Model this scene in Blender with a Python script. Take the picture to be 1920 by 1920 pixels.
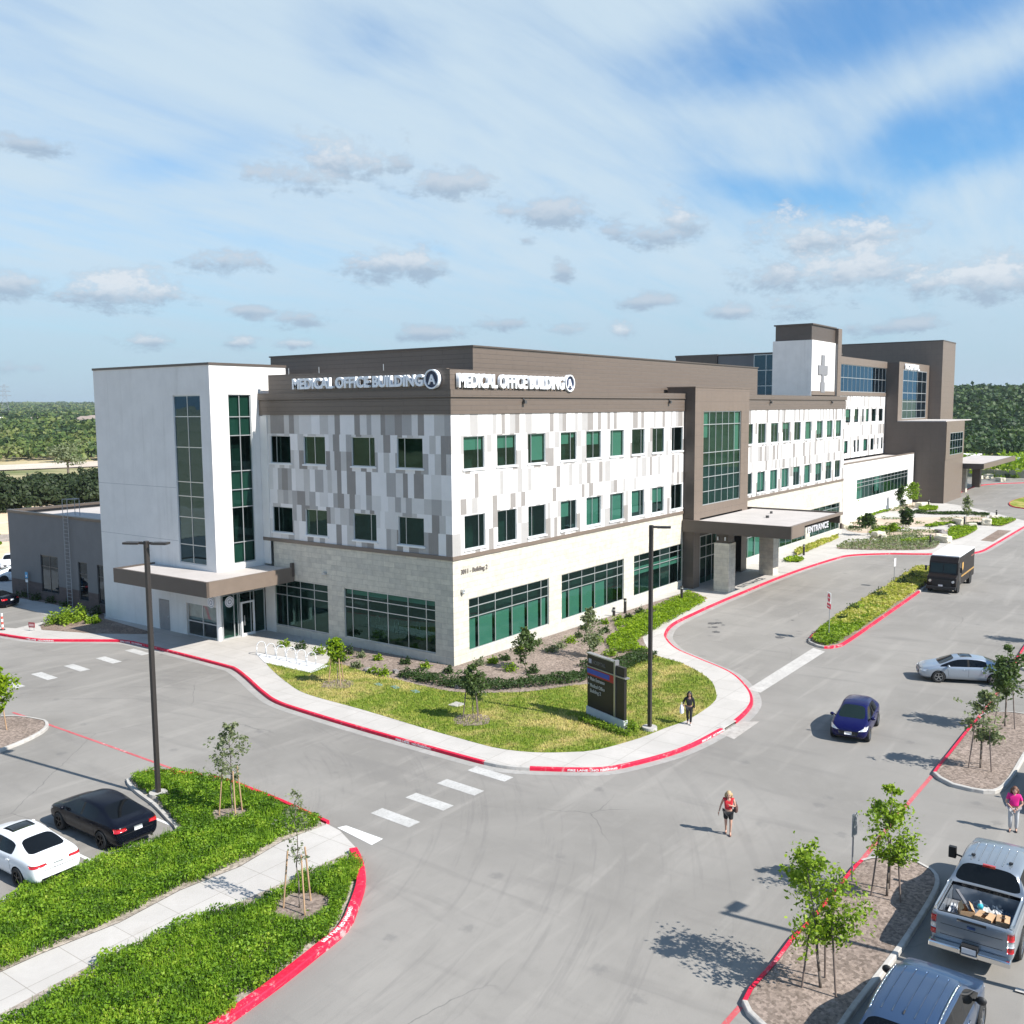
import bpy, bmesh, math, random
import numpy as np
from math import sin, cos, tan, atan2, asin, radians, degrees, hypot, pi, sqrt
from mathutils import Vector, Matrix
from mathutils.bvhtree import BVHTree
for _o in list(bpy.data.objects): bpy.data.objects.remove(_o)
S = bpy.context.scene
COL = S.collection
rnd = random.Random(7)
NP = np.random.RandomState(11)

# ------------------------------------------------------------------ camera
FPX = 1811.14
PI_, RO, YA = map(radians, (-6.122, -0.419, 36.053))
CAM = np.array([-44.235, -36.626, 15.7])
_fw = np.array([cos(YA)*cos(PI_), sin(YA)*cos(PI_), sin(PI_)])
_r = np.array([sin(YA), -cos(YA), 0.0]); _u = np.cross(_r, _fw)
_R = cos(RO)*_r + sin(RO)*_u; _U = -sin(RO)*_r + cos(RO)*_u
cam = bpy.data.cameras.new('camera'); cam.sensor_width = 36; cam.lens = 36*FPX/1920
cam.clip_start = 0.5; cam.clip_end = 20000
camo = bpy.data.objects.new('camera', cam); COL.objects.link(camo)
M4 = Matrix.Identity(4)
for i in range(3):
    M4[i][0] = _R[i]; M4[i][1] = _U[i]; M4[i][2] = -_fw[i]; M4[i][3] = CAM[i]
camo.matrix_world = M4
S.camera = camo

# surveying helpers: measured image points turned into world metres
def ray(px, py): return _fw + _R*(px-960)/FPX - _U*(py-960)/FPX
def G(px, py, z=0.0):
    d = ray(px, py); return CAM + d*(z-CAM[2])/d[2]
def onX(px, py, x):
    d = ray(px, py); return CAM + d*(x-CAM[0])/d[0]
def onY(px, py, y):
    d = ray(px, py); return CAM + d*(y-CAM[1])/d[1]
def proj(p):
    d = np.array(p, float)-CAM; z = d@_fw
    return 960+FPX*(d@_R)/z, 960-FPX*(d@_U)/z
def height_at(bx, by, ty, z=0.0):
    b = G(bx, by, z); lo, hi = 0, 40
    for _ in range(40):
        m = (lo+hi)/2
        if proj([b[0], b[1], z+m])[1] > ty: lo = m
        else: hi = m
    return b, lo

# ------------------------------------------------------------------ light
SUN_EL, SUN_AZ = 43.0, 96.0-180.0       # direction towards the sun, degrees from +X
sd = Vector((cos(radians(SUN_AZ))*cos(radians(SUN_EL)), sin(radians(SUN_AZ))*cos(radians(SUN_EL)), sin(radians(SUN_EL))))
sun = bpy.data.lights.new('sun', 'SUN'); sun.energy = 4.9; sun.angle = radians(0.53); sun.color = (1.0, 0.955, 0.885)
suno = bpy.data.objects.new('sun', sun); COL.objects.link(suno)
suno.rotation_euler = (-sd).to_track_quat('-Z', 'Y').to_euler()
suno.location = (0, -60, 80)
SKY_STRENGTH = 0.10
S.view_settings.view_transform = 'Standard'; S.view_settings.look = 'None'
S.view_settings.exposure = 0.75; S.view_settings.gamma = 1; S.view_settings.use_curve_mapping = False
S.render.engine = 'CYCLES'
S.cycles.max_bounces = 6; S.cycles.transparent_max_bounces = 12; S.cycles.diffuse_bounces = 3; S.cycles.glossy_bounces = 3
S.cycles.volume_bounces = 0

class NT:
    """small helper for writing node trees"""
    def __init__(s, tree): s.t = tree; s.n = tree.nodes; s.l = tree.links
    def node(s, typ, **kw):
        n = s.n.new(typ)
        for k, v in kw.items():
            if k == 'ins':
                for a, b in v.items(): s.set(n, a, b)
            else: setattr(n, k, v)
        return n
    def set(s, n, a, b):
        if hasattr(b, 'is_output') or isinstance(b, bpy.types.NodeSocket): s.l.new(b, n.inputs[a])
        else: n.inputs[a].default_value = b
    def m(s, op, a, b=0.0, c=0.0, clamp=False):
        n = s.n.new('ShaderNodeMath'); n.operation = op; n.use_clamp = clamp
        s.set(n, 0, a); s.set(n, 1, b)
        if op in ('MULTIPLY_ADD', 'SMOOTH_MIN', 'SMOOTH_MAX', 'COMPARE'): s.set(n, 2, c)
        return n.outputs[0]
    def mix(s, f, a, b, typ='RGBA', blend='MIX'):
        n = s.n.new('ShaderNodeMix'); n.data_type = typ; n.blend_type = blend
        s.set(n, 0, f)
        i = {'FLOAT': (2, 3), 'VECTOR': (4, 5), 'RGBA': (6, 7)}[typ]
        s.set(n, i[0], a); s.set(n, i[1], b)
        return n.outputs[{'FLOAT': 0, 'VECTOR': 1, 'RGBA': 2}[typ]]
    def ss(s, x, a, b, lo=0.0, hi=1.0):
        n = s.n.new('ShaderNodeMapRange'); n.interpolation_type = 'SMOOTHSTEP'
        s.set(n, 0, x); s.set(n, 1, a); s.set(n, 2, b); s.set(n, 3, lo); s.set(n, 4, hi)
        return n.outputs[0]
    def noise(s, vec, scale, detail=4, rough=.55, dist=0.0, out=0):
        n = s.n.new('ShaderNodeTexNoise'); s.set(n, 'Scale', scale); s.set(n, 'Detail', detail); s.set(n, 'Roughness', rough); s.set(n, 'Distortion', dist)
        if vec is not None: s.l.new(vec, n.inputs['Vector'])
        return n.outputs[out]
    def mapping(s, vec, sc=(1, 1, 1), rot=(0, 0, 0), loc=(0, 0, 0)):
        n = s.n.new('ShaderNodeMapping'); s.l.new(vec, n.inputs[0])
        n.inputs['Scale'].default_value = sc; n.inputs['Rotation'].default_value = rot; n.inputs['Location'].default_value = loc
        return n.outputs[0]
    def comb(s, x, y, z=0.0):
        n = s.n.new('ShaderNodeCombineXYZ'); s.set(n, 0, x); s.set(n, 1, y); s.set(n, 2, z); return n.outputs[0]
    def sep(s, v):
        n = s.n.new('ShaderNodeSeparateXYZ'); s.l.new(v, n.inputs[0]); return n.outputs

def rgb(c): return (c[0], c[1], c[2], 1.0)

# ------------------------------------------------------------------ sky
world = bpy.data.worlds.new('World'); S.world = world; world.use_nodes = True
W = NT(world.node_tree); W.n.clear()
out = W.node('ShaderNodeOutputWorld'); bg = W.node('ShaderNodeBackground'); bg.inputs[1].default_value = SKY_STRENGTH
W.l.new(bg.outputs[0], out.inputs[0])
sky = W.node('ShaderNodeTexSky'); sky.sky_type = 'NISHITA'; sky.sun_disc = False
sky.sun_elevation = radians(SUN_EL); sky.sun_rotation = radians(90-SUN_AZ)
sky.altitude = 200; sky.air_density = 1.25; sky.dust_density = 0.6; sky.ozone_density = 2.2
tc = W.node('ShaderNodeTexCoord'); dv = tc.outputs['Generated']
x, y, z = W.sep(dv)
zc = W.m('MAXIMUM', z, 0.0)
base = W.mix(1.0, sky.outputs[0], rgb((.46, .76, 1.0)), blend='MULTIPLY')
# high thin cloud: streaks on a high plane
k = W.m('DIVIDE', 1.0, W.m('ADD', zc, 0.16))
pl = W.comb(W.m('MULTIPLY', x, k), W.m('MULTIPLY', y, k), 0.0)
ROTS = radians(-38)
pm = W.mapping(pl, sc=(1.0, 3.0, 1.0), rot=(0, 0, -ROTS))
n1 = W.noise(pm, 1.35, 9, .60, .55)
n2 = W.noise(W.mapping(pl, sc=(1, 1.7, 1), rot=(0, 0, -ROTS+.35), loc=(3.1, 1.7, 0)), .8, 5, .55, .3)
n3 = W.noise(W.mapping(pl, sc=(1.0, 6.0, 1.0), rot=(0, 0, -ROTS-.2)), 3.0, 6, .6, .3)
ci = W.m('ADD', W.m('MULTIPLY', n1, .72), W.m('MULTIPLY', n2, .50))
ci = W.m('ADD', ci, W.m('MULTIPLY', W.m('SUBTRACT', n3, .5), .24))
az = W.m('ARCTAN2', y, x); el = W.m('ARCSINE', z)
def sky_ang(px, py):
    d = ray(px, py); d = d/np.linalg.norm(d); return atan2(d[1], d[0]), asin(d[2])
def blob(px, py, rx, ry, rot=0.0):
    a0, e0 = sky_ang(px, py)
    da = W.m('SUBTRACT', az, a0); de = W.m('SUBTRACT', el, e0)
    c, s_ = cos(rot), sin(rot)
    u = W.m('DIVIDE', W.m('ADD', W.m('MULTIPLY', da, c), W.m('MULTIPLY', de, s_)), rx)
    v = W.m('DIVIDE', W.m('ADD', W.m('MULTIPLY', da, -s_), W.m('MULTIPLY', de, c)), ry)
    d2 = W.m('ADD', W.m('MULTIPLY', u, u), W.m('MULTIPLY', v, v))
    return W.m('SUBTRACT', 1.0, W.m('SQRT', d2)), v
gaps = [(1850, 230, .13, .045, -.25, .46), (1640, 30, .24, .05, -.12, .36), (1500, 370, .10, .02, .2, .30), (640, 60, .05, .045, 0, .10), (760, 80, .06, .03, 0, .10),
        (300, 320, .10, .02, -.3, .08), (60, 20, .06, .03, 0, .10)]
gsum = None
for g in gaps:
    b_, _ = blob(*g[:5]); t = W.m('MULTIPLY', W.ss(b_, -.35, .75), g[5]); gsum = t if gsum is None else W.m('ADD', gsum, t)
ci = W.m('SUBTRACT', W.m('ADD', W.m('MULTIPLY', ci, .80), .38), gsum)
cf = W.ss(ci, .34, 1.0, 0.0, .95)
cf = W.m('MULTIPLY', cf, W.ss(el, .0, .16, .62, 1.0))
# thin cloud kept to the sky ahead; thinned out of view to deepen shadows
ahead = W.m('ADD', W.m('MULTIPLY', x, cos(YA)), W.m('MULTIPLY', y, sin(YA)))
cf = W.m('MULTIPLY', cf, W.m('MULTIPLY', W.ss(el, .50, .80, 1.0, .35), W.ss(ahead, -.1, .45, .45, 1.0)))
ciw = rgb((3.70, 4.55, 5.22))
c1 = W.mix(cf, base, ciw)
# pale band of haze near the horizon
hz = W.ss(el, -.01, .17, .80, 0.0)
c1 = W.mix(hz, c1, rgb((2.65, 3.50, 4.35)))
# low cumulus
puffs = [(640, 300, .055, .028, .9), (560, 335, .05, .016, .5), (750, 308, .022, .012, .45), (850, 345, .045, .018, .55), (1035, 398, .058, .018, .6), (985, 450, .015, .010, .4),
         (1280, 412, .028, .021, 1.0), (1225, 440, .032, .014, .5), (1150, 437, .02, .009, .4), (1540, 445, .075, .028, 1.0), (1610, 510, .095, .028, .9), (1460, 520, .05, .02, .5),
         (1810, 525, .07, .022, 1.0), (1900, 530, .05, .022, .8), (1480, 575, .035, .012, .8), (1400, 585, .03, .010, .55), (225, 547, .062, .022, 1.0), (420, 490, .042, .014, .55), (740, 494, .064, .018, .85), (50, 270, .04, .010, .45),
         (25, 530, .045, .020, .8), (1058, 507, .012, .011, .4), (1215, 566, .035, .009, .45), (1172, 622, .02, .011, 1.0), (1060, 620, .03, .010, .6), (570, 597, .035, .012, .5), (260, 640, .03, .009, .8), (445, 643, .02, .008, .8),
         (550, 645, .02, .007, .9), (60, 690, .025, .008, .8), (950, 608, .03, .009, .45), (1700, 612, .06, .010, .45), (480, 585, .03, .007, .45), (810, 625, .04, .009, .45)]
cvec = W.comb(W.m('MULTIPLY', az, 1.0), W.m('MULTIPLY', el, 1.7), 0.0)
cn = W.noise(cvec, 20, 10, .72, .1)
cnb = W.noise(cvec, 70, 4, .6)
acc = None; shade = None
for (px_, py_, rx, ry, br) in puffs:
    b_, v = blob(px_, py_, rx, ry)
    den = W.m('MULTIPLY', W.m('ADD', b_, .10), .80)
    den = W.m('ADD', den, W.m('MULTIPLY', W.m('SUBTRACT', cn, .5), 3.7))
    m_ = W.ss(den, .0, .75)
    lit = W.ss(W.m('ADD', v, W.m('MULTIPLY', W.m('SUBTRACT', cnb, .5), .9)), -.55, .35, 0.0, br)
    lm = W.m('MULTIPLY', lit, m_)
    acc = m_ if acc is None else W.m('MAXIMUM', acc, m_)
    shade = lm if shade is None else W.m('MAXIMUM', shade, lm)
cum = W.mix(shade, rgb((2.15, 2.8, 3.6)), rgb((4.6, 4.85, 5.15)))
c2 = W.mix(W.m('MULTIPLY', acc, .80), c1, cum)
W.l.new(c2, bg.inputs[0])
world.cycles.sampling_method = 'MANUAL'; world.cycles.sample_map_resolution = 512

# ------------------------------------------------------------------ object helpers
def tag(o, label=None, cat=None, group=None, kind=None):
    if label: o['label'] = label
    if cat: o['category'] = cat
    if group: o['group'] = group
    if kind: o['kind'] = kind
    return o
def empty(name, loc=(0, 0, 0), rz=0.0, label=None, cat=None, group=None):
    o = bpy.data.objects.new(name, None); o.empty_display_size = .3
    COL.objects.link(o); o.location = loc; o.rotation_euler = (0, 0, rz)
    return tag(o, label, cat, group)
def link_mesh(name, me, mats, parent=None):
    for m in (mats if isinstance(mats, (list, tuple)) else [mats]): me.materials.append(m)
    o = bpy.data.objects.new(name, me); COL.objects.link(o)
    if parent is not None: o.parent = parent
    return o
class MB:
    def __init__(s): s.v = []; s.f = []; s.m = []
    def vert(s, p): s.v.append(tuple(float(a) for a in p)); return len(s.v)-1
    def face(s, pts, m=0):
        i0 = len(s.v); s.v += [tuple(float(a) for a in p) for p in pts]
        s.f.append(tuple(range(i0, i0+len(pts)))); s.m.append(m)
    def box(s, a, b, m=0, T=None):
        x0, y0, z0 = a; x1, y1, z1 = b
        P = [(x0, y0, z0), (x1, y0, z0), (x1, y1, z0), (x0, y1, z0), (x0, y0, z1), (x1, y0, z1), (x1, y1, z1), (x0, y1, z1)]
        if T is not None: P = [T(p) for p in P]
        i = len(s.v); s.v += [tuple(float(c) for c in p) for p in P]
        for q in ((0, 3, 2, 1), (4, 5, 6, 7), (0, 1, 5, 4), (1, 2, 6, 5), (2, 3, 7, 6), (3, 0, 4, 7)):
            s.f.append(tuple(i+k for k in q)); s.m.append(m)
    def tube(s, p0, p1, r0, r1=None, n=8, m=0, caps=True):
        r1 = r0 if r1 is None else r1
        p0 = Vector(p0); p1 = Vector(p1); d = (p1-p0)
        if d.length < 1e-6: return
        q = d.to_track_quat('Z', 'Y'); i = len(s.v)
        for P, r in ((p0, r0), (p1, r1)):
            for k in range(n):
                a = 2*pi*k/n; s.v.append(tuple(P + q @ Vector((r*cos(a), r*sin(a), 0))))
        for k in range(n):
            s.f.append((i+k, i+(k+1) % n, i+n+(k+1) % n, i+n+k)); s.m.append(m)
        if caps:
            s.f.append(tuple(i+k for k in range(n))[::-1]); s.m.append(m)
            s.f.append(tuple(i+n+k for k in range(n))); s.m.append(m)
    def path(s, pts, r, n=8, m=0):
        for a, b in zip(pts[:-1], pts[1:]): s.tube(a, b, r, r, n, m)
    def prism(s, poly, z0, z1, m=0, mtop=None, bottom=False):
        n = len(poly)
        s.face([(p[0], p[1], z1) for p in poly], m if mtop is None else mtop)
        if bottom: s.face([(p[0], p[1], z0) for p in poly[::-1]], m)
        for k in range(n):
            a, b = poly[k], poly[(k+1) % n]
            s.face([(a[0], a[1], z0), (b[0], b[1], z0), (b[0], b[1], z1), (a[0], a[1], z1)], m)
    def ball(s, c, r, m=0, nu=12, nv=8, sx=1, sy=1, sz=1):
        i = len(s.v)
        for a in range(nv+1):
            t = pi*a/nv
            for b in range(nu):
                p = 2*pi*b/nu
                s.v.append((c[0]+r*sx*sin(t)*cos(p), c[1]+r*sy*sin(t)*sin(p), c[2]+r*sz*cos(t)))
        for a in range(nv):
            for b in range(nu):
                s.f.append((i+a*nu+b, i+(a+1)*nu+b, i+(a+1)*nu+(b+1) % nu, i+a*nu+(b+1) % nu)); s.m.append(m)
    def build(s, name, mats, parent=None, smooth=False, merge=False):
        me = bpy.data.meshes.new(name); me.from_pydata(s.v, [], s.f)
        me.polygons.foreach_set('material_index', s.m)
        if smooth: me.polygons.foreach_set('use_smooth', [True]*len(s.f))
        if merge:
            bm = bmesh.new(); bm.from_mesh(me); bmesh.ops.remove_doubles(bm, verts=bm.verts, dist=1e-4); bm.to_mesh(me); bm.free()
        me.update()
        return link_mesh(name, me, mats, parent)
def bevel(o, w=.01, seg=2):
    md = o.modifiers.new('bevel', 'BEVEL'); md.width = w; md.segments = seg; md.limit_method = 'ANGLE'; md.angle_limit = radians(40)
    return o
def quads_mesh(name, Q, mats, parent=None, mi=None):
    """Q: N x 4 x 3 array of quads (fast path for leaves)"""
    N = len(Q); me = bpy.data.meshes.new(name)
    me.vertices.add(N*4); me.vertices.foreach_set('co', Q.reshape(-1).astype(np.float32))
    me.loops.add(N*4); me.loops.foreach_set('vertex_index', np.arange(N*4, dtype=np.int32))
    me.polygons.add(N); me.polygons.foreach_set('loop_start', np.arange(0, N*4, 4, dtype=np.int32))
    try: me.polygons.foreach_set('loop_total', np.full(N, 4, dtype=np.int32))
    except Exception: pass
    if mi is not None: me.polygons.foreach_set('material_index', mi.astype(np.int32))
    me.update(calc_edges=True); me.validate()
    return link_mesh(name, me, mats, parent)
def leaf_quads(P, size, up=0.3, rs=None, aspect=1.7, jitter=.4):
    """leaf shaped quads at points P (N x 3)"""
    rs = rs or NP; N = len(P)
    n = rs.normal(size=(N, 3)); n[:, 2] = np.abs(n[:, 2])*1.0+up; n /= np.linalg.norm(n, axis=1)[:, None]
    a = rs.normal(size=(N, 3)); t = np.cross(n, a); t /= np.linalg.norm(t, axis=1)[:, None]; b = np.cross(n, t)
    s = size*(1+jitter*(rs.rand(N)*2-1))
    t = t*(s*aspect/2)[:, None]; b = b*(s/2)[:, None]
    fold = n*(s*.15)[:, None]
    return np.stack([P-t, P-b*1.0+fold, P+t, P+b*1.0+fold], axis=1)
def blade_quads(P, h, w, rs=None, lean=.5):
    rs = rs or NP; N = len(P)
    a = rs.rand(N)*2*pi; d = np.stack([np.cos(a), np.sin(a), np.zeros(N)], 1)
    s = np.stack([-np.sin(a), np.cos(a), np.zeros(N)], 1)
    H = h*(.6+.7*rs.rand(N)); L = lean*H*(.2+rs.rand(N))
    tip = P + d*L[:, None]; tip[:, 2] += H
    ww = (w*(.7+.6*rs.rand(N)))[:, None]
    return np.stack([P-s*ww/2, P+s*ww/2, tip+s*ww*.18, tip-s*ww*.18], 1)
def smooth_line(pts, step=.5, closed=False):
    """Catmull-Rom through points, resampled"""
    P = [np.array(p[:2], float) for p in pts]; n = len(P); out = []
    rng = n if closed else n-1
    for i in range(rng):
        p1, p2 = P[i], P[(i+1) % n]
        p0 = P[(i-1) % n] if (closed or i > 0) else 2*p1-p2
        p3 = P[(i+2) % n] if (closed or i < n-2) else 2*p2-p1
        m = max(1, int(np.linalg.norm(p2-p1)/step))
        for k in range(m):
            t = k/m
            out.append(.5*((2*p1)+(-p0+p2)*t+(2*p0-5*p1+4*p2-p3)*t*t+(-p0+3*p1-3*p2+p3)*t**3))
    if not closed: out.append(P[-1])
    return out
def offset_line(pts, d, closed=False):
    n = len(pts); out = []
    for i in range(n):
        a = pts[(i-1) % n] if (closed or i > 0) else pts[i]
        b = pts[(i+1) % n] if (closed or i < n-1) else pts[i]
        t = np.array(b[:2])-np.array(a[:2]); t = t/(np.linalg.norm(t)+1e-9)
        out.append(np.array(pts[i][:2])+d*np.array([-t[1], t[0]]))
    return out
def sweep(mb, pts, sec, m=0, closed=False):
    """sec: list of (offset to the left, z)"""
    rows = [offset_line(pts, o, closed) for o, _ in sec]; n = len(pts)
    for i in range(n if closed else n-1):
        j = (i+1) % n
        for k in range(len(sec)-1):
            a, b = rows[k], rows[k+1]
            mb.face([(a[i][0], a[i][1], sec[k][1]), (a[j][0], a[j][1], sec[k][1]), (b[j][0], b[j][1], sec[k+1][1]), (b[i][0], b[i][1], sec[k+1][1])], m if not callable(m) else m(i))
    if not closed:
        for i in (0, n-1):
            mb.face([(rows[k][i][0], rows[k][i][1], sec[k][1]) for k in range(len(sec))], 0 if callable(m) else m)
def poly_area(p): return .5*sum(p[i][0]*p[(i+1) % len(p)][1]-p[(i+1) % len(p)][0]*p[i][1] for i in range(len(p)))
def inside(poly, X, Y):
    """vectorised point in polygon"""
    c = np.zeros(len(X), bool); n = len(poly)
    for i in range(n):
        x1, y1 = poly[i][:2]; x2, y2 = poly[(i+1) % n][:2]
        if y1 == y2: continue
        k = ((y1 > Y) != (y2 > Y)) & (X < (x2-x1)*(Y-y1)/(y2-y1)+x1)
        c ^= k
    return c
def scatter(poly, density, rs=None):
    rs = rs or NP; xs = [p[0] for p in poly]; ys = [p[1] for p in poly]
    A = (max(xs)-min(xs))*(max(ys)-min(ys)); N = int(A*density)
    X = min(xs)+rs.rand(N)*(max(xs)-min(xs)); Y = min(ys)+rs.rand(N)*(max(ys)-min(ys))
    k = inside(poly, X, Y); return X[k], Y[k]
def vnoise(X, Y, s, seed=0):
    """cheap smooth value noise"""
    X = X/s+seed*17.3; Y = Y/s+seed*9.1
    xi = np.floor(X).astype(int); yi = np.floor(Y).astype(int); fx = X-xi; fy = Y-yi
    fx = fx*fx*(3-2*fx); fy = fy*fy*(3-2*fy)
    h = lambda a, b: (np.sin(a*127.1+b*311.7)*43758.5453) % 1.0
    return (h(xi, yi)*(1-fx)+h(xi+1, yi)*fx)*(1-fy)+(h(xi, yi+1)*(1-fx)+h(xi+1, yi+1)*fx)*fy
def flat(name, poly, z, mat, label=None, kind='structure', parent=None):
    mb = MB(); mb.face([(p[0], p[1], z) for p in poly])
    o = mb.build(name, mat, parent)
    bm = bmesh.new(); bm.from_mesh(o.data); bmesh.ops.triangulate(bm, faces=bm.faces); bm.normal_update()
    for f in bm.faces:
        if f.normal.z < 0: f.normal_flip()
    bm.to_mesh(o.data); bm.free()
    return tag(o, kind=kind) if parent is None else o
def text_mesh(name, body, size, mat, parent=None, extrude=.02, M=None, bold=0.0, sx=1.0, align='LEFT', kind=None, res=4):
    cu = bpy.data.curves.new(name, 'FONT'); cu.body = body; cu.size = size; cu.extrude = extrude; cu.offset = bold; cu.resolution_u = res
    cu.align_x = align
    to = bpy.data.objects.new(name, cu); COL.objects.link(to)
    dg = bpy.context.evaluated_depsgraph_get(); me = bpy.data.meshes.new_from_object(to.evaluated_get(dg))
    bpy.data.objects.remove(to); bpy.data.curves.remove(cu)
    me.transform(Matrix.Diagonal((sx, 1, 1, 1)))
    if M is not None: me.transform(M)
    me.materials.clear()
    return link_mesh(name, me, mat, parent)
def frame_matrix(o, ux, uy, uz):
    M = Matrix.Identity(4)
    for i in range(3):
        M[i][0] = ux[i]; M[i][1] = uy[i]; M[i][2] = uz[i]; M[i][3] = o[i]
    return M
def children(o): return [c for c in bpy.data.objects if c.parent == o]
def copy_tree(o, parent=None):
    c = o.copy(); COL.objects.link(c); c.parent = parent
    for ch in children(o): copy_tree(ch, c)
    return c

# ------------------------------------------------------------------ materials
def mat(name, col, rough=.6, metal=0.0, spec=.5, var=0.0, vscale=3.0, bump=0.0, bscale=20.0, coat=0.0, alpha=None):
    m = bpy.data.materials.new(name); m.use_nodes = True
    N = NT(m.node_tree); b = N.n['Principled BSDF']
    b.inputs['Base Color'].default_value = rgb(col); b.inputs['Roughness'].default_value = rough
    b.inputs['Metallic'].default_value = metal; b.inputs['Specular IOR Level'].default_value = spec
    if coat: b.inputs['Coat Weight'].default_value = coat; b.inputs['Coat Roughness'].default_value = .04
    t = N.node('ShaderNodeTexCoord')
    if var:
        f = N.noise(t.outputs['Object'], vscale, 6, .6)
        c = N.mix(N.ss(f, .3, .7), rgb([a*(1-var) for a in col]), rgb([min(1, a*(1+var)) for a in col]))
        N.l.new(c, b.inputs['Base Color'])
    if bump:
        bn = N.node('ShaderNodeBump'); bn.inputs['Strength'].default_value = bump; bn.inputs['Distance'].default_value = .02
        N.l.new(N.noise(t.outputs['Object'], bscale, 5, .6), bn.inputs['Height']); N.l.new(bn.outputs[0], b.inputs['Normal'])
    return m
def nodes_of(m): N = NT(m.node_tree); return N, N.n['Principled BSDF']

def brick_mat(name, c1, c2, mortar, w, h, ms=.01, rough=.8, bias=0.0, bumpd=.01, var=.1, offset=.5, rowvar=False, stain=0.0):
    m = bpy.data.materials.new(name); m.use_nodes = True; N, b = nodes_of(m)
    t = N.node('ShaderNodeTexCoord'); x, y, z = N.sep(t.outputs['Object'])
    v = N.comb(N.m('ADD', x, y), z, 0.0)
    br = N.node('ShaderNodeTexBrick', offset=offset)
    N.l.new(v, br.inputs['Vector'])
    for k_, val in (('Color1', rgb(c1)), ('Color2', rgb(c2)), ('Mortar', rgb(mortar)), ('Scale', 1.0), ('Mortar Size', ms), ('Mortar Smooth', .1), ('Bias', bias), ('Brick Width', w), ('Row Height', h)):
        br.inputs[k_].default_value = val
    f = N.noise(t.outputs['Object'], 2.2, 7, .62)
    c = N.mix(1.0, br.outputs['Color'], N.mix(N.ss(f, .25, .75), rgb((1-var,)*3), rgb((1+var*.5,)*3)), blend='MULTIPLY')
    if stain:
        sv = N.noise(N.mapping(t.outputs['Object'], sc=(2.5, 2.5, .12)), 1.0, 5, .6)
        c = N.mix(N.m('MULTIPLY', N.ss(sv, .5, .8), stain), c, rgb([a*.55 for a in c1]))
    N.l.new(c, b.inputs['Base Color']); b.inputs['Roughness'].default_value = rough
    bn = N.node('ShaderNodeBump', invert=True); bn.inputs['Strength'].default_value = .6; bn.inputs['Distance'].default_value = bumpd
    N.l.new(br.outputs['Fac'], bn.inputs['Height']); N.l.new(bn.outputs[0], b.inputs['Normal'])
    return m
def leaf_mat(name, cols, rough=.55, trans=.35, gloss=.25, bigs=.9, bigw=.35):
    m = bpy.data.materials.new(name); m.use_nodes = True; N, b = nodes_of(m)
    g = N.node('ShaderNodeNewGeometry'); r = N.node('ShaderNodeValToRGB')
    e = r.color_ramp.elements
    while len(e) < len(cols): e.new(.5)
    for i, c in enumerate(cols): e[i].position = i/(len(cols)-1); e[i].color = rgb(c)
    t = N.node('ShaderNodeTexCoord'); big = N.noise(t.outputs['Object'], bigs, 3, .5)
    f = N.m('ADD', N.m('MULTIPLY', g.outputs['Random Per Island'], 1-bigw), N.m('MULTIPLY', N.ss(big, .3, .7), bigw))
    N.l.new(f, r.inputs[0]); N.l.new(r.outputs[0], b.inputs['Base Color'])
    b.inputs['Roughness'].default_value = rough; b.inputs['Specular IOR Level'].default_value = gloss
    tr = N.node('ShaderNodeBsdfTranslucent'); N.l.new(N.mix(1.0, r.outputs[0], rgb((1.3, 1.45, .7)), blend='MULTIPLY'), tr.inputs[0])
    mx = N.node('ShaderNodeMixShader'); mx.inputs[0].default_value = trans
    N.l.new(b.outputs[0], mx.inputs[1]); N.l.new(tr.outputs[0], mx.inputs[2]); N.l.new(mx.outputs[0], N.n['Material Output'].inputs[0])
    return m
def glass_mat(name, tint, refl=(.85, 1, .95), f0=.08, ior=1.6):
    m = bpy.data.materials.new(name); m.use_nodes = True; N, b = nodes_of(m)
    N.n.remove(b)
    tr = N.node('ShaderNodeBsdfTransparent'); tr.inputs[0].default_value = rgb(tint)
    gl = N.node('ShaderNodeBsdfGlossy'); gl.inputs['Color'].default_value = rgb(refl); gl.inputs['Roughness'].default_value = .015
    bn = N.node('ShaderNodeBump'); bn.inputs['Strength'].default_value = .10; bn.inputs['Distance'].default_value = .05
    t = N.node('ShaderNodeTexCoord'); N.l.new(N.noise(t.outputs['Object'], .55, 2, .5), bn.inputs['Height']); N.l.new(bn.outputs[0], gl.inputs['Normal'])
    ge = N.node('ShaderNodeNewGeometry'); dp = N.node('ShaderNodeVectorMath', operation='DOT_PRODUCT')
    N.l.new(ge.outputs['Normal'], dp.inputs[0]); N.l.new(ge.outputs['Incoming'], dp.inputs[1])
    r0 = f0+((ior-1)/(ior+1))**2
    f = N.m('ADD', N.m('MULTIPLY', N.m('POWER', N.m('SUBTRACT', 1.0, N.m('ABSOLUTE', dp.outputs['Value'])), 4.5), 1-r0), r0, clamp=True)
    mx = N.node('ShaderNodeMixShader'); N.l.new(f, mx.inputs[0]); N.l.new(tr.outputs[0], mx.inputs[1]); N.l.new(gl.outputs[0], mx.inputs[2])
    N.l.new(mx.outputs[0], N.n['Material Output'].inputs[0])
    return m
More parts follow.
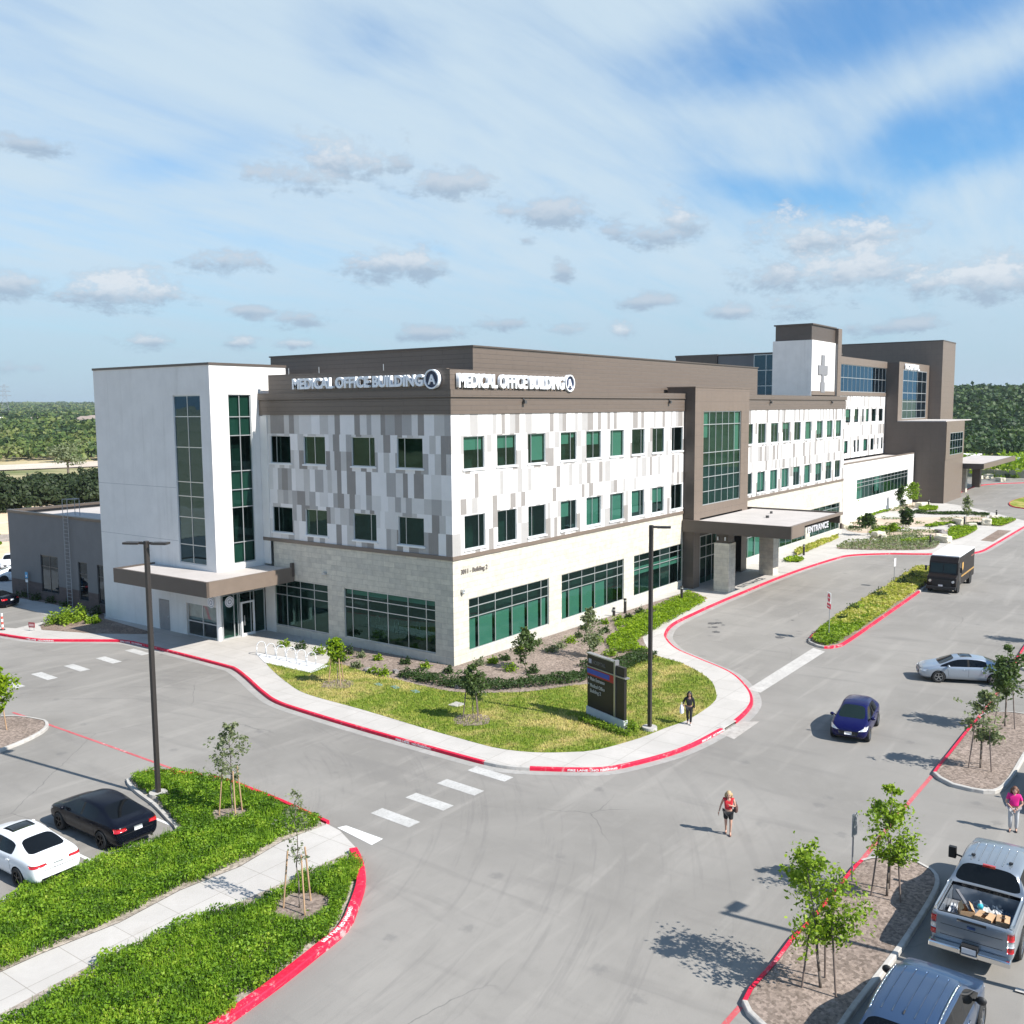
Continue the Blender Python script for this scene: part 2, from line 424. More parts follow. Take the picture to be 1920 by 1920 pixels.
# ------------------------------------------------------------------ shared materials
def ground_mat(name, c1, c2, c3, s1=.35, s2=3.0, rough=.9, bump=.3, extra=None):
    m = bpy.data.materials.new(name); m.use_nodes = True; N, b = nodes_of(m)
    t = N.node('ShaderNodeTexCoord'); p = t.outputs['Object']
    a = N.noise(p, s1, 5, .6, .4); f = N.noise(p, s2, 6, .65)
    c = N.mix(N.ss(a, .35, .65), rgb(c1), rgb(c2)); c = N.mix(N.ss(f, .45, .75), c, rgb(c3))
    if extra: c = extra(N, p, c)
    N.l.new(c, b.inputs['Base Color']); b.inputs['Roughness'].default_value = rough; b.inputs['Specular IOR Level'].default_value = .2
    bn = N.node('ShaderNodeBump'); bn.inputs['Strength'].default_value = bump; bn.inputs['Distance'].default_value = .03
    N.l.new(N.noise(p, 14, 6, .7), bn.inputs['Height']); N.l.new(bn.outputs[0], b.inputs['Normal'])
    return m
def asph(N, p, c):
    x, y, z = N.sep(p)
    # lighter worn wheel paths along the roads, long streaks
    st = N.noise(N.mapping(p, sc=(.10, .9, 1)), 1.0, 6, .6, .6)
    c = N.mix(N.m('MULTIPLY', N.ss(st, .50, .70), .50), c, rgb((.305, .286, .258)))
    st2 = N.noise(N.mapping(p, sc=(.8, .12, 1), rot=(0, 0, .15)), 1.0, 6, .6, .6)
    c = N.mix(N.m('MULTIPLY', N.ss(st2, .52, .72), .48), c, rgb((.165, .155, .143)))
    # turning arcs of tyre marks round the corner
    dx = N.m('SUBTRACT', x, -29.0); dy = N.m('SUBTRACT', y, 3.0)
    r = N.m('SQRT', N.m('ADD', N.m('MULTIPLY', dx, dx), N.m('MULTIPLY', dy, dy)))
    arc = N.noise(N.comb(N.m('MULTIPLY', r, 1.0), N.m('MULTIPLY', N.m('ARCTAN2', dy, dx), 1.2), 0), 2.2, 6, .7, .2)
    c = N.mix(N.m('MULTIPLY', N.m('MULTIPLY', N.ss(arc, .52, .66), N.ss(r, 10, 16)), N.m('MULTIPLY', N.ss(r, 38, 26), .28)), c, rgb((.125, .118, .112)))
    # oil drips
    sp = N.node('ShaderNodeTexVoronoi', ins={'Scale': .42}); N.l.new(p, sp.inputs['Vector'])
    o = N.m('ADD', sp.outputs['Distance'], N.m('MULTIPLY', N.noise(p, 6, 4, .6), .25))
    c = N.mix(N.m('MULTIPLY', N.ss(o, .26, .16), .30), c, rgb((.08, .08, .082)))
    # grain
    g = N.noise(p, 38, 3, .7); c = N.mix(N.m('MULTIPLY', N.ss(g, .35, .7), .22), c, rgb((.30, .29, .28)))
    # thin wandering cracks
    v = N.node('ShaderNodeTexVoronoi', feature='DISTANCE_TO_EDGE', ins={'Scale': .13})
    N.l.new(N.mix(.30, p, N.noise(p, 1.2, 5, .6, out=1), 'VECTOR'), v.inputs['Vector'])
    c = N.mix(N.m('MULTIPLY', N.m('MULTIPLY', N.ss(v.outputs[0], .0022, .0006), N.ss(N.noise(p, .09, 2), .50, .6)), .5), c, rgb((.09, .088, .085)))
    return c
ASPHALT = ground_mat('asphalt', (.196, .184, .166), (.250, .235, .213), (.224, .211, .191), .12, 1.3, .92, .25, asph)
def conc(N, p, c):
    br = N.node('ShaderNodeTexBrick', offset=0.0)
    N.l.new(p, br.inputs['Vector'])
    for k_, val in (('Color1', rgb((1, 1, 1))), ('Color2', rgb((.94, .94, .94))), ('Mortar', rgb((.62, .60, .57))), ('Scale', 1.0), ('Mortar Size', .012), ('Mortar Smooth', .2), ('Brick Width', 1.6), ('Row Height', 1.6)): br.inputs[k_].default_value = val
    c = N.mix(1.0, c, br.outputs[0], blend='MULTIPLY')
    s_ = N.noise(p, .5, 8, .7); c = N.mix(N.m('MULTIPLY', N.ss(s_, .55, .8), .4), c, rgb((.33, .30, .26)))
    return c
CONC = ground_mat('sidewalk_concrete', (.43, .405, .375), (.485, .457, .425), (.45, .424, .392), .5, 6, .85, .15, conc)
KERBC = ground_mat('kerb_concrete', (.40, .38, .35), (.46, .44, .41), (.32, .30, .28), .8, 4, .85, .2)
def redwear(N, p, c):
    w = N.noise(p, 5.0, 8, .75); w2 = N.noise(p, .35, 3, .5)
    return N.mix(N.m('MULTIPLY', N.ss(N.m('ADD', w, N.m('MULTIPLY', w2, .45)), .78, .92), .75), c, rgb((.55, .42, .40)))
REDK = ground_mat('red_kerb_paint', (.56, .012, .042), (.64, .018, .055), (.60, .03, .07), .8, 9, .55, .1, redwear)
REDW = ground_mat('worn_red_line_paint', (.44, .075, .085), (.50, .11, .12), (.34, .20, .19), .8, 12, .7, .1, redwear)
def whwear(N, p, c):
    w = N.noise(p, 7.0, 9, .8); return N.mix(N.m('MULTIPLY', N.ss(w, .52, .68), .65), c, rgb((.26, .25, .24)))
WHP = ground_mat('worn_white_road_paint', (.66, .66, .64), (.74, .74, .72), (.6, .6, .58), .8, 9, .7, .1, whwear)
WHITE = mat('white_paint', (.8, .8, .79), .5)
def grass_extra(N, p, c):
    f = N.noise(p, 30, 4, .7); return N.mix(N.m('MULTIPLY', N.ss(f, .4, .7), .35), c, rgb((.08, .13, .015)))
GRASSM = bpy.data.materials.new('lawn_turf'); GRASSM.use_nodes = True
def grass_colour(N, p):
    a = N.noise(p, .22, 6, .65, .5); a2 = N.noise(p, .9, 5, .7, .3)
    f = N.m('ADD', N.m('MULTIPLY', a, .7), N.m('MULTIPLY', a2, .4))
    c = N.mix(N.ss(f, .49, .66), rgb((.14, .20, .018)), rgb((.44, .36, .135)))
    return N.mix(N.ss(N.noise(p, 3.3, 5, .6), .48, .70), c, rgb((.29, .30, .055)))
N, b = nodes_of(GRASSM); t = N.node('ShaderNodeTexCoord'); p = t.outputs['Object']
c = grass_colour(N, p); c = grass_extra(N, p, c)
N.l.new(c, b.inputs['Base Color']); b.inputs['Roughness'].default_value = .95; b.inputs['Specular IOR Level'].default_value = .1
bn = N.node('ShaderNodeBump'); bn.inputs['Strength'].default_value = .8; bn.inputs['Distance'].default_value = .05
N.l.new(N.noise(p, 22, 5, .8), bn.inputs['Height']); N.l.new(bn.outputs[0], b.inputs['Normal'])
BLADEM = bpy.data.materials.new('turf_blades'); BLADEM.use_nodes = True
N, b = nodes_of(BLADEM); t = N.node('ShaderNodeTexCoord'); p = t.outputs['Object']; g = N.node('ShaderNodeNewGeometry')
c = N.mix(g.outputs['Random Per Island'], N.mix(1.0, grass_colour(N, p), rgb((.86, .88, .8)), blend='MULTIPLY'), N.mix(1.0, grass_colour(N, p), rgb((1.14, 1.12, 1.05)), blend='MULTIPLY'))
N.l.new(c, b.inputs['Base Color']); b.inputs['Roughness'].default_value = .8
def mulch_x(N, p, c):
    v = N.node('ShaderNodeTexVoronoi', ins={'Scale': 11.0}); N.l.new(p, v.inputs['Vector'])
    gv = N.sep(v.outputs['Color'])[0]; return N.mix(1.0, c, N.mix(gv, rgb((.62, .60, .58)), rgb((1.25, 1.22, 1.2))), blend='MULTIPLY')
MULCH = ground_mat('bark_mulch', (.205, .155, .125), (.27, .215, .18), (.145, .105, .08), .6, 8, .95, .9, mulch_x)
MULCHP = ground_mat('pale_mulch', (.235, .190, .160), (.30, .245, .21), (.15, .12, .10), .6, 8, .95, .8, mulch_x)
GRAVEL = ground_mat('decomposed_granite', (.46, .36, .28), (.54, .44, .35), (.38, .29, .22), .3, 8, .95, .4)
SOIL = ground_mat('pale_soil', (.33, .29, .25), (.42, .37, .32), (.22, .19, .16), .7, 6, .95, .8, mulch_x)

# ------------------------------------------------------------------ terrain
def hill(x, y):
    dx, dy = x-CAM[0], y-CAM[1]; r = np.hypot(dx, dy); a = np.degrees(np.arctan2(dy, dx))
    right = np.clip((30-a)/14, 0, 1); left = 1-right
    s = lambda t, a, b: (lambda u: u*u*(3-2*u))(np.clip((t-a)/(b-a), 0, 1))
    hr = 20.5*s(r, 235, 720) + 4*s(r, 1500, 5000)
    hl = -3.0*s(r, 175, 260) + 6*s(r, 420, 900) + 26*s(r, 1400, 3600)
    rough = (vnoise(x, y, 160, 1)-.5)*5*s(r, 240, 600) + (vnoise(x, y, 700, 2)-.5)*10*s(r, 900, 2500)
    return right*hr + left*hl + rough - .05
mb = MB(); rs = [0, 60, 120, 170, 200, 235, 270, 310, 360, 420, 500, 600, 720, 880, 1100, 1400, 1800, 2400, 3200, 4500, 7000, 12000]
na = 120; V = []
for r_ in rs[1:]:
    for i in range(na):
        a = 2*pi*i/na; xx, yy = CAM[0]+r_*cos(a), CAM[1]+r_*sin(a)
        V.append((xx, yy, float(hill(np.array(xx), np.array(yy))) if r_ > 175 else -.05))
V.append((CAM[0], CAM[1], -.05)); F = []
for j in range(len(rs)-2):
    for i in range(na):
        F.append((j*na+i, j*na+(i+1) % na, (j+1)*na+(i+1) % na, (j+1)*na+i))
for i in range(na): F.append((len(V)-1, (i+1) % na, i))
me = bpy.data.meshes.new('ground'); me.from_pydata(V, [], F)
bm = bmesh.new(); bm.from_mesh(me); bmesh.ops.recalc_face_normals(bm, faces=bm.faces)
for f in bm.faces:
    if f.normal.z < 0: f.normal_flip()
bm.to_mesh(me); bm.free()
def terr(N, p, c):
    a = N.noise(p, .012, 6, .6, .5); c = N.mix(N.ss(a, .52, .68), c, rgb((.13, .15, .05)))
    return c
TERR = ground_mat('dry_field', (.50, .40, .25), (.42, .35, .20), (.30, .28, .13), .02, .25, .95, .3, terr)
o = link_mesh('ground', me, TERR); tag(o, kind='structure')

flat('asphalt_road', [(-140, -120), (235, -120), (235, 25), (60, 66), (-140, 66)], 0.0, ASPHALT)
# pale dirt yard beyond the far car park, seen to the left of the annex
flat('dirt_field', [(-60, 66.2), (90, 66.2), (150, 150), (60, 175), (-60, 140)], .004, ground_mat('pale_dirt', (.60, .46, .31), (.68, .55, .40), (.47, .37, .22), .05, .6, .95, .3))
flat('dirt_path', [tuple(G(-40, 1004)[:2]), tuple(G(60, 1000)[:2]), tuple(G(60, 1013)[:2]), tuple(G(-40, 1018)[:2])], .010, SOIL)

# ------------------------------------------------------------------ sidewalks, kerbs, beds
P = lambda L, z=0.0: [tuple(G(a, b, z)[:2]) for a, b in L]
KH = .15
kerb_px = [(-60, 1180), (0, 1192), (52, 1200), (88, 1203), (182, 1203.5), (229, 1204.5), (260, 1210), (325, 1226), (420, 1251), (440, 1258), (463, 1276), (488, 1299), (519, 1320), (584, 1342), (680, 1371), (747, 1390), (847, 1418), (907, 1434), (950, 1442), (993, 1445), (1090, 1447.5), (1152, 1444), (1246, 1421), (1300, 1401), (1346, 1377), (1380, 1357), (1405, 1333), (1412, 1315),
           (1402.5, 1293), (1371, 1264), (1309, 1237), (1271, 1220), (1252.5, 1202.5), (1250, 1190), (1265, 1172), (1309, 1150), (1351, 1131), (1408, 1107), (1464, 1084), (1513, 1066), (1564, 1050), (1595, 1043), (1660, 1040), (1732, 1040.5), (1800, 1040), (1838, 1036), (1866, 1022), (1920, 990), (1990, 950)]
main_line = smooth_line(P(kerb_px), .45)
road_side = 1
# interior polygon closes behind the buildings
end = main_line[-1]; start = main_line[0]
inner = offset_line(main_line, .15)
def xz(i):  # index of the line point nearest an image point
    q = G(*i)[:2]; return min(range(len(main_line)), key=lambda k: hypot(main_line[k][0]-q[0], main_line[k][1]-q[1]))
i0, i1, i2, i3 = xz((440, 1258)), xz((907, 1434)), xz((993, 1445)), xz((1358, 1370))
i3b = xz((1380, 1357))
mb = MB(); mr = MB()
SEC = [(0.0, -.02), (0.012, KH-.02), (.035, KH), (.155, KH+.004)]
def red_at(i): return 0
# direction check: interior must lie to the left of the line
sgn = 1
test = offset_line(main_line, 1.0)[i1]
if (test[0]-0)**2+(test[1]-8)**2 > (main_line[i1][0])**2+(main_line[i1][1]-8)**2: sgn = -1
SECm = [(sgn*a, b) for a, b in SEC]
def part_line(a, b): return main_line[a:b+1]
for a, b, red in ((0, i0, 1), (i0, i1, 1), (i1, i2, 0), (i2, i3, 1), (i3, i3b, 2), (i3b, len(main_line)-1, 1)):
    if red == 1: sweep(mr, part_line(a, b), SECm)
    elif red == 0: sweep(mb, part_line(a, b), SECm)
tag(mr.build('red_kerb', REDK, smooth=False), kind='structure')
tag(mb.build('kerb', KERBC), kind='structure')
inner = offset_line(main_line, sgn*.15)
poly = [tuple(p) for p in inner] + [(235, 40), (100, 64), (-10.5, 64), (-12, 60)]
poly = poly + [tuple(G(-60, 1165)[:2])]
flat('sidewalk', poly, KH, CONC)
# storm drain inlet in the kerb beside the walking woman
a, b_ = np.array(main_line[i3]), np.array(main_line[i3b]); dvec = (b_-a)/np.linalg.norm(b_-a)
nrm = np.array([-dvec[1], dvec[0]])*sgn
mb = MB()
def TD(p): q = a+dvec*p[0]+nrm*p[1]; return (q[0], q[1], p[2])
Ld = np.linalg.norm(b_-a)
mb.box((0, .0, .125), (Ld, .40, .165), 0, TD); mb.box((0, .10, -.0), (Ld, .14, .124), 1, TD)
o = mb.build('storm_drain', [KERBC, mat('drain_black', (.01, .01, .01), .9)]); tag(o, 'black open storm drain slot in the gap of the red kerb at the corner', 'drain')
flat('drain_apron', [TD((-.7, -.9, 0))[:2], TD((Ld+1.0, -.8, 0))[:2], TD((Ld+.4, -.02, 0))[:2], TD((-.4, -.02, 0))[:2]], .009, ground_mat('drain_concrete', (.36, .33, .30), (.44, .41, .38), (.28, .26, .24), .9, 4, .9, .2))

lawn_px = [(497.5, 1242), (512, 1258), (536, 1278), (574, 1300.7), (679.6, 1330.6), (799.4, 1366.6), (850, 1381), (924, 1401), (970, 1408), (1015, 1411), (1070, 1410), (1121, 1405.6), (1199, 1384), (1245, 1366), (1293, 1348), (1337, 1318), (1343, 1299), (1327.5, 1271), (1277.5, 1243), (1227.5, 1227.5), (1206, 1203), (1202, 1192), (1221, 1174), (1327, 1122)]
lp = smooth_line(P(lawn_px, KH), .5)
lawn = [tuple(q) for q in lp] + [tuple(G(1294, 1107, KH)[:2]), (.02, -.02), (-.02, 10.3), tuple(G(615, 1243, KH)[:2]), tuple(G(581, 1261, KH)[:2])]
flat('lawn', lawn, KH+.006, GRASSM)
bed_px = [(1215, 1225), (1150, 1262), (1118, 1280), (1060, 1287), (1000, 1296), (940, 1299), (860, 1298), (800, 1288), (740, 1273), (690, 1262), (655, 1250), (625, 1244)]
bedl = smooth_line(P(bed_px, KH), .5)
bed = [tuple(q) for q in bedl] + [(-.02, 9.6), (-.02, -.02), tuple(G(1294, 1107, KH)[:2]), tuple(G(1325, 1123, KH)[:2]), tuple(G(1222, 1175, KH)[:2]), tuple(G(1205, 1195, KH)[:2])]
flat('planting_bed', bed, KH+.012, MULCHP)
# bright lawn by the mulch island left of the tower
flat('planting_bed', P([(75, 1172), (110, 1158), (196, 1160), (290, 1187), (270, 1189), (180, 1188), (120, 1184), (78, 1181)], KH), KH+.01, MULCH)
flat('planting_bed', P([(30, 1120), (60, 1108), (195, 1152), (196, 1164), (165, 1150), (100, 1133)], KH), KH+.012, MULCH)
# accessible bay paving in front of the annex
flat('asphalt_bay', P([(-60, 1136), (0, 1130), (60, 1145), (105, 1158), (78, 1166), (30, 1178), (0, 1176), (-60, 1165)], KH), KH+.008, ASPHALT)

def island(name, outline_px, fill, red_ranges=(), closed=True, fillz=KH-.02, z=0.0, lift=0.0, kerbw=.15, pts=None, step=.4):
    """kerbed island. outline in image px of the outer kerb foot, red_ranges: list of (start px, end px)"""
    L = smooth_line(P(outline_px, z) if pts is None else pts, step, True)
    if poly_area(L) < 0: L = L[::-1]
    n = len(L); near = lambda q: min(range(n), key=lambda k: hypot(L[k][0]-q[0], L[k][1]-q[1]))
    isred = [0]*n
    for a, b in red_ranges:
        i, j = near(G(*a)), near(G(*b))
        d = (j-i) % n
        if d > n/2: i, j = j, i; d = (j-i) % n
        for k in range(d+1): isred[(i+k) % n] = 1
    mw, mr = MB(), MB(); rows = [offset_line(L, o_, True) for o_, _ in SEC]
    for i in range(n):
        j = (i+1) % n; tgt = mr if isred[i] and isred[j] else mw
        for k in range(len(SEC)-1):
            a, b = rows[k], rows[k+1]
            tgt.face([(a[i][0], a[i][1], SEC[k][1]), (a[j][0], a[j][1], SEC[k][1]), (b[j][0], b[j][1], SEC[k+1][1]), (b[i][0], b[i][1], SEC[k+1][1])])
    if mw.f: tag(mw.build('kerb', KERBC), kind='structure')
    if mr.f: tag(mr.build('red_kerb', REDK), kind='structure')
    inn = [tuple(p) for p in offset_line(L, .15, True)]
    flat(name, inn, fillz, fill)
    return inn
isl_a = island('mulch_island', [(1506, 1741), (1485, 1760), (1446, 1811), (1402, 1860), (1390, 1884), (1400, 1906), (1430, 1935), (1500, 1990), (1560, 1960), (1608, 1895), (1672, 1812), (1703, 1769), (1748, 1697), (1763, 1660), (1751, 1637), (1718, 1619), (1672, 1611.5), (1630, 1613), (1612, 1618), (1590, 1640), (1550, 1690)], MULCHP, [((1612, 1618), (1390, 1884))])
isl_b = island('mulch_island', [(1748, 1453), (1759, 1463), (1784, 1476), (1821, 1485), (1866, 1489), (1894, 1470), (1925, 1419), (1960, 1370), (1950, 1350), (1920, 1342), (1885, 1338), (1852, 1339), (1834, 1348), (1815, 1368), (1780, 1412)], MULCHP, [((1748, 1453), (1834, 1348))])
isl_c = island('mulch_island', [(1901, 1247), (1910, 1229), (1930, 1200), (1990, 1130), (2050, 1150), (2010, 1250), (1940, 1262)], MULCHP, [((1901, 1247), (1990, 1130))])
isl_m = island('median_bed', [(1516, 1200), (1521, 1209), (1545, 1216.5), (1572, 1214), (1594, 1203), (1660, 1157), (1725, 1111), (1750, 1092), (1758, 1080), (1742, 1070), (1712, 1070), (1658, 1104), (1594, 1142), (1540, 1178)], MULCHP, [((1742, 1070), (1750, 1092)), ((1516, 1200), (1712, 1070)), ((1545, 1216.5), (1725, 1111))], fillz=KH)
isl_l = island('mulch_island', [(-80, 1380), (-30, 1352), (25, 1346), (66, 1350), (86, 1354), (92, 1363), (80, 1376), (45, 1394), (0, 1412), (-60, 1440)], MULCHP)
isl_f = [tuple(q) for q in smooth_line(P([(1893, 945), (1905, 938), (1940, 930), (2000, 925), (2010, 945), (1950, 955), (1905, 952)], KH), .6, True)]
flat('far_island', isl_f, KH+.16, GRASSM)
mr = MB(); sweep(mr, [np.array(q) for q in isl_f], [(-.1, KH), (-.1, KH+.15), (.1, KH+.15), (.1, KH)], closed=True); tag(mr.build('red_kerb', REDK), kind='structure')
# bottom left beds with the walk between them
up_px = [(-40, 1724), (0, 1700), (49, 1666), (150, 1632), (225, 1602), (300, 1577), (334, 1561), (318, 1541), (290, 1512), (258, 1488), (240, 1466), (262, 1456), (300, 1452), (375, 1460), (424, 1470), (472, 1488), (525, 1509), (612, 1549), (560, 1568), (525, 1583), (450, 1628), (337, 1673), (225, 1733), (75, 1793), (0, 1827), (-40, 1846)]
lo_px = [(-40, 1925), (0, 1906), (112, 1845), (210, 1792), (337, 1733), (450, 1695), (525, 1661), (637, 1609), (664, 1602), (671, 1596), (682.5, 1624), (686, 1661), (671, 1710), (652.5, 1748), (600, 1793), (525, 1853), (431, 1922), (340, 1985), (200, 2060), (-40, 2100)]
walk = [(-40, 1846), (0, 1827), (75, 1793), (225, 1733), (337, 1673), (450, 1628), (525, 1583), (560, 1568), (612, 1547), (637, 1560), (671, 1596), (664, 1602), (637, 1609), (525, 1661), (450, 1695), (337, 1733), (210, 1792), (112, 1845), (0, 1906), (-40, 1925)]
flat('sidewalk', P(walk, 0), .06, CONC)
UPB = P(up_px); LOB = P(lo_px)
flat('planting_bed', UPB, .075, SOIL); flat('planting_bed', LOB, .075, SOIL)
mr = MB()
kl = smooth_line(P([(671, 1598), (682.5, 1624), (686, 1661), (671, 1710), (652.5, 1748), (600, 1793), (525, 1853), (431, 1922), (340, 1985)]), .4)
sg = 1 if poly_area(kl+[np.array(G(0, 1900)[:2])]) > 0 else -1
sweep(mr, kl, [(sg*0, -.02), (sg*.012, KH+.02), (sg*.04, KH+.05), (sg*.30, KH+.055), (sg*.31, 0)])
tag(mr.build('red_kerb', REDK), kind='structure')
ck = MB(); sweep(ck, smooth_line(P([(-40, 1724), (0, 1700), (49, 1666), (150, 1632), (225, 1602), (300, 1577), (334, 1561), (318, 1541), (290, 1512), (258, 1488), (240, 1466), (262, 1456)]), .4), [(.08, -.01), (.07, .12), (-.07, .12), (-.08, .0)]); tag(ck.build('kerb', KERBC), kind='structure')
mr = MB()
kl2 = smooth_line(P([(268, 1454), (300, 1450), (375, 1458), (424, 1468), (472, 1486), (525, 1507), (612, 1547)]), .4)
sweep(mr, kl2, [(0, 0), (0.01, .12), (.06, .14), (.14, .14), (.15, 0)])
tag(mr.build('red_kerb', REDK), kind='structure')

# painted markings
def quad_px(name, L, m, z=.006): flat(name, P(L), z, m)
quad_px('crosswalk_bar', [(632.5, 1552), (649, 1548), (718, 1573), (697, 1584.6)], WHP)
def bar(name, c, w, l, ang=-3, m=WHP, z=.006):
    p = G(*c); u = np.array([cos(radians(ang)), sin(radians(ang))]); v = np.array([-u[1], u[0]])
    flat(name, [tuple(p[:2]+a*u*w/2+b*v*l/2) for a, b in ((-1, -1), (1, -1), (1, 1), (-1, 1))], z, m)
WHP2 = ground_mat('faded_white_road_paint', (.42, .41, .39), (.50, .49, .47), (.33, .32, .30), .8, 9, .8, .1, whwear)
for c_ in ((741, 1533), (805, 1503), (863, 1476), (919, 1451)): bar('crosswalk_bar', c_, .62, 2.1, m=WHP2)
for c_ in ((258, 1222.5), (204, 1237.5), (144, 1252), (83, 1267.5), (22, 1283)): bar('crosswalk_bar', c_, .62, 2.1, m=WHP2)
flat('stop_line', [tuple(G(*q)[:2]) for q in [(1402, 1292), (1426, 1299), (1547, 1222), (1525, 1215)]], .006, ground_mat('new_concrete_gutter', (.42, .40, .375), (.48, .46, .43), (.33, .315, .295), .8, 5, .85, .2))
def line_px(name, L, w, m, z=.007, step=.5):
    l = smooth_line(P(L), step); mb = MB(); sweep(mb, l, [(-w/2, z), (w/2, z)]); mb.f = mb.f[:-2] if len(mb.f) > 2 else mb.f; mb.m = mb.m[:len(mb.f)]
    tag(mb.build(name, m), kind='structure')
line_px('red_line', [(24, 1336), (75, 1353), (230, 1408), (420, 1477), (610, 1549)], .14, REDW)
line_px('red_line', [(1748, 1454), (1680, 1534), (1612, 1618)], .16, REDW)
line_px('red_line', [(1834, 1346), (1866, 1306), (1901, 1249)], .16, REDW)
line_px('red_line', [(1388, 1888), (1360, 1920), (1320, 1965)], .16, REDW)
line_px('bay_line', [(1640, 1838), (1800, 1848)], .001, WHP)
# parking bay stripes
for (xa, ya, xb, yb) in ((-23.35, -5.9, -23.35, -.6), (-26.75, -5.9, -26.75, -.6), (-30.1, -5.9, -30.1, -.6)):
    flat('bay_line', [(xa-.06, ya), (xa+.06, ya), (xb+.06, yb), (xb-.06, yb)], .006, WHP)
for yy in (-33.6, -36.2):
    flat('bay_line', [(-16, yy-.06), (-10.8, yy-.06), (-10.8, yy+.06), (-16, yy+.06)], .006, WHP)
flat('kerb', [(-16.6, -33.1), (-16.4, -36.5), (-16.2, -36.5), (-16.4, -33.1)], .05, KERBC)
# faded gutter strip along the kerb
for nm, off0, off1 in (('gutter', -.45, -.02),):
    g = MB(); sweep(g, main_line, [(sgn*off0, .005), (sgn*off1, .005)]); tag(g.build(nm, ground_mat('gutter_concrete', (.30, .29, .27), (.36, .345, .325), (.26, .25, .235), .5, 4, .9, .2)), kind='structure')

# old spatter stains on the drop off lane; last patch paints the sign's shadow
st_ = mat('road_stain_and_shadow', (.085, .082, .08), .8, var=.2)
for (px_, py_, s_) in ((1335, 1169, .30), (1347, 1168, .26), (1340, 1176, .22), (1356, 1172, .14), (1343, 1185, .26), (1330, 1176, .12), (1486, 1163, .12), (1462, 1195, .30)):
    c_ = G(px_, py_); flat('road_stain_and_shadow', [(c_[0]+s_*(1+.35*sin(3*k+px_))*cos(2*pi*k/14)*1.2, c_[1]+s_*(1+.3*cos(4*k+py_))*sin(2*pi*k/14)) for k in range(14)], .0075, st_)
# bike pad
flat('bike_pad', P([(478, 1224), (556, 1236), (618, 1249), (583, 1262), (497, 1243)], KH), KH+.02, ground_mat('pale_pad', (.60, .60, .60), (.66, .66, .66), (.55, .55, .55), .8, 5, .8, .1))

fd_px = [(1770, 943), (1783, 934), (1800, 925), (1830, 913), (1860, 908.5), (1920, 906), (2040, 903)]
fdl = smooth_line(P(fd_px, KH), .8)
flat('asphalt_road', [tuple(q) for q in fdl]+P([(2040, 1000), (1920, 976), (1870, 963), (1820, 951), (1790, 946)], KH), KH+.012, ASPHALT)
mr = MB(); sweep(mr, fdl, [(.0, KH), (.0, KH+.13), (.16, KH+.13), (.16, KH)]); tag(mr.build('red_kerb', REDK), kind='structure')
# ------------------------------------------------------------------ garden east of the entrance canopy
def gpoly(L, off=(1400, 880), s=3.692): return P([(off[0]+a/s, off[1]+b/s) for a, b in L], KH)
garden_beds = []
def gbed(L, m, z=KH+.01):
    q = [tuple(v) for v in smooth_line(gpoly(L), .6, True)]; flat('planting_bed', q, z, m); garden_beds.append(q); return q
gb1 = gbed([(620, 545), (700, 505), (800, 495), (900, 490), (1100, 470), (1320, 480), (1310, 540), (1200, 558), (900, 560), (640, 552)], MULCHP)
gb2 = gbed([(690, 380), (750, 350), (870, 335), (1000, 345), (1150, 335), (1400, 330), (1650, 330), (1600, 365), (1400, 372), (1200, 395), (1000, 400), (850, 440), (700, 425)], GRAVEL)
gb3 = gbed([(860, 465), (960, 420), (1080, 430), (1190, 415), (1380, 420), (1390, 450), (1300, 470), (1150, 478), (900, 480)], GRAVEL)
gb4 = gbed([(1395, 445), (1420, 410), (1560, 400), (1590, 420), (1500, 470), (1410, 490)], MULCHP)
gb5 = gbed([(1670, 370), (1700, 350), (1850, 350), (1840, 365), (1760, 395), (1690, 388)], MULCHP)
gb6 = gbed([(860, 240), (930, 210), (1010, 180), (1150, 200), (1180, 260), (1000, 290), (900, 262)], GRAVEL)
gb7 = gbed([(1200, 265), (1310, 262), (1310, 285), (1210, 285)], MULCHP)
flat('tree_pit', gpoly([(1620, 492), (1740, 420), (1832, 425), (1706, 502)]), KH+.012, MULCH)
gb8 = gpoly([(330, 575), (420, 535), (620, 465), (640, 475), (450, 560), (350, 600)])
gb9 = gpoly([(255, 628), (330, 612), (395, 628), (380, 645), (270, 645)])
# ------------------------------------------------------------------ building materials
STONE_L = brick_mat('ashlar_stone', (.62, .57, .475), (.50, .465, .40), (.44, .405, .35), .95, .34, .010, .85, 0.0, .012, .16)
BASEST = brick_mat('base_course_stone', (.50, .48, .42), (.46, .44, .39), (.36, .34, .30), 1.2, .7, .008, .85, 0, .01, .12)
STUCCO = mat('white_stucco', (.70, .68, .655), .85, var=.04, vscale=.8, bump=.15, bscale=30)
def drips(m, k=.10):
    N, b = nodes_of(m); src = b.inputs['Base Color'].links[0].from_socket; t = N.node('ShaderNodeTexCoord')
    s_ = N.noise(N.mapping(t.outputs['Object'], sc=(1.8, 1.8, .07)), 1.0, 6, .65); q = N.noise(t.outputs['Object'], .35, 4, .6)
    c = N.mix(N.m('MULTIPLY', N.m('MULTIPLY', N.ss(s_, .48, .78), N.ss(q, .3, .7)), k*4), src, rgb((.42, .40, .37))); N.l.new(c, b.inputs['Base Color'])
drips(STUCCO)
SIDING = brick_mat('brown_metal_siding', (.134, .104, .083), (.129, .10, .08), (.075, .058, .047), 3.6, .30, .012, .45, 0, .02, .05)
ACM = brick_mat('brown_panel_cladding', (.168, .129, .102), (.16, .123, .097), (.09, .07, .057), .95, .95, .008, .45, 0, .01, .06, offset=0)
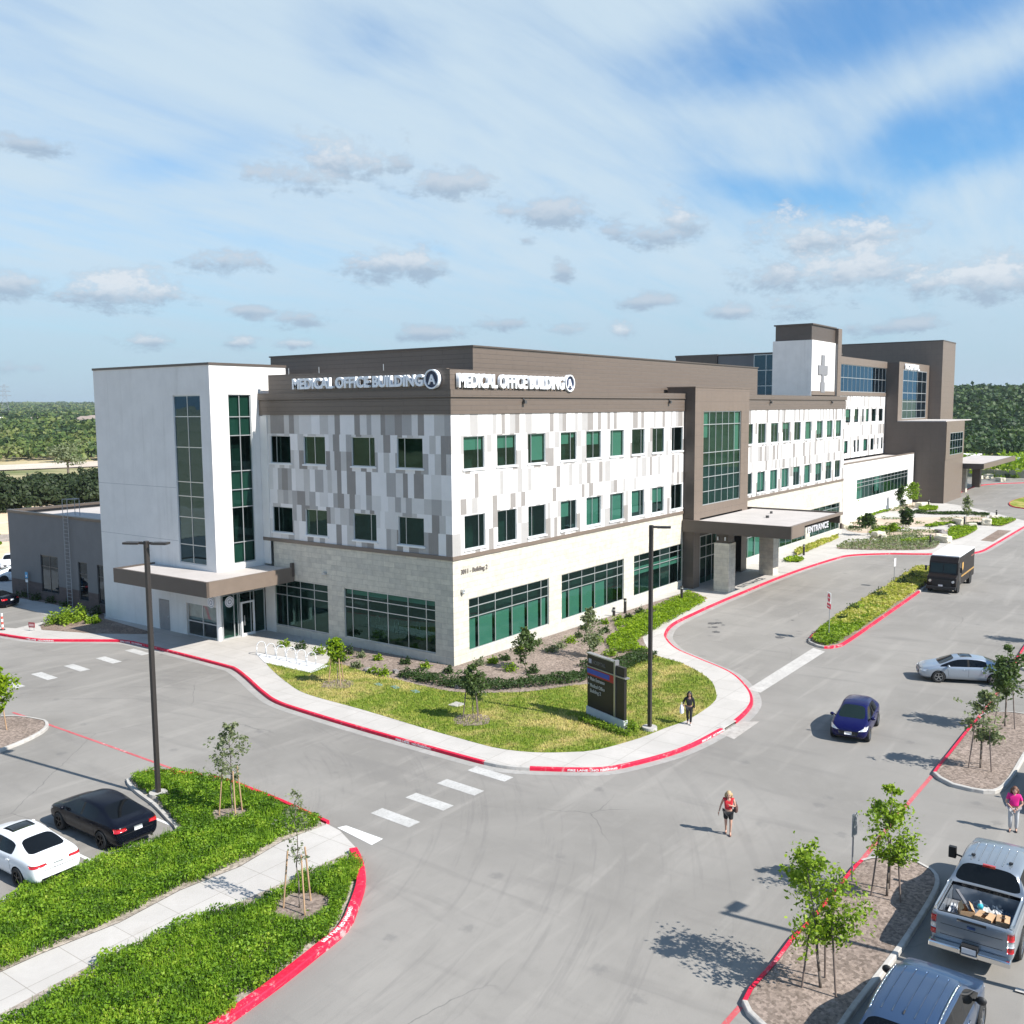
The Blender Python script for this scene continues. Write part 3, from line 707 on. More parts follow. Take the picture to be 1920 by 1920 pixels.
ACMD = brick_mat('dark_and_shaded_cladding', (.085, .066, .055), (.08, .063, .052), (.06, .048, .04), 1.2, 1.2, .01, .5, 0, .01, .07, offset=0)  # dark trim brown, also the shaded copy of the brown panels on side walls
FASCIA = mat('brown_fascia_metal', (.17, .132, .105), .45, var=.05, vscale=1.2)
FASCIAD = mat('dark_and_shaded_fascia', (.085, .067, .055), .45, var=.06, vscale=1.2)  # dark coping brown, also shade put into the canopies' side fascias
ROOFM = mat('white_roof_membrane', (.44, .405, .38), .85, var=.07, vscale=.5, bump=.1)
METAL = mat('silver_mullion', (.52, .54, .55), .35, metal=.6)
DARKFR = mat('dark_window_frame', (.06, .06, .06), .45)
SILLM = mat('white_sill_trim', (.72, .72, .72), .5)
INTER = mat('dark_interior', (.045, .048, .05), .9, var=.5, vscale=.7)
BLIND = mat('roller_blind', (.50, .52, .50), .8)
GLASS = glass_mat('green_tinted_glass', (.25, .47, .40), (.36, .66, .62), f0=.03, ior=1.5)
GLASSB = glass_mat('blue_tinted_glass', (.06, .13, .20), (.40, .66, .85), .07, 1.6)
GLASSC = glass_mat('clear_glass', (.55, .62, .60), (.9, .95, 1), .04, 1.5)
PANEL = [mat('panel_white', (.72, .70, .69), .7, var=.03, vscale=1.0), mat('panel_off_white', (.62, .60, .585), .7, var=.03, vscale=1.0),
         mat('panel_light_grey', (.50, .48, .46), .7, var=.04, vscale=1.0), mat('panel_mid_grey', (.37, .355, .345), .7, var=.04, vscale=1.0), mat('panel_dark_grey', (.26, .24, .225), .7, var=.05, vscale=1.0)]
def ribbed(m):
    N, b = nodes_of(m); t = N.node('ShaderNodeTexCoord'); x, y, z = N.sep(t.outputs['Object'])
    w = N.m('SINE', N.m('MULTIPLY', N.m('ADD', x, y), 2*pi/.15)); bn = N.node('ShaderNodeBump'); bn.inputs['Strength'].default_value = .35; bn.inputs['Distance'].default_value = .012
    N.l.new(w, bn.inputs['Height']); N.l.new(bn.outputs[0], b.inputs['Normal'])
for m_ in PANEL: ribbed(m_)
LETW = mat('white_letter', (.80, .82, .85), .4)
NAVY = mat('navy_disc', (.02, .03, .07), .4)

def fx(y0): return lambda u, w, z: (u, y0-w, z)        # facade facing the road (-Y)
def fy(x0): return lambda u, w, z: (x0-w, u, z)        # facade facing -X
def fbox(mb, F_, u0, u1, w0, w1, z0, z1, m=0):
    P8 = F_(u0, w0, z0), F_(u1, w1, z1)
    a = [min(P8[0][i], P8[1][i]) for i in range(3)]; b = [max(P8[0][i], P8[1][i]) for i in range(3)]
    mb.box(a, b, m)
def wall_grid(mb, F_, u0, u1, z0, z1, ops, m=0, depth=.16, us=(), zs=(), mf=None, reveal=None):
    """wall with real openings; ops: (u0,u1,z0,z1)"""
    U = sorted(set([u0, u1]+[u for o in ops for u in o[:2] if u0 < u < u1]+[u for u in us if u0 < u < u1]))
    Z = sorted(set([z0, z1]+[q for o in ops for q in o[2:4] if z0 < q < z1]+[q for q in zs if z0 < q < z1]))
    for a, b in zip(U[:-1], U[1:]):
        for c, d in zip(Z[:-1], Z[1:]):
            cu, cz = (a+b)/2, (c+d)/2
            if any(o[0] < cu < o[1] and o[2] < cz < o[3] for o in ops): continue
            mb.face([F_(a, 0, c), F_(b, 0, c), F_(b, 0, d), F_(a, 0, d)], mf(cu, cz) if mf else m)
    for o in ops:
        a, b, c, d = max(o[0], u0), min(o[1], u1), max(o[2], z0), min(o[3], z1)
        if a >= b or c >= d: continue
        r = m if reveal is None else reveal
        if c == o[2]: mb.face([F_(a, 0, c), F_(b, 0, c), F_(b, -depth, c), F_(a, -depth, c)], r)
        if d == o[3]: mb.face([F_(a, 0, d), F_(b, 0, d), F_(b, -depth, d), F_(a, -depth, d)], r)
        mb.face([F_(a, 0, c), F_(a, 0, d), F_(a, -depth, d), F_(a, -depth, c)], r)
        mb.face([F_(b, 0, c), F_(b, 0, d), F_(b, -depth, d), F_(b, -depth, c)], r)
def window(parent, F_, u0, u1, z0, z1, vm=(.5,), hm=(), blind=None, fr=.05, w=-.10, sill=True, frm=METAL, glass=GLASS, name='window', bl_u=None, sillm=None):
    mb = MB(); t = fr
    fbox(mb, F_, u0, u1, w-.03, w+.03, z0, z0+t); fbox(mb, F_, u0, u1, w-.03, w+.03, z1-t, z1)
    fbox(mb, F_, u0, u0+t, w-.03, w+.03, z0+t, z1-t); fbox(mb, F_, u1-t, u1, w-.03, w+.03, z0+t, z1-t)
    for f in vm:
        c = u0+(u1-u0)*f; fbox(mb, F_, c-t*.42, c+t*.42, w-.028, w+.028, z0+t, z1-t)
    for f in hm:
        c = z0+(z1-z0)*f; fbox(mb, F_, u0+t, u1-t, w-.026, w+.032, c-t*.42, c+t*.42)
    f_ = mb.build(name, frm, parent)
    g = MB(); g.face([F_(u0+t*.5, w, z0+t*.5), F_(u1-t*.5, w, z0+t*.5), F_(u1-t*.5, w, z1-t*.5), F_(u0+t*.5, w, z1-t*.5)])
    g.build('pane', glass, f_)
    if blind:
        bl = blind if isinstance(blind, list) else [(0, 1, blind)]
        g = MB()
        for a, b_, h, *st_ in bl:
            if h <= 0: continue
            ua, ub = u0+(u1-u0)*a, u0+(u1-u0)*b_
            fbox(g, F_, ua+.06, ub-.06, w-.13, w-.12, z1-(z1-z0)*h, z1-t-(z1-z0)*(st_[0] if st_ else 0))
        if g.f: g.build('blind', BLIND, f_)
    if sill:
        g = MB(); fbox(g, F_, u0-.12, u1+.12, .002, .07, z0-.11, z0-.002); fbox(g, F_, u0, u1, -.07, .002, z0-.005, z0+.004)
        g.build('sill', sillm or SILLM, f_)
    return f_
def clad_rows(mb, F_, u0, u1, rows, ops, pal, seed, wid=.50):
    rg = random.Random(seed)
    for z0, z1 in rows:
        e = [u0]
        while e[-1] < u1: e.append(e[-1]+wid*rg.choice((.8, 1, 1, 1.2, 1.6)))
        tones = []; last = None
        for _ in e:
            t = rg.choices(range(5), pal)[0]
            if t == last: t = rg.choices(range(5), pal)[0]
            tones.append(t); last = t
        def mf(u, z, e=e, tones=tones):
            for k in range(len(e)-1):
                if e[k] <= u < e[k+1]: return tones[k]
            return 0
        oo = [o for o in ops if o[2] < z1 and o[3] > z0]
        wall_grid(mb, F_, u0, u1, z0, z1, oo, us=e, mf=mf, reveal=0)
ROWS = [(14.1, 15.375), (13.0, 14.1), (11.75, 13.0), (10.25, 11.75), (9.3, 10.25), (8.2, 9.3), (6.86, 8.2)]
PALR = (5, 2.5, 1.2, 1.7, 2.0); PALL = (4.0, 2.6, 1.6, 1.7, 2.1)

# ================================================================== medical office building
mob = empty('medical_office_building', (0, 0, 0), 0, 'long three storey white and brown office building with grey patchwork panels and rooftop lettering', 'building')
L2, BW, ZP = 75.0, 17.19, 16.85
XU = [1.17, 4.54, 7.92, 11.86, 15.24, 18.63, 21.95, 25.34, 28.73]
XS = [44.15, 47.5, 50.92, 54.2, 57.6, 61.0, 64.8, 68.38, 71.62]
R, Lf = fx(0.0), fy(0.0)
ops_u = [(a, a+2.06, 12.05, 14.03) for a in XU+XS]; ops_l = [(a, a+2.06, 7.16, 9.22) for a in XU+XS]
gops = [(1.5, 10.36, .80, 4.05), (11.95, 20.8, .80, 4.05), (22.4, 31.15, .80, 4.05), (42.9, 51.5, .85, 4.05), (53.2, 62.0, .85, 4.05), (63.4, 73.9, .85, 4.05)]
bx0, bx1 = 31.0, 42.75                       # brown entrance tower bay
mb = MB()
for a, b_ in ((0.0, bx0), (bx1, L2)):
    clad_rows(mb, R, a, b_, ROWS, [o for o in ops_u+ops_l if a < o[0] < b_], PALR, 5 if a == 0 else 9)
yL = [(14.13, 16.18), (10.75, 12.82), (6.25, 8.3), (2.25, 4.36)]
lops = [(a, b_, 12.08, 13.96) for a, b_ in yL]+[(a, b_, 7.3, 9.07) for a, b_ in yL]
clad_rows(mb, Lf, 0.0, BW, ROWS, lops, PALL, 3)
mb.build('panel_cladding', PANEL, mob)
mb = MB()
for a, b_ in ((0.0, bx0), (bx1, L2)):
    wall_grid(mb, R, a, b_, .62, 6.62, [o for o in gops if a <= o[0] < b_], 0)
    wall_grid(mb, R, a, b_, -.05, .62, [], 1)
lg = [(1.45, 9.35, .72, 4.03), (10.88, 16.43, .68, 4.03)]
wall_grid(mb, Lf, 0, BW-1.0, .62, 6.62, lg, 0); wall_grid(mb, Lf, 0, BW-1.0, -.05, .62, [], 1)
mb.face([(L2, 0, 0), (L2, 22, 0), (L2, 22, ZP), (L2, 0, ZP)], 0)
mb.build('stone_wall', [STONE_L, BASEST], mob)
mb = MB()   # belt course, slightly proud
fbox(mb, R, -.07, bx0, -.1, .07, 6.62, 6.86); fbox(mb, R, bx1, L2+.05, -.1, .07, 6.62, 6.86)
fbox(mb, Lf, .1, BW, -.1, .07, 6.62, 6.86)
mb.build('belt_course', FASCIA, mob)
mb = MB()   # brown parapet bands with a shadow groove and coping
for F_, a, b_ in ((R, -.06, bx0), (R, bx1, L2+.06), (Lf, .05, BW)):
    lf = F_ is Lf
    fbox(mb, F_, .252 if lf else a, b_, -.25, .06, 15.375, 16.30); fbox(mb, F_, .252 if lf else max(a, 0), b_, -.25, .0, 16.30, 16.40); fbox(mb, F_, .302 if lf else (a-.07 if a < 0 else a), b_, -.3, .13, 16.40, ZP)
mb.build('parapet', SIDING, mob)
mb = MB()   # raised sign band at the corner
fbox(mb, R, 0, 17.1, -.28, -.02, ZP, 18.04); fbox(mb, Lf, .28, 16.2, -.28, -.02, ZP, 18.09)
mb.box((0.3, 16.0, ZP), (2.0, 16.2, 18.0))
mb.build('sign_band', SIDING, mob)
mb = MB()   # roof and penthouse screen
mb.box((.31, .31, 16.3), (L2-.1, 21.9, 16.42), 1)
mb.box((4.58, 1.9, 16.43), (51.8, 21.3, 19.62), 0); mb.box((4.50, 1.82, 19.62), (51.88, 21.38, 19.72), 2)
mb.build('penthouse', [SIDING, ROOFM, FASCIAD], mob)
mb = MB()
for xx in (7.3, 28.0, 50.3, 69.4):
    mb = MB(); mb.tube((xx, -.03, 16.36), (xx, -.2, 16.2), .05, .05, 6); mb.box((xx-.12, -.30, 16.0), (xx+.12, -.14, 16.22)); mb.build('scupper', DARKFR, mob)
mb = MB()
for q in ((15.2, 3.0), (12.2, 3.0), (6.3, 1.2)): mb = MB(); mb.tube((1.0, q[0], 17), (1.0, q[0], 18.55), .025, .025, 5); mb.build('roof_vent_pipe', METAL, mob)
mb = MB(); mb.box((.9, .9, .05), (L2-.5, 21.0, 16.2)); mb.build('interior', INTER, mob)
mb = MB(); mb.box((.12, 21.1, 0), (L2, 21.9, 16.3)); mb.build('back_wall', STUCCO, mob)
# windows of the sunlit facade
ub = [(.42, .72), (.42, .5), ([(.24, 1, .9)], .22), ([(0, .66, .42), (.7, 1, .2)], .66), ([(0, .5, .5), (.5, 1, .5)], .5), ([(.16, 1, 1)], .2), (0, .78), (0, .4), (0, .28),
      (0, .5), (0, .5), (.12, .5), (.35, .5), (0, .5), ([(.05, 1, .97)], .2), (.75, .5), (.85, .5), (.8, .5)]
lb = [(0, .72), (0, .5), (0, .24), ([(0, .66, .55)], .68), (1, .45), ([(.12, 1, 1)], .2), ([(0, .75, .85)], .74), (.6, .5), (0, .42),
      (0, .5), (.9, .5), (1, .5), (.95, .5), (.3, .5), (1, .2), (.6, .5), (.25, .5), (0, .5)]
for (o, (bl, v)) in list(zip(ops_u, ub))+list(zip(ops_l, lb)):
    window(mob, R, *o, vm=(v,), blind=bl)
for (o, v) in zip(lops, (.72, .10, .25, .72, .72, .10, .25, .72)):
    window(mob, Lf, *o, vm=(v if v > .12 else .5,), blind=0)
VM = (.117, .315, .52, .72, .90)
pb = [[(a+.008, b_-.008, .60 if False else 1) for a, b_ in zip((0,)+VM, VM+(1,))] for _ in range(3)]
def lower_blinds(which, lo=.66):
    e = (0,)+VM+(1,); return [(e[i]+.012, e[i+1]-.012, 1, .38) for i in which]
window(mob, R, *gops[0], vm=VM, hm=(.63, .83), blind=lower_blinds(range(6)), sill=False, fr=.06)
window(mob, R, *gops[1], vm=VM, hm=(.63, .83), blind=lower_blinds((0, 1, 2, 3)), sill=False, fr=.06)
window(mob, R, *gops[2], vm=VM, hm=(.63, .83), blind=[(0, .97, .50, .30)], sill=False, fr=.06)
window(mob, R, *gops[3], vm=VM, hm=(.63, .83), blind=lower_blinds(range(6)), sill=False, fr=.06)
window(mob, R, *gops[4], vm=VM, hm=(.63, .83), blind=[(0, 1, .3)], sill=False, fr=.06)
window(mob, R, *gops[5], vm=VM, hm=(.63, .83), blind=0, sill=False, fr=.06)
window(mob, Lf, *lg[0], vm=(.10, .29, .51, .73, .91), hm=(.62, .81), blind=[(0, 1, .12)], sill=False, fr=.06)
window(mob, Lf, *lg[1], vm=(.25, .5, .75), hm=(.66, .85), blind=0, sill=False, fr=.06)
# brown entrance tower with its tall curtain wall
bt = MB(); D = 1.0; T = fx(-D)
cw = (32.75, 40.85, 7.2, 15.33)
wall_grid(bt, T, bx0+.05, bx1-.05, 6.14, 17.34, [cw], 0, depth=.25)
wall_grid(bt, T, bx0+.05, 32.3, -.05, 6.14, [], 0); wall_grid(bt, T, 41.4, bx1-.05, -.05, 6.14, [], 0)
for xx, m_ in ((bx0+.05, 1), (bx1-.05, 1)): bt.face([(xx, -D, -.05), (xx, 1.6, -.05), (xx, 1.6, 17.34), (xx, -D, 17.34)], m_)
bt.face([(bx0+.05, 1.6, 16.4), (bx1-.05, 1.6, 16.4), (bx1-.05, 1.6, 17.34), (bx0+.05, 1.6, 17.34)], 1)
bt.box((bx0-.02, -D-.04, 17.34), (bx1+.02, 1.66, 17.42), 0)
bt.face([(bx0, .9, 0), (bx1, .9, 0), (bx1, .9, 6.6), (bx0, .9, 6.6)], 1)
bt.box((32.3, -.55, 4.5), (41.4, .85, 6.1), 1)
bt.build('entrance_tower', [ACM, ACMD], mob)
mb = MB(); mb.box((32.4, -.72, 7.0), (41.2, -.70, 15.5)); mb.build('curtain_wall_backing', INTER, mob)
window(mob, T, *cw, vm=(.165, .33, .5, .67, .83), hm=(.145, .30, .42, .56, .86), blind=[(.0, .16, .28), (.84, .99, .45)], sill=False, fr=.07, name='curtain_wall')
window(mob, fx(-.35), 32.5, 41.2, .02, 4.4, vm=(.14, .28, .42, .58, .72, .86), hm=(.55, .78), blind=0, sill=False, fr=.08, w=0.0, name='entrance_doors')
# canopy over the drop off
mb = MB(); cx0, cx1, cy = 30.75, 44.1, -9.6
mb.box((cx0, cy, 5.1), (cx0+.25, -.08, 6.12), 1); mb.box((cx0+.25, cy, 5.1), (cx0+3.15, cy+.25, 6.12), 0)
mb.box((cx0+3.15, cy, 5.88), (cx1, cy+.25, 6.12), 0); mb.box((cx1-.25, cy+.25, 5.1), (cx1, -.08, 6.12), 1)
mb.box((cx0+.25, cy+.25, 5.88), (cx1-.25, -D-.01, 5.99), 2); mb.box((cx0+.25, cy+1.6, 5.12), (cx1-.25, -D-.02, 5.2), 1)
mb.box((cx0+3.15, cy+.27, 5.2), (cx0+3.25, cy+1.6, 5.88), 1)
mb.box((cx1-.35, cy, 4.6), (cx1-.2, cy+.2, 5.10), 0)
mb.build('entrance_canopy', [FASCIA, FASCIAD, ROOFM], mob)
for (a, b_) in ((31.15, -4.2), (41.2, -4.2)):
    mb = MB(); mb.box((a, b_, -.05), (a+1.35, b_+1.35, 4.30)); c_ = mb.build('canopy_column', STONE_L, mob)
    mb = MB(); mb.box((a+.12, b_+.12, 4.30), (a+1.23, b_+1.23, 5.12)); mb.build('column_cap', ACMD, c_)
    mb = MB(); mb.tube((a-.06, b_+.35, 4.55), (a-.06, b_+.35, 4.85), .07, .07, 8); mb.tube((a-.06, b_+1.0, 4.55), (a-.06, b_+1.0, 4.85), .07, .07, 8); mb.build('wall_light', METAL, c_)
text_mesh('canopy_letter_sign', 'ENTRANCE', .74, mat('canopy_letter_white', (.52, .52, .54), .5), mob, .04, frame_matrix((cx0+3.9, cy+.02, 5.18), (1, 0, 0), (0, 0, 1), (0, -1, 0)), .012, 1.40)
mb = MB(); mb.tube((37, -5.2, 5.99), (37, -5.2, 6.2), .15, .15, 10); mb.tube((40.5, -4.2, 5.99), (40.5, -4.2, 6.2), .12, .12, 10); mb.build('roof_drain', DARKFR, mob)

# white stair tower at the left
TX, TY, TW, TB, TZ = -4.06, 17.2, 30.9, 2.44, 18.7
FT, FR = fy(TX), fx(TY)
mb = MB()
to1, to2 = (18.27, 21.27, 5.2, 16.75), (-2.6, -.71, 5.25, 16.77)
door_o = (22.72, 23.98, .14, 2.36); sto = (17.45, 20.78, .14, 2.42)
wall_grid(mb, FT, TY, TW, -.05, TZ, [to1, door_o, (TY, 20.78, .14, 2.42)], 0)
wall_grid(mb, FR, TX, TB, 3.95, TZ, [to2], 0)
mb.face([(TX, TW, -.05), (TB, TW, -.05), (TB, TW, TZ), (TX, TW, TZ)], 0)
mb.face([(TB, TY, 3), (TB, TW, 3), (TB, TW, TZ), (TB, TY, TZ)], 0)
mb.build('stair_tower', STUCCO, mob)
mb = MB()
for a, b_ in (((TX-.05, TY-.05), (TB+.05, TY+.2)), ((TX-.05, TY+.2), (TX+.2, TW+.05)), ((TX+.2, TW-.2), (TB+.05, TW+.05)), ((TB-.2, TY+.2), (TB+.05, TW-.2))): mb.box((a[0], a[1], TZ), (b_[0], b_[1], TZ+.16))
mb.build('tower_coping', FASCIAD, mob)
mb = MB(); mb.box((TX+1.0, TY+1.0, 2.6), (TB-.4, TW-.4, TZ-.2)); mb.build('tower_interior', INTER, mob)
hz_t = [(a-5.2)/11.55 for a in (7.0, 8.9, 9.95, 11.0, 13.3, 15.35)]
hz_t = [.135, .32, .415, .515, .755, .875]
window(mob, FT, *to1, vm=(.5,), hm=(.115, .28, .405, .49, .695, .875), sill=False, fr=.07, glass=GLASSB, name='stair_window')
hm2 = (.115, .335, .49, .565, .755, .875)
f_ = window(mob, FR, *to2, vm=(.5,), hm=(.125, .335, .44, .55, .76, .87), sill=False, fr=.07, name='stair_window')
g = MB()
for a, b_ in ((.0, .125), (.335, .44), (.44, .55), (.76, .87), (.87, 1.0)): fbox(g, FR, to2[0]+.05, to2[1]-.05, -.24, -.22, to2[2]+11.52*a+.03, to2[2]+11.52*b_-.03)
g.build('spandrel_panel', mat('grey_spandrel', (.11, .14, .13), .6), f_)
# thin control joints
mb = MB()
for zz in (10.4, 6.7): fbox(mb, FT, 21.3, TW-.01, .001, .003, zz, zz+.03)
mb.build('control_joint', mat('joint_grey', (.4, .4, .4), .9), mob)
mb = MB(); fbox(mb, FT, 22.76, 23.94, -.08, -.03, .14, 2.32); d_ = mb.build('service_door', mat('grey_door', (.26, .25, .25), .5, var=.05), mob)
mb = MB(); mb.ball((TX-.0, 22.9, 1.15), .05); mb.build('door_handle', METAL, d_)
# glazed corner entrance below the small canopy
window(mob, FT, 17.5, 20.74, .15, 3.95, vm=(.48,), hm=(.27,), blind=[(0.02, .46, .0)], sill=False, fr=.09, w=-.12, glass=GLASSC, name='shopfront_window')
mb = MB(); fbox(mb, FT, 17.55, 20.74, -.30, -.28, 1.25, 2.35); mb.build('frosted_band', mat('frosted_film', (.55, .58, .58), .7, var=.2, vscale=1.3), mob)
mb = MB(); fbox(mb, FT, 17.6, 19.0, -.25, -.23, .25, 1.15); fbox(mb, FT, 18.05, 18.35, -.228, -.21, .5, .95); fbox(mb, FT, 17.95, 18.45, -.227, -.209, .86, .98, 0); mb.build('poster', mat('dark_poster', (.05, .05, .06), .5), mob)
ens = window(mob, FR, TX+.28, -.12, .15, 3.95, vm=(.27, .36, .40, .66, .74), hm=(.80,), blind=0, sill=False, fr=.09, w=-.02, name='entrance_glazing')
mb = MB(); F_ = FR
for a in (-2.22, -1.18): fbox(mb, F_, a-.06, a+.06, .04, .12, .15, 2.55)
fbox(mb, F_, -2.16, -1.24, .04, .12, 2.43, 2.55); fbox(mb, F_, -2.16, -1.24, .04, .12, .15, .33)
dd = mb.build('entrance_door', SILLM, mob)
mb = MB(); mb.tube((-2.05, TY-.18, .9), (-2.05, TY-.18, 1.6), .02, .02, 6); mb.build('door_handle', METAL, dd)
mb = MB(); mb.tube((TX+.13, TY+.13, 0), (TX+.13, TY+.13, 4.0), .17, .17, 14); mb.build('corner_post', SILLM, mob)
DISC = mat('white_disc', (.75, .76, .8), .5); RING = mat('blue_grey_ring', (.25, .28, .36), .5)
for (c_, F_, w_) in (((-3.25, 2.75), FR, .1), ((17.9, 2.75), FT, .0)):
    mb = MB()
    for r0, m_, ww in ((.38, 0, w_+.06), (.31, 1, w_+.064), (.27, 0, w_+.068), (.16, 1, w_+.072), (.10, 0, w_+.076)):
        mb.face([F_(c_[0]+r0*cos(2*pi*k/24), ww, c_[1]+r0*sin(2*pi*k/24)) for k in range(24)], m_)
    mb.build('round_logo_sign', [DISC, RING], mob)
# small canopy round the tower corner
mb = MB(); a0, a1, b0, b1, z0, z1 = -7.2, 0.0, 14.1, 24.4, 3.97, 4.96
mb.box((a0, b0, z0), (a0+.2, b1, z1), 1); mb.box((a0+.2, b0, z0), (-.05, b0+.2, z1), 0); mb.box((a0+.2, b1-.2, z0), (TX-.01, b1, z1), 1)
mb.box((a0+.2, b0+.2, z1-.22), (-.08, TY-.02, z1-.1), 2); mb.box((a0+.2, TY-.02, z1-.22), (TX-.02, b1-.2, z1-.1), 2)
mb.box((a0+.2, b0+.2, z0+.04), (-.08, TY-.03, z0+.12), 1); mb.box((a0+.2, TY-.03, z0+.04), (TX-.02, b1-.2, z0+.12), 1)
mb.box((-.25, b0-.02, z0+.35), (-.03, b0+.18, z1+.3), 1)
mb.build('corner_canopy', [FASCIA, FASCIAD, ROOFM], mob)
mb = MB(); fbox(mb, Lf, 16.19, BW, .0, .04, -.05, 3.97); fbox(mb, Lf, 16.45, BW, .0, .05, 4.98, 15.3); mb.build('corner_pilaster', STUCCO, mob)
# wall camera boxes
mb = MB(); mb.box((.7, -.18, 4.6), (.95, -.01, 4.75)); mb.ball((.82, -.12, 4.55), .09); mb.box((-.2, 10.9, 4.75), (-.01, 11.2, 4.88)); mb.build('security_camera', METAL, mob)
# rooftop letters
def sign(side, body, A):
    if side == 'R':
        text_mesh('sign_letters', body, 1.12, LETW, mob, .11, frame_matrix((.45, -.16, 17.0), (1, 0, 0), (0, 0, 1), (0, -1, 0)), .040, A)
        c, F_ = (12.72, 17.40), R
    else:
        text_mesh('sign_letters', body, .92, LETW, mob, .11, frame_matrix((-.16, 13.5, 17.10), (0, -1, 0), (0, 0, 1), (-1, 0, 0)), .036, A)
        c, F_ = (1.25, 17.46), Lf
    mb = MB(); n = 28
    for (ra, rb, w0, w1, m_) in ((.50, .58, .0, .26, 0),):
        for k in range(n):
            t0, t1 = 2*pi*k/n, 2*pi*(k+1)/n
            q = lambda r, t, w: F_(c[0]+r*cos(t), w, c[1]+r*sin(t))
            mb.face([q(ra, t0, w1), q(rb, t0, w1), q(rb, t1, w1), q(ra, t1, w1)], m_); mb.face([q(rb, t0, w0), q(rb, t1, w0), q(rb, t1, w1), q(rb, t0, w1)], m_)
            mb.face([q(ra, t0, w0), q(ra, t1, w0), q(ra, t1, w1), q(ra, t0, w1)], m_)
    mb.face([F_(c[0]+.5*cos(2*pi*k/n), .16, c[1]+.5*sin(2*pi*k/n)) for k in range(n)], 1)
    mb.build('letter_disc', [LETW, NAVY], mob)
    if side == 'R': M_ = frame_matrix((c[0]-.27, -.2, c[1]-.29), (1, 0, 0), (0, 0, 1), (0, -1, 0))
    else: M_ = frame_matrix((-.2, c[1]*0+c[0]+.27, c[1]-.29), (0, -1, 0), (0, 0, 1), (-1, 0, 0))
    text_mesh('disc_letter', 'A', .80, LETW, mob, .04, M_, .02, 1.0)
SIGNS = []
def width_of(o):
    v = [c.co for c in o.data.vertices]; return max(max(p[i] for p in v)-min(p[i] for p in v) for i in (0, 1))
for side, wanted in (('R', 11.45), ('L', 11.55)):
    before = set(bpy.data.objects); sign(side, 'MEDICAL OFFICE BUILDING', 1.0)
    for o in set(bpy.data.objects)-before:
        if o.name.startswith('sign_letters'):
            s_ = wanted/width_of(o); ax = 0 if side == 'R' else 1; ref = .45 if side == 'R' else 13.5
            for v in o.data.vertices: v.co[ax] = ref+(v.co[ax]-ref)*s_
text_mesh('address_letters', '3011 - Building 2', .40, mat('grey_letter', (.16, .14, .13), .5), mob, .02, frame_matrix((.72, -.03, 5.70), (1, 0, 0), (0, 0, 1), (0, -1, 0)), .004, .98)

# ================================================================== grey annex
an = empty('annex_building', (-3.4, 31, 0), 0, 'low single storey grey stucco annex with brick base behind the white tower', 'building')
def loc(mb, name, m, par, o=(-3.4, 31, 0)):
    mb.v = [(a-o[0], b-o[1], c-o[2]) for a, b, c in mb.v]; return mb.build(name, m, par)
GREYST = mat('grey_stucco', (.150, .150, .152), .85, var=.05, vscale=.9, bump=.15)
BRK = brick_mat('brown_brick', (.12, .085, .075), (.09, .066, .06), (.09, .08, .075), .4, .13, .006, .9)
FA = fy(-3.4); AZ = 7.45
aw = [(38.6, 41.3, .9, 4.0), (34.3, 35.6, .8, 3.9), (31.6, 32.9, .8, 3.9)]
mb = MB(); wall_grid(mb, FA, 30.95, 46.2, 1.6, AZ-.2, aw, 0); wall_grid(mb, FA, 30.95, 46.2, -.05, 1.6, aw, 1)
mb.face([(-3.4, 46.2, 0), (12, 46.2, 0), (12, 46.2, AZ), (-3.4, 46.2, AZ)], 0); mb.box((-3.1, 31, AZ-.6), (20, 45.9, AZ-.45), 2)
mb.face([(20, 46.2, 0), (12, 46.2, 0), (12, 46.2, AZ), (20, 46.2, AZ)], 0)
loc(mb, 'wall', [GREYST, BRK, ROOFM], an)
mb = MB(); mb.box((-3.47, 30.95, AZ-.2), (-3.1, 46.25, AZ)); mb.box((-3.1, 45.95, AZ-.2), (20, 46.25, AZ)); loc(mb, 'coping', FASCIAD, an)
mb = MB(); mb.box((-2.6, 31.3, .1), (10, 45.5, AZ-.8)); loc(mb, 'interior', INTER, an)
GLR = glass_mat('clear_dark_glass', (.12, .2, .22), (.5, .6, .7), f0=.04)
for i, o_ in enumerate(aw):
    w_ = window(None, FA, *o_, vm=(.5,) if i == 0 else (), hm=(.7,), blind=0, sill=False, fr=.07, frm=DARKFR, glass=GLR)
    w_.parent = an
    w_.location = (3.4, -31, 0)
mb = MB()
for yy in (36.3, 37.0):
    mb.path([(-3.62, yy, .2), (-3.62, yy, AZ+1.35)], .03, 6); mb.path([(-3.62, yy, AZ+1.35), (-2.6, yy, AZ+1.35), (-2.6, yy, AZ)], .03, 6)
for k in range(24): mb.tube((-3.62, 36.3, .4+.3*k), (-3.62, 37.0, .4+.3*k), .016, .016, 5)
mb.path([(-2.6, 36.3, AZ+1.35), (-2.6, 37.0, AZ+1.35)], .03, 6)
loc(mb, 'roof_ladder', mat('galvanised_grey', (.32, .32, .32), .5), an)

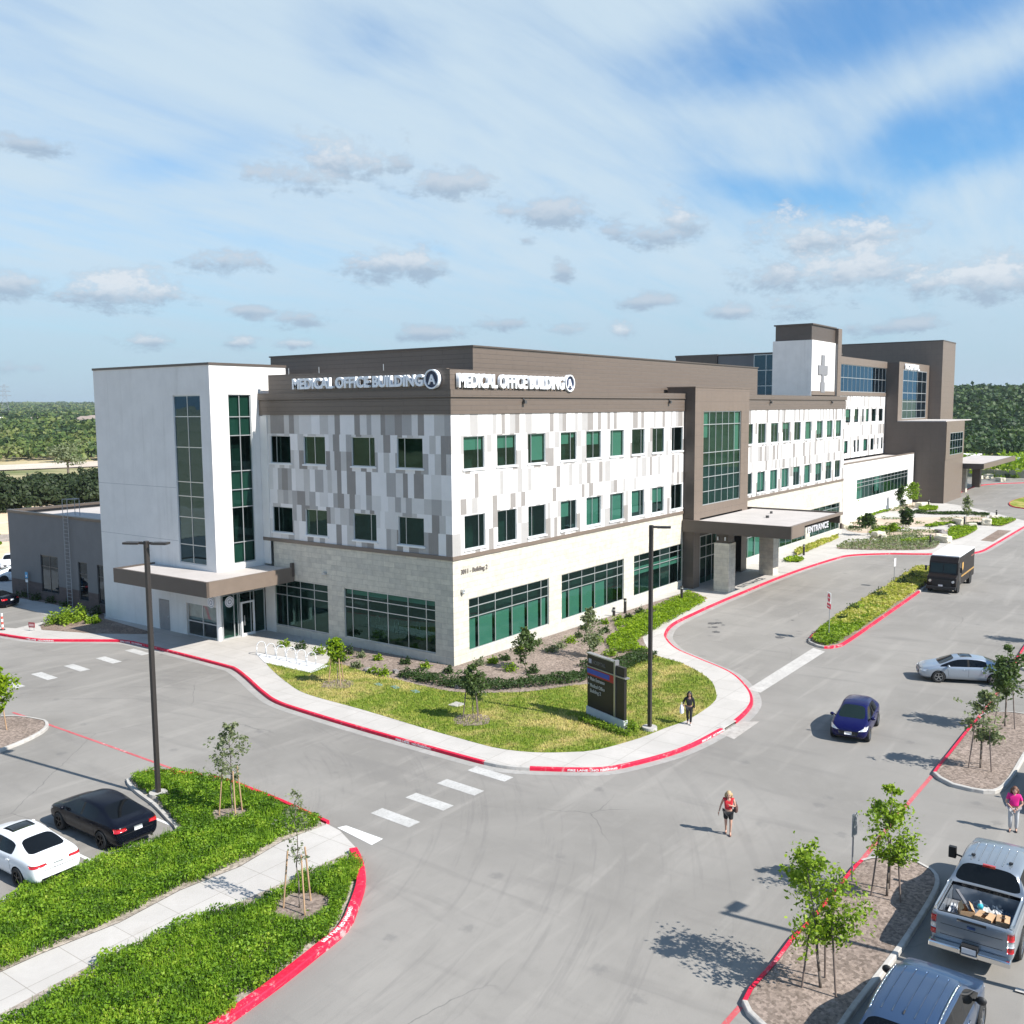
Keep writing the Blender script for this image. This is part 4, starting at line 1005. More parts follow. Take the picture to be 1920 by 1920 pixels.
# ================================================================== hospital beyond
ho = empty('hospital_building', (84, 7, 0), 0, 'brown and white hospital block with a cross on its white tower, beyond the office building', 'building')
ho0 = (84, 7, 0)
HY = 7.3; H = fx(HY)
mb = MB(); hops = []
def hw(a, b_, t, bo):
    A = onY(a, t, HY); B = onY(b_, bo, HY); return (A[0], B[0], B[2], A[2])
z4 = lambda x, y: (1420+x/5.053, 580+y/5.053)
for (a, b_, t, bo, pa) in ((838, 885, 950, 1075, 0), (922, 960, 950, 1068, 0), (995, 1010, 950, 1065, 0), (1030, 1058, 950, 1062, 0), (1085, 1125, 950, 1060, 0), (1152, 1190, 945, 1055, 0)):
    u0 = onY(*z4(a, t), HY)[0]; u1 = onY(*z4(b_, t), HY)[0]; hops.append((u0, u1, 13.25, 15.25))
for (a, b_) in ((822, 858), (915, 933), (948, 966), (1005, 1045), (1072, 1103), (1138, 1150), (1172, 1188)):
    u0 = onY(*z4(a, 1240), HY)[0]; u1 = onY(*z4(b_, 1240), HY)[0]; hops.append((u0, u1, 8.75, 10.6))
HR = [(8.0, 9.6), (9.6, 11.2), (11.2, 12.8), (12.8, 14.2), (14.2, 15.6), (15.6, 17.2)]
clad_rows(mb, H, 84, 119.7, HR, hops, (6, 4, 1.5, 1.2, 1.0), 21)
loc(mb, 'panel_cladding', PANEL, ho, ho0)
for o_ in hops:
    w_ = window(None, H, *o_, vm=(), blind=rnd.choice((0, .6, .9)), sill=False, fr=.08, frm=DARKFR); w_.parent = ho; w_.location = (-84, -7, 0)
mb = MB(); mb.box((84, HY+.9, 0), (119, 30, 17)); loc(mb, 'interior', INTER, ho, ho0)
mb = MB(); fbox(mb, H, 84, 119.7, -.4, .1, 17.2, 17.75); fbox(mb, H, 95.5, 119.7, -.3, .12, 21.7, 22.75)
loc(mb, 'roof_band', FASCIA, ho, ho0)
w_ = window(None, H, 95.7, 119.6, 17.75, 21.7, vm=[i/12 for i in range(1, 12)], hm=(.52,), sill=False, fr=.09, w=-.05, glass=GLASSB, blind=[(0, .72, .95)], name='ribbon_window'); w_.parent = ho; w_.location = (-84, -7, 0)
mb = MB(); mb.box((95.7, 8.1, 17.4), (119.6, 8.2, 21.9)); loc(mb, 'backing', INTER, ho, ho0)
# cross tower
mb = MB(); cx = (83.9, 94.4)
mb.box((cx[0], HY, 16), (cx[1]-.8, 12.7, 24.45), 0); mb.box((cx[0]+.15, HY+.15, 24.45), (cx[1]-.6, 12.4, 26.45), 1); mb.box((cx[1]-.85, HY-.25, 16), (cx[1]-.75, HY, 24.3), 2)
mb.box((cx[1]-.6, HY-.3, 16), (cx[1]+1.0, 10.6, 26.5), 3); mb.box((cx[0]-.05, HY-.05, 26.45), (cx[1]-.6, 12.6, 26.62), 1)
loc(mb, 'cross_tower', [STUCCO, ACMD, GREYST, ACM], ho, ho0)
mb = MB(); CRM = mat('grey_cross_metal', (.20, .20, .21), .45); cc = 88.25
for (a, b_, c_, d_) in ((-.62, .62, 21.2, 22.6), (-1.9, 1.9, 19.95, 21.2), (-.42, .42, 18.95, 19.95), (-.8, .8, 17.55, 18.95)):
    fbox(mb, H, cc+a, cc+b_, .02, .14, c_, d_)
loc(mb, 'cross', CRM, ho, ho0)
# brown volumes, with sunlight put into the lighter brown of the road sides
mb = MB()
mb.box((119.7, -2.15, 0), (132.9, 26, 13.1), 1)
wall = [(119.72, 5.3, 13.1), (119.72, 7.2, 13.1)]
mb.box((119.8, 5.35, 13.1), (139.8, 8.2, 22.65), 1)
loc(mb, 'dark_wing', [ACM, ACMD], ho, ho0)
mb = MB(); mb.face([(119.6, -2.155, 0), (132.9, -2.155, 0), (132.9, -2.155, 7.8), (119.6, -2.155, 7.8)], 0)
wall_grid(mb, fx(-2.2), 119.7, 133.0, 7.0, 13.15, [(122.4, 131.9, 7.7, 11.3)], 0, depth=.03)
loc(mb, 'sunlit_wing_face', FASCIA, ho, ho0)
w_ = window(None, fx(-2.2), 122.4, 131.9, 7.7, 11.3, vm=(.2, .4, .6, .8), hm=(.3, .65), sill=False, fr=.09, w=-.01, glass=GLASSB, name='corner_window'); w_.parent = ho; w_.location = (-84, -7, 0)
mb = MB(); mb.box((119.9, -2.0, 13.1), (139.5, 20, 13.25)); loc(mb, 'wing_roof', ROOFM, ho, ho0)
mb = MB(); wall_grid(mb, fx(5.3), 119.7, 139.8, 13.25, 22.75, [(122.2, 138.0, 13.5, 21.55)], 0, depth=.04); loc(mb, 'bay_frame', FASCIA, ho, ho0)
w_ = window(None, fx(5.3), 122.2, 138.0, 13.5, 21.55, vm=(.2, .4, .6, .8), hm=(.17, .35, .53, .78), sill=False, fr=.12, w=-.01, glass=GLASSB, name='bay_window', blind=[(.45, .99, .99)]); w_.parent = ho; w_.location = (-84, -7, 0)
mb = MB(); mb.box((140, 3.2, 0), (150, 22.0, 26.95), 0); mb.box((139.95, 3.15, 26.95), (150.1, 22.1, 27.15), 1); loc(mb, 'tall_brown_wing', [ACM, ACMD], ho, ho0)
text_mesh('letter_sign', 'HOSPITAL', 1.2, LETW, ho, .06, frame_matrix((122.6-84, 5.1-7, 21.65), (1, 0, 0), (0, 0, 1), (0, -1, 0)), .05, 1.7)
# rear volumes seen over the roofs
mb = MB(); mb.box((100, 28, 16), (112, 35.2, 23.9), 1); mb.box((99.95, 27.9, 23.7), (112.1, 35.3, 24.0), 1)
mb.box((100.2, 22.0, 16), (112, 27.9, 23.7), 0); mb.box((100.1, 12.0, 23.75), (112, 28, 23.95), 2)
loc(mb, 'rear_wing', [GREYST, ACMD, FASCIAD], ho, ho0)
w_ = window(None, fy(100.2), 14.0, 22.0, 16.5, 23.7, vm=(.25, .5, .75), hm=(.33, .66), sill=False, fr=.12, w=-.05, glass=GLASSB, name='rear_curtain_wall'); w_.parent = ho; w_.location = (-84, -7, 0)
mb = MB(); mb.box((100.9, 13, 16), (101, 22, 23.7)); loc(mb, 'backing', INTER, ho, ho0)
# white single storey projection
EY = 2.46; E = fx(EY)
mb = MB(); eo = (89.0, 115.9, 2.95, 5.7)
wall_grid(mb, E, 83.2, 119.4, -.05, 8.05, [eo], 0); mb.face([(83.2, EY, 0), (83.2, 7.3, 0), (83.2, 7.3, 8.05), (83.2, EY, 8.05)], 0)
mb.box((83.3, EY+.3, 7.6), (119.6, 7.29, 7.72), 1); loc(mb, 'white_wing', [STUCCO, ROOFM], ho, ho0)
mb = MB(); fbox(mb, E, 83.15, 119.45, -.3, .05, 8.05, 8.2); mb.box((83.15, EY+.3, 8.05), (83.5, 7.25, 8.2)); loc(mb, 'wing_coping', FASCIA, ho, ho0)
w_ = window(None, E, *eo, vm=[i/14 for i in range(1, 14)], hm=(.62, .82), sill=False, fr=.08, w=-.08, glass=GLASS, blind=[(0, .12, 1), (.34, .42, .8)], name='wing_window'); w_.parent = ho; w_.location = (-84, -7, 0)
mb = MB(); mb.box((84, EY+.8, .1), (118, 6.8, 7.5)); loc(mb, 'backing', INTER, ho, ho0)
# hospital canopy
mb = MB(); mb.box((134.3, -5.2, 4.9), (134.6, 2.5, 5.8), 1); mb.box((134.6, -5.2, 4.9), (166, -4.9, 5.8), 0); mb.box((134.6, -4.9, 5.55), (166, 2.5, 5.7), 2); mb.box((134.6, -4.9, 4.95), (166, 2.5, 5.1), 1)
loc(mb, 'porch_canopy', [FASCIA, ACMD, ROOFM], ho, ho0)
for q in (136.2, 142.6, 155.5):
    mb = MB(); mb.box((q, -.9, 0), (q+1.4, .5, 4.95)); loc(mb, 'porch_column', STONE_L if q < 150 else ACM, ho, ho0)
# ------------------------------------------------------------------ vehicles
def paint(name, col, rough=.25, metal=.0, coat=1.0, spec=.5):
    return mat(name, col, max(rough, .3), metal, .25, coat=coat*.8)
TINT = mat('tinted_car_glass', (.004, .005, .006), .04, spec=.32)
TINTG = mat('greenish_windscreen', (.008, .016, .014), .04, spec=.38)
BLACKP = mat('black_plastic', (.016, .016, .017), .55)
RUBBER = mat('tyre_rubber', (.018, .018, .018), .85)
RIMM = mat('alloy_rim', (.42, .43, .44), .3, metal=.85)
RIMD = mat('dark_alloy_rim', (.04, .04, .042), .35, metal=.7)
REDL = mat('red_tail_lens', (.42, .004, .008), .15, coat=1)
CLRL = mat('clear_lens', (.62, .64, .66), .12, metal=.3, coat=1)
AMBER = mat('amber_lens', (.6, .14, .03), .2, coat=1)
CHROME = mat('chrome_trim', (.72, .72, .72), .12, metal=1)
PLATE = mat('number_plate', (.66, .67, .70), .5)
UNDER = mat('car_underside', (.012, .012, .012), .9)
def eval_split(o, names):
    """apply modifiers, then split faces by material into parts"""
    dg = bpy.context.evaluated_depsgraph_get(); me = bpy.data.meshes.new_from_object(o.evaluated_get(dg))
    return me
def car_body(root, st, paintm, boxy=0.0, wheels=(), wr=.36, sub=2, gl=(TINT, TINT, TINT), cut=None, bodyname='body', wellz=None):
    rings = []
    for (x, zb, zbelt, zr, w, wrf, t) in [s[:7] for s in st]:
        zm = zb+(zbelt-zb)*.55
        if t == 'd':
            a, b_, c = (.86, .76, .42) if not boxy else (.955, .90, .5)
            q = [(0, zb), (w*(.80+.14*boxy), zb), (w*(.965+.03*boxy), zb+.10), (w, zm), (w*(.985+.01*boxy), zbelt-.06), (w*(.93+.05*boxy), zbelt), (w*a, zr-.012), (w*b_, zr), (w*c, zr+.015), (0, zr+.02)]
        else:
            q = [(0, zb), (w*(.80+.14*boxy), zb), (w*(.965+.03*boxy), zb+.10), (w, zm), (w*(.985+.01*boxy), zbelt-.06), (w*(.93+.05*boxy), zbelt), (wrf, zr-.085), (wrf*.90, zr-.02), (wrf*.5, zr+.01), (0, zr+.018)]
        rings.append([(x, y, z) for y, z in q]+[(x, -y, z) for y, z in q[1:-1]][::-1])
    V = [p for r in rings for p in r]; n = len(rings[0]); F = []; Mt = []
    for i in range(len(rings)-1):
        side, top = st[i][7], st[i][8]
        for k in range(n):
            k2 = (k+1) % n; F.append((i*n+k, i*n+k2, (i+1)*n+k2, (i+1)*n+k))
            m = 0
            kk = k if k < 9 else n-1-k   # symmetric index 0..8
            if kk in (5,): m = {'g': 2, 'p': 0, 'k': 4}[side]
            if kk in (7, 8): m = {'w': 1, 'r': 3, 'p': 0}[top]
            if kk == 0: m = 4
            Mt.append(m)
    for i, fl in ((0, 0), (len(rings)-1, 1)):
        c = len(V); xs = rings[i][0][0]; V.append((xs, 0, (rings[i][0][2]+rings[i][9][2])/2))
        for k in range(n):
            f = (c, i*n+(k+1) % n, i*n+k) if fl == 0 else (c, i*n+k, i*n+(k+1) % n)
            F.append(f); Mt.append(0)
    me = bpy.data.meshes.new('tmp'); me.from_pydata(V, [], F); me.polygons.foreach_set('material_index', Mt)
    bm = bmesh.new(); bm.from_mesh(me); bmesh.ops.recalc_face_normals(bm, faces=bm.faces)
    cl = bm.edges.layers.float.get('crease_edge') or bm.edges.layers.float.new('crease_edge')
    for e in bm.edges:
        ms = {f.material_index for f in e.link_faces}
        if len(ms) > 1: e[cl] = .55
        a, b2 = e.verts
        if abs(a.co.x-b2.co.x) > .03:
            ia = a.index % n if a.index < len(rings)*n else -1
            if ia in (5, n-5): e[cl] = max(e[cl], .35+.4*boxy)
            if boxy and ia in (6, n-6, 1, n-1): e[cl] = .5
    bm.to_mesh(me); bm.free()
    o = bpy.data.objects.new('tmp', me); COL.objects.link(o)
    for m in (paintm, gl[0], gl[1], gl[2], UNDER): me.materials.append(m)
    md = o.modifiers.new('s', 'SUBSURF'); md.levels = sub; md.render_levels = sub
    cm = bmesh.new()
    hw = max(s[4] for s in st)
    for wx in wheels:
        for sy in (-1, 1):
            mtx = Matrix.Translation((wx, sy*(hw+.02), wr-.02)) @ Matrix.Rotation(pi/2, 4, 'X')
            bmesh.ops.create_cone(cm, cap_ends=True, segments=28, radius1=wr*1.16, radius2=wr*1.16, depth=.62, matrix=mtx)
    if cut:
        for a, b_ in cut:
            mtx = Matrix.Translation([(a[i]+b_[i])/2 for i in range(3)]) @ Matrix.Diagonal([abs(b_[i]-a[i]) for i in range(3)]+[1])
            bmesh.ops.create_cube(cm, size=1, matrix=mtx)
    cme = bpy.data.meshes.new('c'); cm.to_mesh(cme); cm.free(); cme.materials.append(UNDER)
    co = bpy.data.objects.new('c', cme); COL.objects.link(co)
    if wheels or cut:
        bo = o.modifiers.new('b', 'BOOLEAN'); bo.object = co; bo.operation = 'DIFFERENCE'; bo.solver = 'EXACT'
        try: bo.material_mode = 'TRANSFER'
        except Exception: pass
    dg = bpy.context.evaluated_depsgraph_get(); ev = bpy.data.meshes.new_from_object(o.evaluated_get(dg))
    bpy.data.objects.remove(o); bpy.data.objects.remove(co)
    vs = [v.co.copy() for v in ev.vertices]; bvh = BVHTree.FromPolygons(vs, [tuple(p.vertices) for p in ev.polygons])
    mnames = [m.name if m else '' for m in ev.materials]
    groups = {}
    for p in ev.polygons: groups.setdefault(p.material_index, []).append(tuple(p.vertices))
    def sub_mesh(name, faces, mats, parent, sel):
        used = sorted({i for f in faces for i in f}); mp = {j: i for i, j in enumerate(used)}
        m = bpy.data.meshes.new(name); m.from_pydata([vs[j] for j in used], [], [tuple(mp[i] for i in f) for f in faces])
        m.polygons.foreach_set('material_index', sel); m.polygons.foreach_set('use_smooth', [True]*len(faces))
        return link_mesh(name, m, mats, parent)
    bodyf, sel = [], []
    parts = {}
    for mi, fs in groups.items():
        idx = mi if mi < 5 else 5
        if idx in (0, 4, 5):
            bodyf += fs; sel += [0 if idx == 0 else 1]*len(fs)
        else: parts[idx] = fs
    body = sub_mesh(bodyname, bodyf, [paintm, UNDER], root, sel)
    try: body.data.set_sharp_from_angle(angle=radians(38))
    except Exception: pass
    for idx, nm, m in ((1, 'windscreen', gl[0]), (3, 'rear_window', gl[2])):
        if idx in parts: sub_mesh(nm, parts[idx], [m], root, [0]*len(parts[idx]))
    if 2 in parts:
        for sy in (1, -1):
            fs = [f for f in parts[2] if sum(vs[i].y for i in f)*sy > 0]
            if fs: sub_mesh('side_window', fs, [gl[1]], root, [0]*len(fs))
    return body, bvh
def patch(root, name, bvh, corners, direction, m, off=.006, nu=6, nv=4, thick=True, start=3.0):
    """conformal piece lying on the body: 4 corners (3D, roughly on the surface) projected along direction"""
    d = Vector(direction).normalized(); C4 = [Vector(c) for c in corners]; pts = []
    for j in range(nv+1):
        row = []
        for i in range(nu+1):
            u, v = i/nu, j/nv
            p = C4[0]*(1-u)*(1-v)+C4[1]*u*(1-v)+C4[2]*u*v+C4[3]*(1-u)*v
            h = bvh.ray_cast(p-d*start, d)
            if h[0] is None: row.append(p)
            else: row.append(h[0]-d*off)
        pts.append(row)
    mb = MB()
    for j in range(nv):
        for i in range(nu): mb.face([pts[j][i], pts[j][i+1], pts[j+1][i+1], pts[j+1][i]])
    # rim so that the piece has thickness
    ring = [pts[0][i] for i in range(nu+1)]+[pts[j][nu] for j in range(1, nv+1)]+[pts[nv][i] for i in range(nu-1, -1, -1)]+[pts[j][0] for j in range(nv-1, 0, -1)]
    for a, b_ in zip(ring, ring[1:]+ring[:1]): mb.face([a, b_, b_+d*(off+.004), a+d*(off+.004)])
    return mb.build(name, m, root, smooth=True, merge=True)
def wheel(root, x, y, r, w=.22, rim=RIMM, spokes=5):
    s = 1 if y > 0 else -1; mb = MB(); n = 28
    prof = [(r*.66, -w/2), (r*.93, -w/2), (r, -w/2+.035), (r, w/2-.035), (r*.93, w/2), (r*.66, w/2)]
    for k in range(n):
        a0, a1 = 2*pi*k/n, 2*pi*(k+1)/n
        for (ra, wa), (rb, wb) in zip(prof[:-1], prof[1:]):
            mb.face([(ra*cos(a0), wa, ra*sin(a0)), (ra*cos(a1), wa, ra*sin(a1)), (rb*cos(a1), wb, rb*sin(a1)), (rb*cos(a0), wb, rb*sin(a0))])
    mb.face([(r*.66*cos(2*pi*k/n), -s*w/2*.4, r*.66*sin(2*pi*k/n)) for k in range(n)])
    t = mb.build('wheel', RUBBER, root, smooth=False); t.location = (x, y, r)
    mb = MB(); yo = s*(w/2-.02)
    for k in range(n):
        a0, a1 = 2*pi*k/n, 2*pi*(k+1)/n
        for ra, rb, ya, yb in ((.66, .60, .012, .012), (.60, .58, .012, -.05)):
            mb.face([(r*ra*cos(a0), yo+s*ya, r*ra*sin(a0)), (r*ra*cos(a1), yo+s*ya, r*ra*sin(a1)), (r*rb*cos(a1), yo+s*yb, r*rb*sin(a1)), (r*rb*cos(a0), yo+s*yb, r*rb*sin(a0))])
    for k in range(spokes):
        a = 2*pi*k/spokes+.3
        for da in (-.11, .11):
            c, s_ = cos(a+da), sin(a+da); px_, pz = -s_, c; q = r*.035
            P_ = [(r*.10*c+px_*q, r*.10*s_+pz*q), (r*.10*c-px_*q, r*.10*s_-pz*q), (r*.61*c-px_*q, r*.61*s_-pz*q), (r*.61*c+px_*q, r*.61*s_+pz*q)]
            mb.face([(p[0], yo+s*.004, p[1]) for p in P_])
            for e in range(4): p0, p1 = P_[e], P_[(e+1) % 4]; mb.face([(p0[0], yo+s*.004, p0[1]), (p1[0], yo+s*.004, p1[1]), (p1[0], yo-s*.03, p1[1]), (p0[0], yo-s*.03, p0[1])])
    mb.face([(r*.14*cos(2*pi*k/12), yo+s*.008, r*.14*sin(2*pi*k/12)) for k in range(12)])
    mb.build('rim', rim, t)
    return t
def mirror(root, x, y, z, m, w=.2, h=.13):
    s = 1 if y > 0 else -1; mb = MB(); mb.ball((x, y+s*.12, z), 1, 0, 10, 8, .07, w*.55, h*.6); mb.tube((x, y-s*.06, z-.04), (x, y+s*.06, z-.01), .03, .03, 6)
    return mb.build('mirror', m, root, smooth=True)
def side_lines(root, bvh, W, xs, z0, z1, m=UNDER):
    for sy in (1, -1):
        for (xa, xb) in xs:
            y = sy*W; patch(root, 'door_seam', bvh, [(xa, y, z0), (xa+.014, y, z0), (xb+.014, y, z1), (xb, y, z1)], (0, -sy, 0), m, .002, 1, 6)
def handles(root, bvh, W, xs, z, m):
    for sy in (1, -1):
        for x_ in xs:
            y = sy*W; patch(root, 'door_handle', bvh, [(x_-.09, y, z-.016), (x_+.09, y, z-.016), (x_+.09, y, z+.016), (x_-.09, y, z+.016)], (0, -sy, 0), m, .03, 3, 1)
SEDAN = [(-2.38, .40, .70, .78, .70, 0, 'd', 'p', 'p'), (-2.33, .28, .88, .96, .82, 0, 'd', 'p', 'p'), (-2.12, .22, .97, 1.035, .875, 0, 'd', 'p', 'p'), (-1.80, .20, 1.0, 1.075, .90, 0, 'd', 'p', 'r'),
         (-1.02, .19, .995, 1.375, .91, .60, 'c', 'g', 'p'), (-.55, .19, .975, 1.44, .912, .625, 'c', 'g', 'p'), (-.13, .19, .965, 1.455, .912, .63, 'c', 'k', 'p'), (-.04, .19, .96, 1.455, .912, .63, 'c', 'g', 'p'),
         (.32, .19, .955, 1.435, .912, .62, 'c', 'g', 'p'), (.60, .19, .95, 1.385, .91, .605, 'c', 'g', 'w'), (1.36, .20, .925, .99, .90, 0, 'd', 'p', 'p'), (1.85, .21, .85, .91, .885, 0, 'd', 'p', 'p'), (2.2, .23, .72, .79, .81, 0, 'd', 'p', 'p'), (2.37, .33, .58, .63, .66, 0, 'd', 'p', 'p')]
HATCH = [(-2.02, .42, .74, .84, .66, 0, 'd', 'p', 'p'), (-1.98, .30, .92, .98, .78, 0, 'd', 'p', 'p'), (-1.86, .22, 1.0, 1.08, .84, 0, 'd', 'p', 'r'), (-1.42, .2, 1.0, 1.39, .865, .55, 'c', 'p', 'p'), (-1.1, .19, .985, 1.455, .87, .585, 'c', 'g', 'p'),
         (-.5, .19, .97, 1.50, .87, .60, 'c', 'g', 'p'), (-.16, .19, .96, 1.51, .87, .605, 'c', 'k', 'p'), (-.07, .19, .955, 1.51, .87, .605, 'c', 'g', 'p'), (.2, .19, .95, 1.485, .87, .60, 'c', 'g', 'p'), (.46, .19, .945, 1.43, .868, .585, 'c', 'g', 'w'),
         (1.28, .2, .93, 1.0, .86, 0, 'd', 'p', 'p'), (1.62, .21, .85, .92, .845, 0, 'd', 'p', 'p'), (1.86, .24, .72, .79, .775, 0, 'd', 'p', 'p'), (2.0, .34, .58, .63, .62, 0, 'd', 'p', 'p')]
SUV = [(-2.36, .5, .80, .90, .74, 0, 'd', 'p', 'p'), (-2.32, .34, 1.02, 1.08, .87, 0, 'd', 'p', 'p'), (-2.24, .28, 1.10, 1.16, .92, 0, 'd', 'p', 'r'), (-1.86, .26, 1.12, 1.62, .95, .66, 'c', 'g', 'p'), (-1.3, .25, 1.11, 1.70, .955, .70, 'c', 'g', 'p'),
       (-.78, .25, 1.10, 1.725, .955, .71, 'c', 'k', 'p'), (-.68, .25, 1.10, 1.725, .955, .71, 'c', 'g', 'p'), (-.05, .25, 1.09, 1.73, .955, .71, 'c', 'k', 'p'), (.05, .25, 1.09, 1.725, .955, .71, 'c', 'g', 'p'), (.45, .25, 1.08, 1.69, .955, .70, 'c', 'g', 'w'),
       (1.15, .26, 1.06, 1.13, .945, 0, 'd', 'p', 'p'), (1.75, .28, 1.0, 1.06, .93, 0, 'd', 'p', 'p'), (2.15, .3, .86, .93, .86, 0, 'd', 'p', 'p'), (2.33, .42, .66, .72, .70, 0, 'd', 'p', 'p')]
TRUCK = [(-3.1, .55, 1.28, 1.36, .98, 0, 'd', 'p', 'p'), (-3.04, .50, 1.30, 1.38, 1.01, 0, 'd', 'p', 'p'), (-2.0, .48, 1.30, 1.38, 1.015, 0, 'd', 'p', 'p'), (-1.12, .46, 1.30, 1.38, 1.015, 0, 'd', 'p', 'p'), (-1.02, .45, 1.30, 1.40, 1.015, 0, 'd', 'p', 'r'),
         (-.80, .45, 1.30, 1.90, 1.015, .76, 'c', 'g', 'p'), (-.3, .45, 1.29, 1.955, 1.015, .78, 'c', 'g', 'p'), (.12, .45, 1.29, 1.96, 1.015, .78, 'c', 'k', 'p'), (.22, .45, 1.29, 1.96, 1.015, .78, 'c', 'g', 'p'), (.75, .45, 1.28, 1.93, 1.015, .77, 'c', 'g', 'w'),
         (1.45, .46, 1.27, 1.34, 1.01, 0, 'd', 'p', 'p'), (2.4, .5, 1.22, 1.28, 1.0, 0, 'd', 'p', 'p'), (2.95, .52, 1.1, 1.17, .96, 0, 'd', 'p', 'p'), (3.05, .6, .9, .98, .88, 0, 'd', 'p', 'p')]
def scale_st(st, sx=1, sy=1, sz=1): return [(s[0]*sx, s[1]*sz, s[2]*sz, s[3]*sz, s[4]*sy, s[5]*sy)+tuple(s[6:]) for s in st]
def parked(name, loc, heading, label, cat, group=None): return empty(name, (loc[0], loc[1], 0), radians(heading), label, cat, group)
def sedan(loc, heading, label, pm, rim=RIMM, st=SEDAN, front=True, rear=True, plate=True, sunroof=False, tail=None, nm='parked_car', sx=1, group=None, detail=True, cat='car'):
    root = parked(nm, loc, heading, label, cat, group)
    st = scale_st(st, sx); hatch = st[0][0] > -2.2
    W_ = max(s[4] for s in st); xf = 1.42*sx if not hatch else 1.27; xr = -1.40*sx if not hatch else -1.28
    body, bvh = car_body(root, st, pm, 0, (xf, xr), .34, 2 if detail else 1, (TINTG if hatch else TINT, TINT, TINT))
    for x_ in (xf, xr):
        for sy in (1, -1): wheel(root, x_, sy*(W_-.10), .335, .22, rim)
    X0, X1 = st[0][0], st[-1][0]
    if not detail:
        return root
    for sy in (1, -1):
        if rear: patch(root, 'tail_light', bvh, tail(sy) if tail else [(X0+.03, sy*.42, .80), (X0+.16, sy*.86, .76), (X0+.22, sy*.86, .92), (X0+.06, sy*.45, .90)], (1, -sy*.45, 0), REDL, .012, 8, 3)
        if front:
            hl = [(X1-.05, sy*.40, .60), (X1-.28, sy*.84, .62), (X1-.42, sy*.86, .76), (X1-.12, sy*.50, .68)] if not hatch else [(X1-.06, sy*.40, .60), (X1-.22, sy*.78, .62), (X1-.50, sy*.86, .84), (X1-.20, sy*.62, .74)]
            patch(root, 'headlight', bvh, hl, (-1, -sy*.55, -.25), CLRL, .012, 8, 4)
    if front:
        patch(root, 'grille', bvh, [(X1, -.40, .40), (X1, .40, .40), (X1, .46, .58), (X1, -.46, .58)], (-1, 0, 0), BLACKP, .008, 8, 3)
        patch(root, 'lower_intake', bvh, [(X1, -.55, .27), (X1, .55, .27), (X1, .50, .36), (X1, -.50, .36)], (-1, 0, 0), BLACKP, .008, 8, 2)
        if plate: patch(root, 'number_plate', bvh, [(X1, -.16, .43), (X1, .16, .43), (X1, .16, .56), (X1, -.16, .56)], (-1, 0, 0), PLATE, .03, 3, 1)
    if rear:
        if plate: patch(root, 'number_plate', bvh, [(X0, -.16, .70), (X0, .16, .70), (X0, .16, .84), (X0, -.16, .84)], (1, 0, 0), PLATE, .02, 3, 1)
        patch(root, 'rear_bumper_trim', bvh, [(X0, -.62, .30), (X0, .62, .30), (X0, .56, .42), (X0, -.56, .42)], (1, 0, 0), BLACKP, .008, 8, 2)
        patch(root, 'boot_seam', bvh, [(X0, -.60, .665), (X0, .60, .665), (X0, .60, .68), (X0, -.60, .68)], (1, 0, 0), UNDER, .003, 8, 1)
        mb = MB(); mb.tube((X0+.06, .52, .30), (X0-.02, .52, .30), .04, .04, 10); mb.tube((X0+.06, -.52, .30), (X0-.02, -.52, .30), .04, .04, 10); mb.build('exhaust', CHROME, root)
    side_lines(root, bvh, W_, [(.92, 1.02), (-.10, -.10), (-1.02, -.92)], .32, .93)
    handles(root, bvh, W_, (.08, -.86), .83, pm)
    xm = .98 if not hatch else .92
    for sy in (1, -1): mirror(root, xm, sy*(W_-.06), 1.0, pm)
    if sunroof: patch(root, 'sunroof', bvh, [(-.35, -.40, 2), (.30, -.42, 2), (.30, .42, 2), (-.35, .40, 2)], (0, 0, -1), TINT, .006, 6, 6)
    return root

NAVYP = mat('dark_navy_car_paint', (.004, .005, .010), .22, 0, .22)
WHITEP = paint('white_car_paint', (.74, .75, .77), .25)
BLUEP = mat('deep_blue_car_paint', (.0045, .005, .055), .22, 0, .3)
SILVP = paint('silver_blue_car_paint', (.36, .41, .47), .28, .55)
SLATEP = paint('slate_blue_car_paint', (.042, .080, .155), .24, .5)
GREYP = paint('silver_grey_truck_paint', (.27, .305, .345), .28, .55)
def tail_l(sy): return [(-2.36, sy*.36, .83), (-2.18, sy*.87, .80), (-2.10, sy*.875, .90), (-2.33, sy*.40, .905)]
c1_ = sedan((-25.15, -3.55), 90, 'black navy sedan parked nose away beside the green bed, red tail lights showing', NAVYP, RIMD)
c2_ = sedan((-28.35, -3.85), 91, 'white sedan with black sunroof and dark rear window parked at the left edge', WHITEP, RIMD, tail=tail_l, sunroof=True)
def flip_front(sy): return None
c3_ = sedan((2.35, -23.25), 187, 'deep blue hatchback driving towards the camera on the open road', BLUEP, RIMM, st=HATCH, rear=False)
c4_ = sedan((14.75, -25.65), 113, 'silver blue sedan seen side on, turning behind the young trees', SILVP, RIMM, sx=1.04, sunroof=True)
c5_ = sedan((-1.3, -32.3), 184, 'light grey car mostly cut off by the right edge behind the woman in pink', SILVP, RIMM, rear=False)
# far left car park
c6_ = sedan((4.4, 61.8), 236, 'small white sedan furthest back in the left car park', WHITEP, RIMD, group=None)
c7_ = sedan((1.0, 53.2), -32, 'white sedan parked in the left car park in front of another white car', WHITEP, RIMD)
c8_ = sedan((-2.4, 55.6), -32, 'white hatchback cut off by the left edge of the far car park', WHITEP, RIMD, st=HATCH)
c9_ = sedan((-6.9, 43.0), 108, 'black car with red tail lights at the left edge by the accessible bays', NAVYP, RIMM)

